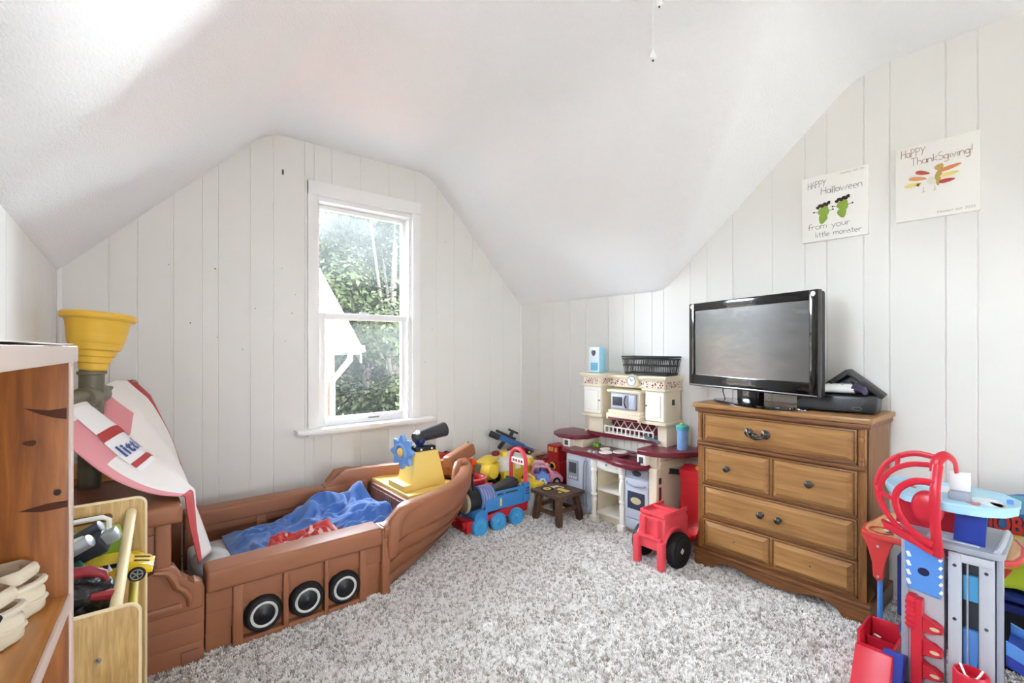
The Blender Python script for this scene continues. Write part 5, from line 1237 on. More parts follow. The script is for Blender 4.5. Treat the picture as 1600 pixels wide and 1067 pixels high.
# ornate bail pull on the top drawer
for y in (.965, 1.045):
    C('pull_rosette', M_knob, lambda b: b.lathe([(0, 0), (.020, 0), (.022, .003), (.014, .007), (.008, .012), (0, .014)], 16, TR((2.374, y, .743), (0, -90, 0))), d1)
    for a in range(0, 360, 60): C('rosette_leaf', M_knob, lambda b: b.ball((2.371, y+.017*math.cos(R(a)), .743+.017*math.sin(R(a))), .006, (.6, 1, 1), 8, 6), d1)
C('pull_bail', M_knob, lambda b: b.tube([(2.362, .965, .743), (2.354, .975, .728), (2.350, 1.005, .722), (2.354, 1.035, .728), (2.362, 1.045, .743)], [.005, .007, .009, .007, .005], 10), d1)
C('pull_drop', M_knob, lambda b: b.ball((2.352, 1.005, .732), .014, (.6, 1.3, 1), 12, 8), d1)
drawer(.441, .635, [(.616, .938), (.956, 1.278)], [(.777, .55), (1.15, .545)])
drawer(.263, .430, [(.616, 1.278)], [(.905, .352), (.985, .355)])
d4 = drawer(.105, .252, [(.616, .938), (.956, 1.278)], [])
for y in (.777, 1.117): C('screw_hole', M_dkgrey, lambda b: b.cyl((2.3745, y, .18), (2.3725, y, .18), .004, seg=10), d4)
sk_ = [(.556, 0), (.648, 0)]+[(.66, .012), (.672, .034), (.70, .050), (.745, .056), (.79, .048), (.84, .034), (.89, .028), (.944, .026)]
sk_ = sk_+[(1.888-y, z) for y, z in sk_[::-1]]+[(1.332, .075), (.556, .075)]
C('base_skirt', M_oakd, lambda b: b.prism(sk_, .020, Matrix(((0, 0, 1, 2.378), (1, 0, 0, 0), (0, 1, 0, 0), (0, 0, 0, 1))), .003))
C('base_moulding', M_oakd, lambda b: b.b2((2.372, .552, .074), (2.42, 1.336, .092), .007, 3))
C('base_side', M_oakd, lambda b: b.b2((2.398, .556, 0), (2.745, .572, .085), .003)); C('base_side', M_oakd, lambda b: b.b2((2.398, 1.320, 0), (2.745, 1.332, .085), .003))

# ================================================================== television
tv = thing('television', 'black flat-screen television with a smeared screen on the chest', 'television', (2.43, 1.09, .866), -108.5)
M_gloss = mat('piano_black_plastic', (10, 10, 11), .06, coat=.6)
def screen_material():
    m = bpy.data.materials.new('smeared_lcd_screen'); m.use_nodes = True; nt = m.node_tree; N = nt.nodes.new; L = nt.links.new; b = nt.nodes['Principled BSDF']
    b.inputs['Base Color'].default_value = (.035, .034, .035, 1); b.inputs['Specular IOR Level'].default_value = 1.0; b.inputs['IOR'].default_value = 1.75; b.inputs['Coat Weight'].default_value = .6; b.inputs['Coat Roughness'].default_value = .22
    tc = N('ShaderNodeTexCoord'); mp = N('ShaderNodeMapping'); mp.inputs['Scale'].default_value = (3, 1, 9); mp.inputs['Rotation'].default_value = (0, R(20), 0)
    n = N('ShaderNodeTexNoise'); n.inputs['Scale'].default_value = 3.5; n.inputs['Detail'].default_value = 7; n.inputs['Distortion'].default_value = 1.2
    L(tc.outputs['Object'], mp.inputs[0]); L(mp.outputs[0], n.inputs['Vector'])
    r = N('ShaderNodeMapRange'); r.inputs['From Min'].default_value = .35; r.inputs['From Max'].default_value = .7; r.inputs['To Min'].default_value = .15; r.inputs['To Max'].default_value = .24
    L(n.outputs['Fac'], r.inputs['Value']); L(r.outputs[0], b.inputs['Roughness'])
    c = N('ShaderNodeValToRGB'); c.color_ramp.elements[0].position = .62; c.color_ramp.elements[0].color = (.03, .029, .03, 1); c.color_ramp.elements[1].position = .78; c.color_ramp.elements[1].color = (.075, .075, .075, 1)
    L(n.outputs['Fac'], c.inputs['Fac']); L(c.outputs['Color'], b.inputs['Base Color'])
    return m
W2 = .3895
P('tv_shell', M_black, tv, lambda b: b.box((0, .028, .311), (.770, .045, .462), .012))
P('tv_back', M_black, tv, lambda b: b.box((0, .070, .30), (.62, .06, .33), .02, taper=(.9, .9)))
bz = P('bezel', M_gloss, tv, lambda b: [b.b2(a, c, .006) for a, c in (((-W2, -.006, .075), (-W2+.042, .022, .547)), ((W2-.042, -.006, .075), (W2, .022, .547)), ((-W2+.038, -.006, .502), (W2-.038, .022, .547)), ((-W2+.038, -.006, .075), (W2-.038, .022, .140)))] and None)
P('screen', screen_material(), tv, lambda b: b.b2((-W2+.040, .000, .138), (W2-.040, .012, .504)))
P('chrome_strip', mat('brushed_silver', (176, 178, 182), .25, .9), tv, lambda b: b.b2((-W2+.004, -.009, .080), (W2-.004, -.003, .087), .0015))
for s in (-1, 1): P('sticker', M_white, bz, lambda b: b.prism(arc(0, 0, .011, 0, 340, 14), .0008, TR((s*(W2-.022), -.0061, .528), (90, 0, 0))))
P('stand_neck', M_gloss, tv, lambda b: b.box((0, .04, .05), (.13, .05, .08), .012))
P('stand_base', M_gloss, tv, lambda b: b.prism([(.235*math.cos(R(a)), .095*math.sin(R(a))) for a in range(0, 360, 10)], .014, Matrix.Translation((0, .045, .001)), .004))
for k in range(6): P('side_vent', M_dkgrey, tv, lambda b: b.box((.315, .075, .22+k*.022), (.004, .03, .008), .001))
P('power_lead', M_blk2, tv, lambda b: b.tube([(-.2, .07, .12), (-.23, .09, .05), (-.20, .075, .012), (-.14, .10, .008), (-.06, .14, .006)], .003, 6))
# game console, controller, folded case, keyring
gc = thing('game_console', 'black game console at the right end of the chest of drawers', 'game console', (2.600, .730, .8665), 8)
P('console_shell', mat('matte_black_plastic', (28, 28, 30), .5), gc, lambda b: b.box((.0, 0, .042), (.235, .30, .070), .005))
P('console_front', mat('ribbed_black_plastic', (22, 22, 24), .35), gc, lambda b: b.b2((-.122, -.148, .009), (-.117, .148, .075), .002))
hf = None
for k in range(34):
    P('front_rib', mat('rib_grey_plastic', (70, 70, 74), .4), gc, lambda b: b.box((-.1225, -.10+k*.0073, .042), (.0012, .0022, .060), 0, rot=(38, 0, 0))) if hf is None else None
P('disc_slot', mat('near_black', (18, 18, 19), .5), gc, lambda b: b.b2((-.1235, -.145, .047), (-.118, -.112, .050)))
P('console_logo', mat('mid_grey_plastic', (110, 114, 122), .4), gc, lambda b: b.tube([(-.1235, -.082+.018*math.cos(R(a)), .024+.007*math.sin(R(a))) for a in range(0, 360, 24)], .0012, 5, closed=True))
P('vent_panel', M_dkgrey, gc, lambda b: b.b2((-.10, -.152, .02), (.10, -.149, .066), .001))
for s in (-1, 1): P('foot', M_blk2, gc, lambda b: b.b2((-.10, s*.12-.02, -.0002), (.10, s*.12+.02, .008), .002))
gp = thing('game_controller', 'white game controller with one dark violet grip on the console', 'controller', (2.545, .700, .9445), 8)
gp.scale = (1.25, 1.25, 1.25)
P('controller_body', M_white, gp, lambda b: b.tube([(-.034, .070, .012), (-.016, .062, .020), (-.004, .040, .024), (0, .012, .023), (0, -.012, .023), (-.004, -.040, .024)], [.009, .017, .021, .021, .021, .021], 14, flat=.8), 70)
P('controller_grip', mat('dark_violet_plastic', (70, 58, 84), .4), gp, lambda b: b.tube([(-.003, -.036, .024), (-.014, -.060, .020), (-.034, -.070, .012)], [.0215, .018, .009], 14, flat=.8), 70)
P('guide_button', M_tg, gp, lambda b: b.cyl((-.004, .0, .036), (-.004, 0, .043), .005, seg=12))
for s in (-1, 1): P('thumbstick', M_tk, gp, lambda b: (b.cyl((-.006, s*.034, .036), (-.006, s*.034, .047), .005, seg=12), b.cyl((-.006, s*.034, .045), (-.006, s*.034, .050), .009, seg=14)) and None)
tc_ = thing('folded_case', 'black tent-shaped folded case standing on the console', 'case', (2.655, .705, .9365), 8)
M_case = mat('black_leatherette', (44, 42, 38), .5)
for s in (-1, 1):
    P('case_flap', M_case, tc_, lambda b: b.box((0, s*.066, .056), (.12, .178, .022), .005, rot=(-s*40, 0, 0)))
P('case_back', M_dkgrey, tc_, lambda b: b.prism([(-.118, .004), (.118, .004), (0, .102)], .004, Matrix(((0, 0, 1, .03), (1, 0, 0, 0), (0, 1, 0, 0), (0, 0, 0, 1)))))
P('case_hinge', M_case, tc_, lambda b: b.cyl((-.06, 0, .112), (.06, 0, .112), .008, seg=12))
single('keyring', mat('bright_chrome', (200, 200, 204), .2, 1.0), lambda b: (b.tube([(.010*math.cos(R(a)), .010*math.sin(R(a)), .003) for a in range(0, 360, 30)], .002, 6, closed=True), b.box((.020, .004, .006), (.022, .010, .008), .003), b.ball((-.014, 0, .006), .006, seg=10)) and None, 'small silver keyring on the front edge of the chest top', 'keyring', (2.400, .815, .8665), 60)

# ================================================================== handwriting as drawn strokes
def cc(cx, cy, rx, ry, a0, a1, n=12): return [(cx+rx*math.cos(R(a0+(a1-a0)*i/n)), cy+ry*math.sin(R(a0+(a1-a0)*i/n))) for i in range(n+1)]
GL = {
 'H': (.62, [[(0, 0), (.04, 1)], [(.5, 0), (.52, 1)], [(0, .5), (.52, .52)]]), 'A': (.6, [[(0, 0), (.27, 1), (.52, 0)], [(.1, .38), (.44, .38)]]),
 'P': (.55, [[(.03, 0), (.03, 1)]+cc(.03, .74, .42, .26, 90, -90)]), 'Y': (.58, [[(0, 1), (.25, .5)], [(.52, 1), (.25, .5), (.14, 0)]]), 'T': (.62, [[(0, 1), (.6, .98)], [(.3, 1), (.28, 0)]]),
 'S': (.5, [cc(.24, .76, .2, .22, 50, 270)+cc(.24, .25, .22, .26, 90, -140)]), 'K': (.55, [[(0, 0), (.02, 1)], [(.48, .95), (.02, .45), (.5, 0)]]), 'M': (.8, [[(0, 0), (.08, .7), (.34, .15), (.6, .7), (.68, 0)]]),
 'W': (.8, [[(0, .62), (.14, 0), (.34, .5), (.52, 0), (.7, .65)]]),
 'a': (.5, [cc(.2, .27, .2, .27, 60, 400), [(.4, .55), (.42, 0)]]), 'l': (.2, [[(.05, 1), (.08, 0)]]), 'o': (.5, [cc(.21, .28, .21, .28, 90, 450)]), 'w': (.72, [[(0, .55), (.14, 0), (.3, .42), (.46, 0), (.62, .58)]]),
 'e': (.48, [[(.02, .28), (.38, .32)]+cc(.2, .28, .19, .28, 10, 310)]), 'n': (.48, [[(0, .55), (.02, 0)], [(.02, .36)]+cc(.2, .34, .18, .22, 170, 10)+[(.4, 0)]]), 'f': (.4, [cc(.28, .82, .14, .18, 30, 170)+[(.13, 0)], [(0, .5), (.3, .52)]]),
 'r': (.4, [[(.02, .55), (.04, 0)], [(.04, .34)]+cc(.22, .34, .16, .2, 150, 50)]), 'm': (.7, [[(0, .55), (.02, 0)], [(.02, .36)]+cc(.16, .36, .14, .18, 170, 10)+[(.3, 0)], [(.3, .36)]+cc(.44, .36, .14, .18, 170, 10)+[(.6, 0)]]),
 'y': (.46, [[(0, .55), (.18, .08)], [(.38, .58), (.06, -.35)]]), 'u': (.48, [[(0, .55)]+cc(.18, .2, .17, .2, 180, 350)+[(.36, .56), (.38, 0)]]), 'i': (.2, [[(.06, .52), (.08, 0)], [(.06, .74), (.065, .77)]]),
 't': (.36, [[(.14, .9), (.16, .04), (.28, 0)], [(0, .56), (.3, .58)]]), 's': (.38, [cc(.17, .42, .14, .13, 40, 270)+cc(.17, .14, .15, .14, 90, -140)]), 'h': (.48, [[(.02, 1), (.04, 0)], [(.04, .34)]+cc(.21, .34, .17, .2, 170, 10)+[(.4, 0)]]),
 'k': (.46, [[(.02, .95), (.03, 0)], [(.38, .6), (.03, .25), (.4, 0)]]), 'g': (.5, [cc(.2, .3, .19, .25, 30, 390), [(.4, .55), (.4, -.2)]+cc(.22, -.2, .18, .16, 0, -160)]), 'v': (.46, [[(0, .55), (.18, 0), (.38, .56)]]), '!': (.2, [[(.08, 1.05), (.06, .3)], [(.05, .05), (.055, .02)]]),
 'c': (.44, [cc(.22, .28, .2, .27, 40, 320)]), '2': (.5, [cc(.22, .74, .2, .24, 170, -30)+[(0, 0), (.46, .02)]]), '0': (.5, [cc(.22, .48, .2, .46, 90, 450)]), '3': (.48, [cc(.2, .74, .2, .22, 140, -90)+cc(.2, .26, .22, .26, 90, -140)]), ' ': (.4, [])}
def scribble(parent, s, u, v, size, m, MP, wide, r_=.0009, jitter=.05, seed=1, name='handwriting'):
    """write s along the board from u,v; wide = target width"""
    rnd = random.Random(seed); tot = sum(GL[c][0] for c in s); k = wide/tot; b = MB(); x = 0
    for c in s:
        w, strokes = GL[c]; dy = rnd.uniform(-jitter, jitter)*size
        for st_ in strokes:
            pts = [MP(u+(x+px)*k, v+dy+py*size) for px, py in st_]
            b.tube(pts, r_, 5)
        x += w
    return b.build(name, m, parent, 60)
M_canvas = mat('white_canvas', (240, 238, 232), .85, bump=(400, .15))
M_inkb = mat('black_marker', (52, 48, 48), .7); M_inkr = mat('brown_marker', (150, 96, 62), .7); M_pencil = mat('grey_pencil', (120, 116, 112), .8)
def board(label, y0, y1, z0, z1, tilt=0):
    """canvas on the right wall; local x runs to the right in the room (towards -y), local y up, z out of the wall"""
    t = thing('painted_canvas', label, 'painting', (0, 0, 0), 0, 'painted canvases on the right wall'); w, h = y1-y0, z1-z0
    t.matrix_world = Matrix(((0, 0, -1, XT-.0006), (-1, 0, 0, (y0+y1)/2), (0, 1, 0, z0), (0, 0, 0, 1)))
    P('canvas', M_canvas, t, lambda b: b.b2((-w/2, 0, 0), (w/2, h, .018), .002))
    return t, w, h, (lambda u, v: Vector((-w/2+u, v, .0186)))
def patch(parent, name, m, poly, z=.0182): b = MB(); b.prism(poly, .0010, Matrix.Translation((0, 0, z))); return b.build(name, m, parent, 0)
def blob(cx, cy, rx, ry, rot=0, n=20, seed=0, wob=.12):
    rnd = random.Random(seed); ph = rnd.uniform(0, 6)
    out = []
    for i in range(n):
        a = 2*math.pi*i/n; r_ = 1+wob*math.sin(3*a+ph)
        x, y = rx*r_*math.cos(a), ry*r_*math.sin(a); out.append((cx+x*math.cos(R(rot))-y*math.sin(R(rot)), cy+x*math.sin(R(rot))+y*math.cos(R(rot))))
    return out
t, w, h, MP = board('white canvas reading HAPPY Halloween with two green footprints', .653, .938, 1.705, 2.040)
scribble(t, 'HAPPY', .10*w, .82*h, .034, M_inkb, MP, .29*w, seed=1); scribble(t, 'HalloWeen', .31*w, .70*h, .034, M_inkb, MP, .62*w, seed=2)
scribble(t, 'from your', .10*w, .185*h, .030, M_inkb, MP, .66*w, seed=3); scribble(t, 'little monster', .22*w, .062*h, .026, M_inkb, MP, .70*w, seed=4)
scribble(t, 'Kesstyn oct 23', .60*w, .945*h, .008, M_pencil, MP, .34*w, .0004, seed=5)
M_fgreen = mat('green_footprint_paint', (142, 172, 66), .7, noise=(120, .2)); M_fdk = mat('dark_brown_paint', (62, 44, 40), .7)
g0 = lambda u, v: (-w/2+u*w, v*h)
for (cu, cv, tilt_, sd_) in ((.345, .41, -6, 1), (.635, .45, 6, 2)):
    x, y = g0(cu, cv); patch(t, 'footprint_heel', M_fgreen, blob(x-.002, y-.026, .019, .024, tilt_, seed=sd_)); patch(t, 'footprint_ball', M_fgreen, blob(x+.002, y+.012, .024, .026, tilt_, seed=sd_+4), .0184)
    for k in range(6): patch(t, 'painted_hair', M_fdk, blob(x-.024+k*.0095, y+.034+.006*(k % 2)+k*.002, .0085, .0085, k*20, 12, k), .0186)
    for s in (-1, 1):
        patch(t, 'painted_bolt', M_fdk, [(x+s*.022, y+.008), (x+s*.040, y+.011), (x+s*.040, y+.013), (x+s*.022, y+.010)], .0186); patch(t, 'painted_bolt_head', M_fdk, blob(x+s*.042, y+.0125, .004, .004, 0, 10), .0188)
t, w, h, MP = board('white canvas reading HaPPY Thanksgiving! with a footprint turkey', .270, .548, 1.734, 2.069)
scribble(t, 'HaPPY', .07*w, .855*h, .036, M_inkr, MP, .31*w, seed=6); scribble(t, 'ThankSgiving!', .19*w, .735*h, .034, M_inkr, MP, .74*w, seed=7)
scribble(t, 'Kesstyn oct 2023', .52*w, .045*h, .010, M_pencil, MP, .43*w, .0005, seed=8)
M_tan = mat('tan_footprint_paint', (190, 160, 90), .7, noise=(90, .25)); M_pale = mat('pale_cream_paint', (226, 220, 204), .8)
x, y = g0(.53, .55); patch(t, 'turkey_body', M_tan, blob(x, y-.012, .011, .034, -6)); patch(t, 'turkey_head', M_tan, blob(x+.003, y+.030, .015, .014, 0), .0184); patch(t, 'turkey_breast', M_pale, blob(x-.022, y-.022, .014, .018, 30), .0184)
for c, du, dv, rot, L_ in (((196, 84, 66), -.19, .020, -20, .026), ((226, 158, 104), -.25, -.002, -12, .032), ((232, 214, 130), -.31, -.026, 4, .030), ((222, 142, 88), .14, .020, 12, .036), ((236, 218, 134), .13, -.008, 8, .032), ((190, 66, 60), .10, -.034, 2, .026)):
    cx, cy = x+du*w, y+dv
    pts = [(L_*math.cos(R(a)), .0085*math.sin(R(a))*(1-.3*math.cos(R(a)))) for a in range(0, 360, 20)]
    patch(t, 'turkey_feather', mat('feather_%d_%d' % (c[0], c[1]), c, .7, noise=(90, .12)), [(cx+px*math.cos(R(rot))-py*math.sin(R(rot)), cy+px*math.sin(R(rot))+py*math.cos(R(rot))) for px, py in pts], .0186)
for dx in (-.05, -.012):
    b = MB(); b.tube([MP(x+w/2+dx, y-.044), MP(x+w/2+dx+.001, y-.064)], .0006, 5); b.tube([MP(x+w/2+dx-.005, y-.068), MP(x+w/2+dx+.001, y-.063), MP(x+w/2+dx+.006, y-.067)], .0006, 5); b.build('turkey_leg', M_inkr, t)
patch(t, 'turkey_foot_spot', M_tan, blob(x-.068, y-.030, .006, .007), .0186)
# ================================================================== child's desk with seat (right edge)
dk = thing('kids_desk', 'childs red-edged printed desk with attached seat right of the chest', 'desk', (2.38, .30, 0))
D = maker(dk)
M_dred = mat('desk_red', (202, 52, 50), .4); M_dblue = mat('desk_blue_metal', (70, 124, 196), .4); M_navy = mat('desk_navy', (28, 44, 112), .4)
dpoly = [(2.095, .47), (2.105, .505), (2.135, .527), (2.19, .532), (2.40, .515), (2.455, .49), (2.47, .44), (2.455, .33), (2.455, .20), (2.42, .145), (2.34, .122), (2.24, .118), (2.17, .13), (2.13, .17), (2.115, .24), (2.11, .33), (2.10, .40)]
tp2 = D('desk_top', M_dred, lambda b: b.prism(dpoly, .020, Matrix.Translation((0, 0, .466)), .005))
def inset(poly, k):
    cx = sum(p[0] for p in poly)/len(poly); cy = sum(p[1] for p in poly)/len(poly); return [(cx+(x-cx)*k, cy+(y-cy)*k) for x, y in poly]
D('desk_print', wood('tan_wood_print', (206, 150, 92), (232, 190, 132), (1.1, 12, 12), 6, .35), lambda b: b.prism(inset(dpoly, .955), .001, Matrix.Translation((0, 0, .4858))), tp2)
for c, (x, y), (rx, ry), rot in (((240, 234, 224), (2.20, .40), (.045, .07), 20), ((216, 70, 62), (2.17, .36), (.03, .05), 10), ((240, 236, 228), (2.28, .46), (.05, .03), 0), ((66, 66, 70), (2.26, .40), (.018, .03), 30), ((240, 232, 220), (2.20, .19), (.05, .035), 0), ((216, 86, 70), (2.23, .22), (.03, .02), 0), ((150, 160, 168), (2.36, .44), (.03, .022), 0), ((240, 234, 224), (2.15, .28), (.02, .05), 0), ((84, 80, 78), (2.16, .44), (.012, .02), 40)):
    D('print_shape', mat('print_%d_%d_%d' % c, c, .4), lambda b: b.prism(blob(x, y, rx, ry, rot, 20, int(x*1000)), .0006, Matrix.Translation((0, 0, .4866+.0002*(int(y*1000) % 5)))), tp2)
D('cup_holder', M_dred, lambda b: b.lathe([(.040, .4866), (.040, .4885), (.034, .489), (.033, .478), (.0, .476)], 28, Matrix.Translation((2.150, .468, .002))), tp2)
def bracket(y, m, x=2.128):
    return lambda b: b.prism([(y-.052, .466), (y+.052, .466), (y+.030, .43), (y+.018, .37), (y+.016, .32), (y, .305), (y-.016, .32), (y-.018, .37), (y-.030, .43)], .016, Matrix(((0, 0, 1, x), (1, 0, 0, 0), (0, 1, 0, 0), (0, 0, 0, 1))), .003)
for y in (.475, .19):
    br = D('side_bracket', M_dred, bracket(y, 0))
    for z in (.435, .325): D('bolt', mat('bright_chrome', (200, 200, 204), .2, 1.0), lambda b: b.cyl((2.128, y, z), (2.124, y, z), .005, seg=12), br)
for x, y in ((2.154, .475), (2.154, .19), (2.60, .475), (2.60, .19)): D('leg', M_dblue, lambda b: b.tube([(x, y, 0), (x, y, .20), (x, y, .466 if x < 2.3 else .36)], .0085, 12))
for y in (.475, .19): D('floor_rail', M_dblue, lambda b: b.cyl((2.154, y, .012), (2.60, y, .012), .0085, seg=12))
D('seat_side', M_navy, lambda b: b.b2((2.30, .440, .13), (2.62, .455, .36), .006))
D('seat', M_navy, lambda b: b.b2((2.42, -.12, .262), (2.66, .44, .280), .005))
def backpoly(k=1.0): 
    p = [(-.16, .28), (.255, .28), (.262, .44), (.255, .52)]+[(.05+.205*math.cos(R(a)), .52+.085*math.sin(R(a))) for a in range(10, 171, 16)]+[(-.155, .52)]
    return p
MYZ = lambda x: Matrix(((0, 0, 1, x), (1, 0, 0, 0), (0, 1, 0, 0), (0, 0, 0, 1)))
bkr = D('backrest', mat('backrest_blue', (58, 116, 178), .4), lambda b: b.prism(backpoly(), .014, MYZ(2.664), .003))
D('print_band', mat('backrest_sky', (110, 170, 200), .4), lambda b: b.prism([(.250, .535), (.20, .585), (.05, .597), (-.14, .56), (-.15, .515), (.05, .53), (.24, .508)], .0008, MYZ(2.6630)), bkr)
D('print_field', mat('print_yellow', (226, 206, 74), .45), lambda b: b.prism([(.254, .405), (.2, .432), (.1, .438), (-.05, .43), (-.15, .42), (-.15, .38), (.05, .37), (.254, .365)], .0008, MYZ(2.6630)), bkr)
D('print_field', mat('print_leaf_green', (120, 160, 70), .45), lambda b: b.prism([(.254, .364), (.05, .369), (-.15, .375), (-.15, .33), (.1, .32), (.254, .33)], .0008, MYZ(2.6630)), bkr)
text('JOB,', .098, mat('letter_shadow', (46, 26, 28), .5), bkr, Matrix(((0, 0, -1, 2.6626), (-.6, 0, 0, .183), (0, 1, 0, .4655), (0, 0, 0, 1))), .0006, 'lettering', .006)
text('JOB,', .098, mat('letter_red', (196, 48, 40), .5), bkr, Matrix(((0, 0, -1, 2.6612), (-.6, 0, 0, .185), (0, 1, 0, .4675), (0, 0, 0, 1))), .0006, 'lettering', .003)
for (y, z, rx, rz_, c) in ((.215, .40, .026, .022, (98, 74, 50)), (.15, .405, .028, .025, (214, 190, 160)), (.08, .40, .026, .024, (120, 132, 140)), (.18, .375, .02, .014, (64, 110, 70))):
    D('print_shape', mat('print_%d_%d_%d' % c, c, .5), lambda b: b.prism(blob(y, z, rx, rz_, 0, 18, int(y*99)), .0005, MYZ(2.6620)), bkr)
sb = thing('storage_bin', 'black fabric storage bin under the childs desk seat', 'bin', (2.54, .15, 0))
P('bin_wall', mat('black_fabric', (24, 24, 30), .95), sb, lambda b: b.b2((-.10, -.26, .0), (.10, .27, .235), .012)); P('bin_trim', M_navy, sb, lambda b: b.b2((-.104, -.264, .215), (.104, .274, .245), .006))
def jacket(b):
    def g(u, v):
        x = 2.455+.20*v; y = -.14+.40*u
        z = .290+.085*math.sin(math.pi*min(1, v*1.1+.1))*(.6+.4*math.sin(math.pi*u))+.03*fold(x, y, 3, 8)
        return (x, y, z-.04*max(0, .15-v)/.15)
    b.grid(g, 50, 40)
single('rain_jacket', mat('lime_green_nylon', (176, 198, 42), .6, noise=(10, .12)), jacket, 'lime green jacket lying on the childs desk seat', 'jacket', smooth=80, solid=.006)

# ================================================================== toy garage tower in front of the desk
tw = thing('toy_garage', 'grey, red and blue toy rescue tower with a caged loop and lift', 'toy garage', (2.12, .28, 0))
G = maker(tw)
M_gry = mat('tower_grey_plastic', (190, 194, 202), .4); M_gr2 = mat('tower_mid_grey', (158, 163, 174), .4); M_gred = mat('tower_red_plastic', (202, 32, 52), .35); M_gbl = mat('tower_blue_plastic', (84, 142, 216), .38); M_gdb = mat('tower_royal_blue', (38, 62, 158), .35); M_glb = mat('tower_ice_blue', (168, 212, 232), .38)
G('base', M_gdb, lambda b: b.b2((1.99, .10, .0), (2.09, .40, .03), .006))
lp = G('side_tower', M_gry, lambda b: b.b2((2.045, .283, .03), (2.088, .382, .506), .006))
G('tower_edge', M_gr2, lambda b: b.b2((2.040, .372, .03), (2.050, .392, .512), .004), lp)
sf = G('lift_shaft', M_gry, lambda b: (b.b2((2.035, .243, .03), (2.060, .274, .506), .003),) and None)
G('shaft_rail', M_gry, lambda b: b.b2((2.052, .170, .03), (2.078, .205, .506), .003), sf)
G('shaft_head', M_gry, lambda b: b.b2((2.040, .170, .482), (2.074, .274, .508), .003), sf)
G('shaft_back', M_dkgrey, lambda b: b.b2((2.078, .168, .03), (2.086, .274, .506)), sf)
G('shaft_groove', M_gr2, lambda b: b.b2((2.048, .228, .03), (2.056, .232, .48), .001), sf)
G('lift_car', mat('lift_cyan', (76, 164, 214), .4), lambda b: b.b2((2.060, .206, .36), (2.077, .242, .44), .003), sf)
G('lift_car', M_gbl, lambda b: b.b2((2.060, .206, .12), (2.077, .242, .27), .003), sf)
for y, z, x in ((.258, .47, 2.035), (.258, .30, 2.035), (.188, .462, 2.052), (.188, .29, 2.052)): G('screw_hole', M_dkgrey, lambda b: b.cyl((x+.0005, y, z), (x-.0012, y, z), .005, seg=12), sf)
G('shaft_side', M_gr2, lambda b: b.b2((2.062, .152, .03), (2.090, .168, .520), .006), sf)
dck = G('deck', M_gr2, lambda b: b.prism(rrect(.30, .27, .03, 4, 2.19, .283), .020, Matrix.Translation((0, 0, .512)), .004))
G('deck_lip', M_gry, lambda b: b.tube([(2.05, .165, .535), (2.12, .160, .538), (2.30, .160, .538)], .008, 8), dck)
for k in range(6): G('deck_rib', M_gry, lambda b: b.b2((2.07+k*.018, .205, .5315), (2.078+k*.018, .33, .536), .001), dck)
bb_ = G('sign_box', M_gbl, lambda b: b.prism([(.290, .352), (.374, .362), (.380, .520), (.283, .505)], .030, MYZ(2.016), .008, 3))
G('sign_hole', mat('deep_navy', (22, 26, 70), .4), lambda b: b.lathe([(0, 0), (.013, 0), (.013, .001), (0, .001)], 20, TR((2.0165, .330, .428), (0, -90, 0), (1, 1.15, 1))), bb_)
for k in range(5): G('sign_slat', M_white, lambda b: b.box((2.0165, .287+k*.0004, .375+k*.026), (.002, .008, .012), .001, rot=(30, 0, 0)), bb_)
for k in range(4): G('sign_slot', M_white, lambda b: b.box((2.0162, .368, .385+k*.030), (.002, .010, .018), .001, rot=(-20, 0, 0)), bb_)
for k in range(2): G('sign_top_slot', M_gred, lambda b: b.box((2.03, .312+k*.035, .511+k*.003), (.014, .026, .006), .001), bb_)
# red rack with grip ridges and hooks
rk_ = G('lever_rack', M_gred, lambda b: b.b2((2.005, .332, .03), (2.044, .362, .335), .005))
G('rack_grip', M_gred, lambda b: b.b2((2.000, .348, .235), (2.044, .372, .342), .006), rk_)
for k in range(5): G('grip_ridge', M_gred, lambda b: b.b2((1.994, .350, .245+k*.018), (2.004, .374, .255+k*.018), .003), rk_)
for z in (.25, .175, .10):
    G('rack_hook', M_gred, lambda b: b.prism([(.332, z-.02), (.332, z+.035), (.305, z+.018), (.285, z+.012), (.283, z-.006), (.31, z-.010)], .030, MYZ(2.010), .004), rk_)
    G('hook_socket', mat('sand_plastic', (206, 196, 160), .5), lambda b: b.lathe([(0, 0), (.008, 0), (.008, .001), (0, .001)], 14, TR((2.0095, .302, z+.004), (0, -90, 0), (.7, 1.5, 1))), rk_)
# red pod with white clip
pd = G('rescue_pod', M_gred, lambda b: b.lathe([(.036, .03), (.041, .06), (.042, .17), (.039, .176), (.034, .176), (.033, .15), (0, .145)], 28, Matrix.Translation((1.985, .215, 0))))
G('pod_clip', M_white, lambda b: b.tube([(1.978, .238, .195), (1.975, .232, .180), (1.968, .225, .168), (1.965, .213, .165), (1.968, .201, .168), (1.975, .194, .180), (1.978, .188, .195)], .0032, 6), pd)
G('pod_fin', M_gred, lambda b: b.b2((1.975, .165, .03), (1.995, .178, .15), .004), pd)
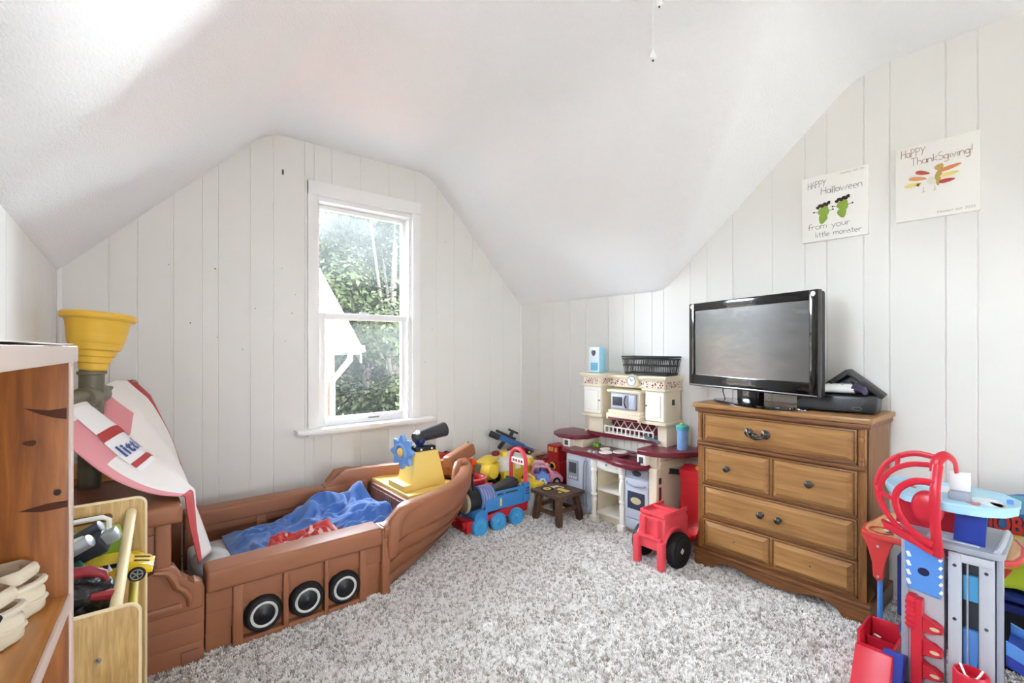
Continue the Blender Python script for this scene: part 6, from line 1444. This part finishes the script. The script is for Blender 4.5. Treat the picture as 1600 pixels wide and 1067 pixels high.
# chute and ice-blue landing deck
G('chute', M_gdb, lambda b: b.prism([(.195, .530), (.268, .535), (.262, .648), (.188, .648)], .02, MYZ(2.085), .003))
G('red_backing', M_gred, lambda b: b.b2((2.16, .27, .53), (2.175, .43, .645), .004))
lpoly = [(1.985, .245), (2.0, .19), (2.04, .145), (2.10, .122), (2.18, .125), (2.235, .16), (2.265, .23), (2.27, .36), (2.25, .44), (2.18, .465), (2.10, .44), (2.02, .38), (1.99, .31)]
ld = G('landing_deck', M_glb, lambda b: b.prism(lpoly, .028, Matrix.Translation((0, 0, .646)), .006))
G('deck_lip', M_glb, lambda b: b.tube([(x, y, .673) for x, y in lpoly], .0045, 6, closed=True), ld)
for c, x, y, rx, ry in (((224, 236, 240), 2.10, .19, .05, .035), ((214, 150, 120), 2.08, .165, .028, .014), ((190, 120, 130), 2.045, .215, .022, .016), ((236, 240, 242), 2.18, .30, .05, .04), ((176, 96, 84), 2.14, .385, .03, .012)):
    G('deck_print', mat('print_%d_%d_%d' % c, c, .4), lambda b: b.prism(blob(x, y, rx, ry, 30, 18, int(x*1000)), .0006, Matrix.Translation((0, 0, .6742+.0002*(int(x*1000) % 4)))), ld)
G('launcher', M_gr2, lambda b: b.b2((2.045, .225, .674), (2.10, .275, .700), .004), ld)
G('deck_hinge', M_gbl, lambda b: b.b2((2.12, .135, .672), (2.134, .150, .686), .003), ld)
single('paper_tag', mat('white_card', (238, 238, 240), .8), lambda b: b.box((0, 0, .031), (.004, .05, .062), .001, rot=(0, -6, 0)), 'white paper tag standing on the ice-blue deck of the toy tower', 'tag', (2.075, .250, .7002), 10)
# red cage that wraps the left side of the landing deck
def ribbon(pts, r_=.010, fl=.45, up=(1, 0, 0)): return lambda b: b.tube(pts, r_, 8, flat=fl, up=up)
def spl(P_, n=6):
    P_ = [Vector(p) for p in P_]; out = []
    for i in range(len(P_)-1):
        p0, p1, p2, p3 = P_[max(0, i-1)], P_[i], P_[i+1], P_[min(len(P_)-1, i+2)]
        for k in range(n):
            t = k/n; out.append(.5*((2*p1)+(p2-p0)*t+(2*p0-5*p1+4*p2-p3)*t*t+(3*p1-p0-3*p2+p3)*t**3))
    return out+[P_[-1]]
cg = G('loop_cage', M_gred, ribbon(spl([(1.985, .290, .790), (1.960, .293, .72), (1.955, .293, .65), (1.965, .292, .57), (1.99, .288, .500)]), .0135, .35))
G('cage_arc', M_gred, ribbon(spl([(2.0, .282, .806), (2.05, .36, .805), (2.09, .43, .765), (2.10, .468, .70), (2.095, .470, .64), (2.08, .44, .575), (2.04, .37, .525), (2.0, .30, .500)]), .0095, .6), cg)
G('cage_arc', M_gred, ribbon(spl([(1.99, .285, .785), (2.01, .36, .775), (2.03, .42, .735), (2.04, .448, .68), (2.035, .445, .63), (2.02, .41, .57), (2.0, .35, .525), (1.985, .30, .505)]), .0085, .6), cg)
G('cage_arc', M_gred, ribbon(spl([(1.965, .295, .735), (1.975, .345, .728), (1.985, .385, .695), (1.99, .398, .655), (1.985, .385, .605), (1.975, .345, .56), (1.968, .30, .540)]), .011, .55), cg)
for p in (((2.095, .470, .66), (2.04, .445, .655)), ((2.04, .447, .655), (1.99, .398, .65)), ((2.07, .405, .785), (2.02, .40, .752)), ((2.06, .41, .545), (2.01, .39, .555))): G('cage_strut', M_gred, lambda b: b.tube(p, .007, 6), cg)
G('cage_base', M_gred, lambda b: b.prism([(.285, .485), (.43, .545), (.44, .57), (.285, .52)], .03, MYZ(2.0), .004), cg)
G('cage_cap', M_gred, ribbon(spl([(1.99, .296, .765), (1.992, .293, .80), (2.01, .275, .818), (2.03, .258, .80), (2.035, .253, .765)]), .016, .3), cg)
G('cage_visor', M_gred, lambda b: b.ball((2.0, .318, .645), .055, (.35, .75, 1.0), 20, 14), cg)
# loose ramps at its foot
rp = G('loading_tray', M_gred, lambda b: [b.b2(a, c, .004) for a, c in (((1.99, .405, 0), (2.14, .415, .13)), ((1.99, .495, 0), (2.14, .505, .17)), ((2.13, .415, 0), (2.14, .495, .17)), ((1.99, .415, 0), (2.13, .495, .015)), ((2.06, .415, 0), (2.068, .495, .13)))] and None)
G('tray_apron', M_gred, lambda b: b.prism([(1.90, 0), (1.995, 0), (1.995, .13), (1.97, .13)], .105, Matrix(((1, 0, 0, 0), (0, 0, 1, .40), (0, 1, 0, 0), (0, 0, 0, 1))), .004), rp)
G('tray_scoop', M_gdb, lambda b: b.prism([(1.945, .0), (1.985, .145), (2.0, .14), (2.055, .115), (2.06, .10), (1.99, .06), (1.975, 0)], .055, Matrix(((1, 0, 0, 0), (0, 0, 1, .375), (0, 1, 0, 0), (0, 0, 0, 1))), .004), rp)
G('tray_sticker', M_white, lambda b: b.box((2.05, .46, .145), (.03, .02, .004), .001, rot=(20, 30, 20)), rp)
rm = G('side_ramp', M_gdb, lambda b: b.prism([(.148, .19), (.148, .235), (-.05, .16), (-.05, .115)], .16, MYZ(2.075), .004))
for x in (2.08, 2.228): G('ramp_wall', M_gbl, lambda b: b.prism([(.148, .225), (.148, .265), (-.05, .185), (-.05, .15)], .012, MYZ(x-.006), .003), rm)
for k in range(3): G('ramp_rib', M_gbl, lambda b: b.box((2.155, .11-k*.05, .232-k*.0205), (.14, .006, .01), .001), rm)
G('ramp_leg', M_gdb, lambda b: b.b2((2.10, -.03, 0), (2.21, -.01, .14), .004), rm)
# ================================================================== pine bookcase at the left edge
bc = thing('bookcase', 'pine bookcase with a white-painted front edge at the left', 'bookcase', (-.047, .815, 0), -4)
M_pine = wood('brown_pine', (120, 62, 20), (164, 94, 38), (1.2, 12, 1.0), 10, .4, coat=.2)
M_pinev = wood('brown_pine_upright', (126, 66, 14), (178, 106, 34), (12, 12, 1.1), 8, .4, coat=.2)
M_pines = wood('golden_pine_shelf', (176, 112, 42), (212, 150, 74), (12, 1.0, 12), 8, .32, coat=.3)
M_edge = mat('pinkish_white_edge_paint', (226, 206, 196), .5, noise=(30, .06))
DB, LB = .160, .56
fpn = P('end_panel', M_pinev, bc, lambda b: b.b2((-DB, -.018, 0), (-.0025, 0, 1.142), .001)); P('end_panel', M_pinev, bc, lambda b: b.b2((-DB, -LB, 0), (-.0025, -LB+.018, 1.142), .001))
P('edge_strip', M_edge, bc, lambda b: b.b2((-.0025, -.018, 0), (0, 0, 1.142), .0008)); P('edge_strip', M_edge, bc, lambda b: b.b2((-.0025, -LB, 0), (0, -LB+.018, 1.142), .0008))
P('top_board', mat('cream_painted_board', (232, 216, 208), .5), bc, lambda b: b.b2((-DB-.004, -LB-.004, 1.142), (.004, .004, 1.162), .002))
P('back_board', M_pine, bc, lambda b: b.b2((-DB-.006, -LB, .0), (-DB, 0, 1.142)))
for z in (.838, .50, .16):
    s_ = P('shelf', M_pines, bc, lambda b: b.b2((-DB, -LB+.018, z), (-.003, -.018, z+.018), .001)); P('shelf_edge', M_edge, s_, lambda b: b.b2((-.003, -LB+.018, z), (0, -.018, z+.018), .0008))
M_knot = mat('dark_knot_wood', (84, 38, 10), .45)
def knotp(name, poly): b = MB(); b.prism(poly, .0006, Matrix(((1, 0, 0, 0), (0, 0, -1, -.0182), (0, 1, 0, 0), (0, 0, 0, 1)))); return b.build(name, M_knot, fpn, 0)
knotp('knot', [(-.004, 1.072), (-.004, 1.086), (-.020, 1.084), (-.042, 1.088), (-.028, 1.080), (-.016, 1.075)]); knotp('knot', blob(-.066, 1.093, .0022, .0016, 0, 10)); knotp('knot', [(-.003, .964), (-.003, .972), (-.022, .971), (-.046, .966), (-.026, .962)]); knotp('knot', blob(-.074, .957, .0026, .002, 0, 10)); knotp('knot', blob(-.036, 1.046, .006, .0035, 0, 12)); knotp('knot', blob(-.062, 1.044, .0018, .0014, 0, 10))
b = MB(); b.cyl((-.012, -.0180, .9835), (-.012, -.0215, .9835), .0035, seg=14); b.build('shelf_peg', mat('aged_pewter', (86, 80, 74), .35, .9), fpn)
pp_ = None
for k, (x, y, rz, lab) in enumerate(((-.075, -.10, 14, 'sheet of white paper lying over the far end of the bookcase top'), (-.085, -.28, -5, 'white paper sheet on the near half of the bookcase top'))):
    b = MB(); b.grid(lambda u, v: (-.075+.15*u, -.105+.21*v, .0008+.004*max(0, math.sin(3.1*u+1.7*v))**2), 10, 12); o = b.build('paper_sheet', mat('white_paper', (240, 238, 234), .8), smooth=80, solid=.0006)
    o.matrix_world = Matrix.Translation((-.047, .815, 1.1625+k*.0022)) @ Euler((0, 0, R(-4))).to_matrix().to_4x4() @ Matrix.Translation((x, y, 0)) @ Euler((0, 0, R(rz))).to_matrix().to_4x4(); tag(o, lab, 'paper', 'papers on the bookcase')
# shoes on the shelf, heels to the front
M_clog = mat('cream_foam', (226, 216, 194), .6); M_sole = mat('white_rubber', (236, 232, 224), .55)
def foot(L, W, n=30):
    out = []
    for i in range(n):
        a = 2*math.pi*i/n; x = math.cos(a); y = math.sin(a)
        w_ = W/2*(1.0 if x < 0 else .86)*(1-.10*max(0, 1-abs(x+.1)*2.2))
        out.append((L/2*x*(1-.04*abs(y)), w_*math.copysign(abs(y)**.8, y)))
    return out
def clog(name, label, loc, rz):
    t = thing(name, label, 'shoe', loc, rz, 'shoes on the bookcase shelf'); L, W = .128, .054
    P('sole', M_clog, t, lambda b: (b.prism(foot(L, W), .030, Matrix.Translation((0, 0, .0005)), .007, 3)) and None)
    P('sole_band', M_clog, t, lambda b: b.tube([(x*1.01, y*1.02, .016) for x, y in foot(L, W)], .0022, 6, closed=True))
    def upper(b):
        def g(u, v):
            a = R(-100+200*u); q = v
            x = -L*.02-L*.48*math.cos(a)*(1-.25*q); y = W*.50*math.sin(a)*(1-.55*q**1.6)
            return (x if abs(R(0)) >= 0 else 0, y, .021+.034*math.sin(q*math.pi/2)*(.6+.4*math.cos(a)))
        b.grid(g, 30, 12)
        b.grid(lambda u, v: (-L*.08-L*.36*v, W*.225*(2*u-1)*(1-.35*v*v), .0549-.004*(2*u-1)**2-.012*v*v), 12, 10)
    P('upper', M_clog, t, upper, 70).modifiers.new('t', 'SOLIDIFY').thickness = .003
    P('heel_rim', M_clog, t, lambda b: b.tube([(L*.5*math.cos(R(a))*.97+.0, W*.48*math.sin(R(a)), .030+.006*math.cos(R(a))**2) for a in range(-92, 93, 8)], .0042, 8))
    P('heel_strap', M_clog, t, lambda b: b.tube([(-.012, -W*.47, .043), (.018, -W*.49, .046), (.044, -W*.36, .049), (.055, 0, .050), (.044, W*.36, .049), (.018, W*.49, .046), (-.012, W*.47, .043)], .0042, 8, flat=1.9, up=(0, 0, 1)))
    for s in (-1, 1): P('strap_rivet', M_black, t, lambda b: b.cyl((-.010, s*W*.47, .043), (-.010, s*(W*.47+.008), .043), .0055, seg=14))
    for dx, dy in ((-.035, 0), (-.028, .010), (-.028, -.010), (-.042, .007), (-.042, -.007)): P('vent_hole', M_dkgrey, t, lambda b: b.cyl((dx, dy, .050), (dx, dy, .0560), .003, seg=10))
    return t
clog('clog', 'cream foam clog beside the end panel of the bookcase', (-.132, .764, .8568), 4)
clog('clog', 'cream foam clog between the other clog and the blue shoe', (-.142, .703, .8568), 0)
sn = thing('sneaker', 'blue canvas sneaker with white sole on the bookcase shelf', 'shoe', (-.155, .640, .8568), -2, 'shoes on the bookcase shelf')
L, W = .125, .052
P('sole', M_sole, sn, lambda b: b.prism(foot(L, W), .020, Matrix.Translation((0, 0, .0035)), .003)); P('outsole', M_tk, sn, lambda b: b.prism(foot(L*.99, W*.98), .004, Matrix.Translation((0, 0, .0002))))
M_denim = mat('blue_canvas', (64, 96, 158), .9, noise=(80, .12))
def sneak(b):
    fo = foot(L*.97, W*.95, 36)
    rings = []
    for k, (z, sc_, sh) in enumerate(((.022, 1, 0), (.036, 1.0, .001), (.050, .94, .008), (.060, .80, .016), (.064, .62, .024))):
        rings.append([b.bm.verts.new((x*sc_+sh, y*(sc_*.5+.5), z+.012*max(0, x/L))) for x, y in fo])
    for A_, B2 in zip(rings, rings[1:]):
        for i in range(len(A_)): b.bm.faces.new((A_[i], A_[(i+1) % len(A_)], B2[(i+1) % len(A_)], B2[i]))
P('upper', M_denim, sn, sneak, 70).modifiers.new('t', 'SOLIDIFY').thickness = .003
P('collar', mat('navy_lining', (26, 32, 52), .9), sn, lambda b: b.tube([(x*.62+.024, y*.81, .066+.012*max(0, x/L)) for x, y in foot(L*.97, W*.95, 30)], .0052, 8, closed=True))
P('heel_tab', mat('navy_lining', (26, 32, 52), .9), sn, lambda b: b.tube([(.060, -.012, .044), (.066, -.008, .050), (.067, .0, .052), (.066, .008, .050), (.060, .012, .044)], .003, 6))

# ================================================================== oak-effect toy rack behind it
ry = thing('toy_rack', 'light oak laminate toy rack with dowel sides full of toys', 'toy rack', (-.09, 1.75, 0))
Y_ = maker(ry)
M_oakl = wood('light_oak_laminate', (172, 134, 76), (212, 178, 118), (14, 14, 1.2), 9, .45)
M_oake = mat('cream_laminate_edge', (232, 214, 176), .5)
def panel(x0, x1, z1, r_, slot=None):
    p = [(x0, 0), (x1, 0)]+[(x, z) for x, z in arc(x1-r_, z1-r_, r_, 0, 90, 8)]+[(x, z) for x, z in arc(x0+r_, z1-r_, r_, 90, 180, 8)]
    return p
MXZ2 = lambda y: Matrix(((1, 0, 0, 0), (0, 0, 1, y), (0, 1, 0, 0), (0, 0, 0, 1)))
# far panel, uncut: a dark plate paints the shade of its hand slot
fz = .672
far = Y_('end_panel', M_oakl, lambda b: b.prism(panel(-.232, .058, fz, .022), .014, MXZ2(1.948), .001))
Y_('panel_edge', M_oake, lambda b: b.tube([(.0585, 1.955, .0), (.0585, 1.955, fz-.022)]+[(x+.0005, 1.955, z+.0005) for x, z in arc(.058-.022, fz-.022, .022, 0, 90, 6)]+[(-.232, 1.955, fz+.0005)], .0062, 6, flat=1.0), far)
Y_('hand_slot_shade', mat('slot_shadow_brown', (120, 66, 36), .8), lambda b: b.prism([(x, z) for x, z in arc(-.034, .628, .012, -90, 90, 8)]+[(x, z) for x, z in arc(-.15, .628, .012, 90, 270, 8)], .0012, MXZ2(1.9470)), far)
near = Y_('end_panel', M_oakl, lambda b: b.prism(panel(-.232, .033, .508, .022), .014, MXZ2(1.532), .001))
Y_('panel_edge', M_oake, lambda b: b.tube([(.0335, 1.539, .0), (.0335, 1.539, .486)]+[(x+.0005, 1.539, z+.0005) for x, z in arc(.033-.022, .508-.022, .022, 0, 90, 6)]+[(-.232, 1.539, .5085)], .0062, 6), near)
Y_('screw_cap', mat('bright_chrome', (200, 200, 204), .2, 1.0), lambda b: b.lathe([(0, 0), (.0075, 0), (.006, .003), (0, .004)], 16, TR((-.045, 1.532, .395), (90, 0, 0))), near)
Y_('floor_board', M_oakl, lambda b: b.b2((-.228, 1.546, .10), (.02, 1.948, .114), .001)); Y_('wall_board', M_oakl, lambda b: b.b2((-.232, 1.546, .0), (-.220, 1.948, .50), .001))
M_dow = mat('pale_beech', (228, 210, 164), .5, noise=(12, .05))
Y_('dowel', M_dow, lambda b: b.cyl((.024, 1.949, .632), (-.014, 1.545, .488), .0135, seg=18)); Y_('dowel', mat('yellow_beech', (216, 196, 74), .5), lambda b: b.cyl((.036, 1.949, .498), (.014, 1.545, .360), .0115, seg=18)); Y_('dowel', M_dow, lambda b: b.cyl((.036, 1.949, .30), (.014, 1.545, .24), .0115, seg=18))  # the middle dowel is coloured yellow
# toys in the rack
cs = thing('toy_case', 'lime green toy case with a white carry handle in the rack', 'toy case', (-.075, 1.893, .50), 4)
P('case_body', mat('lime_plastic', (150, 196, 70), .4), cs, lambda b: b.box((0, 0, .045), (.16, .09, .09), .014, seg=3)); P('case_latch', mat('lime_plastic', (150, 196, 70), .4), cs, lambda b: b.cyl((.078, -.01, .06), (.098, -.01, .066), .014, seg=14, bev=.003)); P('case_lid', mat('pale_lime_plastic', (178, 214, 104), .4), cs, lambda b: b.box((0, 0, .096), (.15, .08, .02), .008))
P('carry_handle', M_white, cs, lambda b: b.tube([(-.06, 0, .10), (-.06, 0, .135), (-.045, 0, .145), (.03, 0, .145), (.045, 0, .135), (.045, 0, .10)], .0075, 8))
single('toy_crate', mat('plain_cardboard', (196, 176, 150), .9), lambda b: (b.b2((-.085, -.05, 0), (.085, .05, .384), .003), b.b2((-.087, -.052, .36), (.087, .052, .386), .002)) and None, 'cardboard carton standing in the rack under the green case', 'box', (-.085, 1.890, .1145))
rb_ = thing('toy_robot', 'black and silver folded toy robot lying across the rack', 'toy robot', (-.085, 1.752, .600), (16, -24, -18))
M_dk = mat('gunmetal_plastic', (58, 60, 66), .35, .3); M_sv = mat('silver_plastic', (180, 184, 190), .3, .5)
P('robot_torso', M_dk, rb_, lambda b: b.box((0, 0, 0), (.12, .055, .05), .01)); P('robot_arm', M_sv, rb_, lambda b: b.cyl((-.06, -.035, .02), (.05, -.035, .035), .014, .018, 14, .003)); P('robot_arm', M_dk, rb_, lambda b: b.cyl((-.05, .034, .018), (.055, .034, .03), .014, .017, 14, .003))
P('chest_plate', M_white, rb_, lambda b: b.prism([(-.05, -.025), (.0, -.03), (.04, 0), (.0, .03), (-.05, .025)], .008, Matrix.Translation((0, 0, .025)), .002)); P('leg_plate', mat('sea_green_plastic', (60, 140, 118), .4), rb_, lambda b: b.box((-.03, -.03, -.02), (.06, .012, .024), .003))
P('robot_head', M_sv, rb_, lambda b: b.box((.075, 0, .005), (.034, .03, .034), .006))
for k in range(4): P('armour_fin', M_white if k % 2 else M_dk, rb_, lambda b: b.box((-.05+k*.03, -.03, .03), (.02, .03, .006), .001, rot=(30, 10*k, 30)))
dn = thing('toy_dinosaur', 'black toy dinosaur with an upturned tail in the toy rack', 'toy dinosaur', (-.092, 1.655, .447), 10)
def dino(b):
    b.tube([(.08, -.02, .035), (.05, -.015, .065), (.0, 0, .072), (-.03, .02, .085), (-.035, .05, .12), (-.03, .07, .17), (-.016, .08, .215)], [.02, .042, .05, .040, .024, .013, .003], 14)
    for k in range(26):
        rnd = random.Random(k); a = rnd.uniform(0, 6.28); q = rnd.uniform(-.03, .06)
        b.ball((q, .035*math.cos(a), .07+.036*math.sin(a)), rnd.uniform(.008, .016), seg=8, rings=6)
    for s in (-1, 1): b.tube([(.0, s*.035, .05), (.01, s*.05, .02), (.02, s*.05, .004)], [.02, .015, .012], 8); b.tube([(.05, s*.03, .05), (.065, s*.04, .02), (.075, s*.04, .004)], [.015, .011, .009], 8)
P('dinosaur_body', mat('glossy_black_plastic', (26, 26, 28), .25, bump=(60, .6)), dn, dino, 70)
for k in range(8): P('back_spike', M_sv, dn, lambda b: b.cyl((-.03+k*.014, .0, .112), (-.032+k*.014, 0, .130), .006, .0005, 8))
P('jaw', mat('wine_red_plastic', (142, 36, 44), .35), dn, lambda b: b.tube([(.085, -.03, .05), (.06, -.05, .07), (.02, -.055, .08)], [.010, .014, .008], 8))
single('toy_claw', mat('wine_red_plastic', (142, 36, 44), .35), lambda b: b.tube([(-.07, 0, .0), (-.03, .0, .012), (.02, -.004, .012), (.05, -.01, .0), (.06, -.014, -.02)], [.012, .016, .014, .011, .003], 12), 'dark red shiny claw arm lying on the black dinosaur', 'toy', (-.085, 1.630, .575), -6, smooth=70)
single('rucksack', mat('black_quilted_nylon', (34, 34, 38), .5, bump=(26, .5)), lambda b: (b.box((0, 0, .166), (.17, .20, .332), .03, seg=4),) and None, 'black quilted bag filling the bottom of the toy rack', 'bag', (-.118, 1.655, .1145))
def sports_car(name, label, loc, rz, s_=1.0, rot=None):
    t = thing(name, label, 'toy car', loc, rz, 'yellow toy cars in the rack'); t.scale = (s_, s_, s_)
    M_cy = mat('taxi_yellow_paint', (232, 194, 40), .25, coat=.5)
    def body(b):
        pr = [(-.10, .018), (-.096, .042), (-.07, .050), (-.045, .052), (-.015, .068), (.025, .068), (.055, .052), (.09, .044), (.102, .032), (.100, .016)]
        b.prism(pr, .076, Matrix(((1, 0, 0, 0), (0, 0, 1, -.038), (0, 1, 0, 0), (0, 0, 0, 1))), .008, 3)
    P('car_body', M_cy, t, body, 50)
    P('side_window', M_dk, t, lambda b: b.prism([(-.038, .052), (-.012, .064), (.022, .064), (.046, .052)], .0785, Matrix(((1, 0, 0, 0), (0, 0, 1, -.03925), (0, 1, 0, 0), (0, 0, 0, 1)))))
    for y in (-.014, .014): P('bonnet_stripe', M_tk, t, lambda b: b.tube([(.055, y, .0535), (.075, y, .0492), (.092, y, .0445)], .0035, 6, flat=.3))
    P('headlamp', M_white, t, lambda b: b.b2((.094, -.034, .030), (.1025, -.020, .036), .002)); P('headlamp', M_white, t, lambda b: b.b2((.094, .020, .030), (.1025, .034, .036), .002)); P('front_bumper', M_tk, t, lambda b: b.b2((.096, -.034, .014), (.104, .034, .022), .002))
    for x in (-.062, .064):
        for s in (-1, 1):
            w_ = P('wheel', M_blk2, t, lambda b: b.lathe([(0, 0), (.020, 0), (.021, .004), (.021, .012), (.018, .015), (.0155, .013), (0, .012)], 24, TR((x, s*.028, .0205), (90 if s < 0 else -90, 0, 0))))
            P('rim', M_sv, w_, lambda b: b.lathe([(.0125, .0125), (.0155, .0135), (.0155, .015), (.0125, .0148)], 24, TR((x, s*.028, .0205), (90 if s < 0 else -90, 0, 0))))
            for a in range(0, 360, 72): P('spoke', M_sv, w_, lambda b: b.box((x+.0075*math.cos(R(a)), s*.0415, .0205+.0075*math.sin(R(a))), (.013, .002, .003), .0005, rot=(0, -a, 0)))
    return t
sports_car('toy_car', 'yellow toy sports car poking out over the rack dowel', (-.026, 1.790, .486), (3, 0, -6), 1.0)
single('toy_tray', M_tk, lambda b: b.box((0, 0, 0), (.14, .09, .012), .004), 'black plastic tray under the yellow toy sports car', 'tray', (-.075, 1.790, .478), (3, 0, -6))
sports_car('toy_car', 'small yellow toy car lower down behind the beech dowel', (-.020, 1.600, .4020), (0, 0, -60), .55)

# ================================================================== ceiling lamp (above the frame) with its two pull cords
lm_ = thing('ceiling_lamp', 'white ceiling lamp with two hanging pull cords', 'lamp', (1.252, .811, HC))
P('lamp_plate', M_trim, lm_, lambda b: b.lathe([(0, 0), (.12, 0), (.125, -.02), (.10, -.035), (0, -.035)], 36))
P('lamp_shade', mat('opal_glass', (242, 242, 240), .3), lm_, lambda b: b.lathe([(.10, -.036), (.112, -.05), (.10, -.085), (.06, -.112), (0, -.120)], 36))
M_cord = mat('white_cord', (242, 242, 242), .6)
for dx, dy, zb in ((-.018, .014, -.475), (-.006, .0, -.315)):
    cd = P('pull_cord', M_cord, lm_, lambda b: b.tube([(dx*.9, dy*.9, -.115), (dx, dy, -.2), (dx, dy, zb+.03)], .0014, 6))
    bl2 = P('cord_bell', M_cord, cd, lambda b: b.lathe([(0, zb+.032), (.003, zb+.032), (.010, zb+.010), (.0105, zb+.006), (.006, zb+.002), (0, zb+.002)], 16))
    P('cord_knot', M_dkgrey, cd, lambda b: b.ball((dx, dy, zb), .0032, seg=8)); bl2.location = (dx, dy, 0)
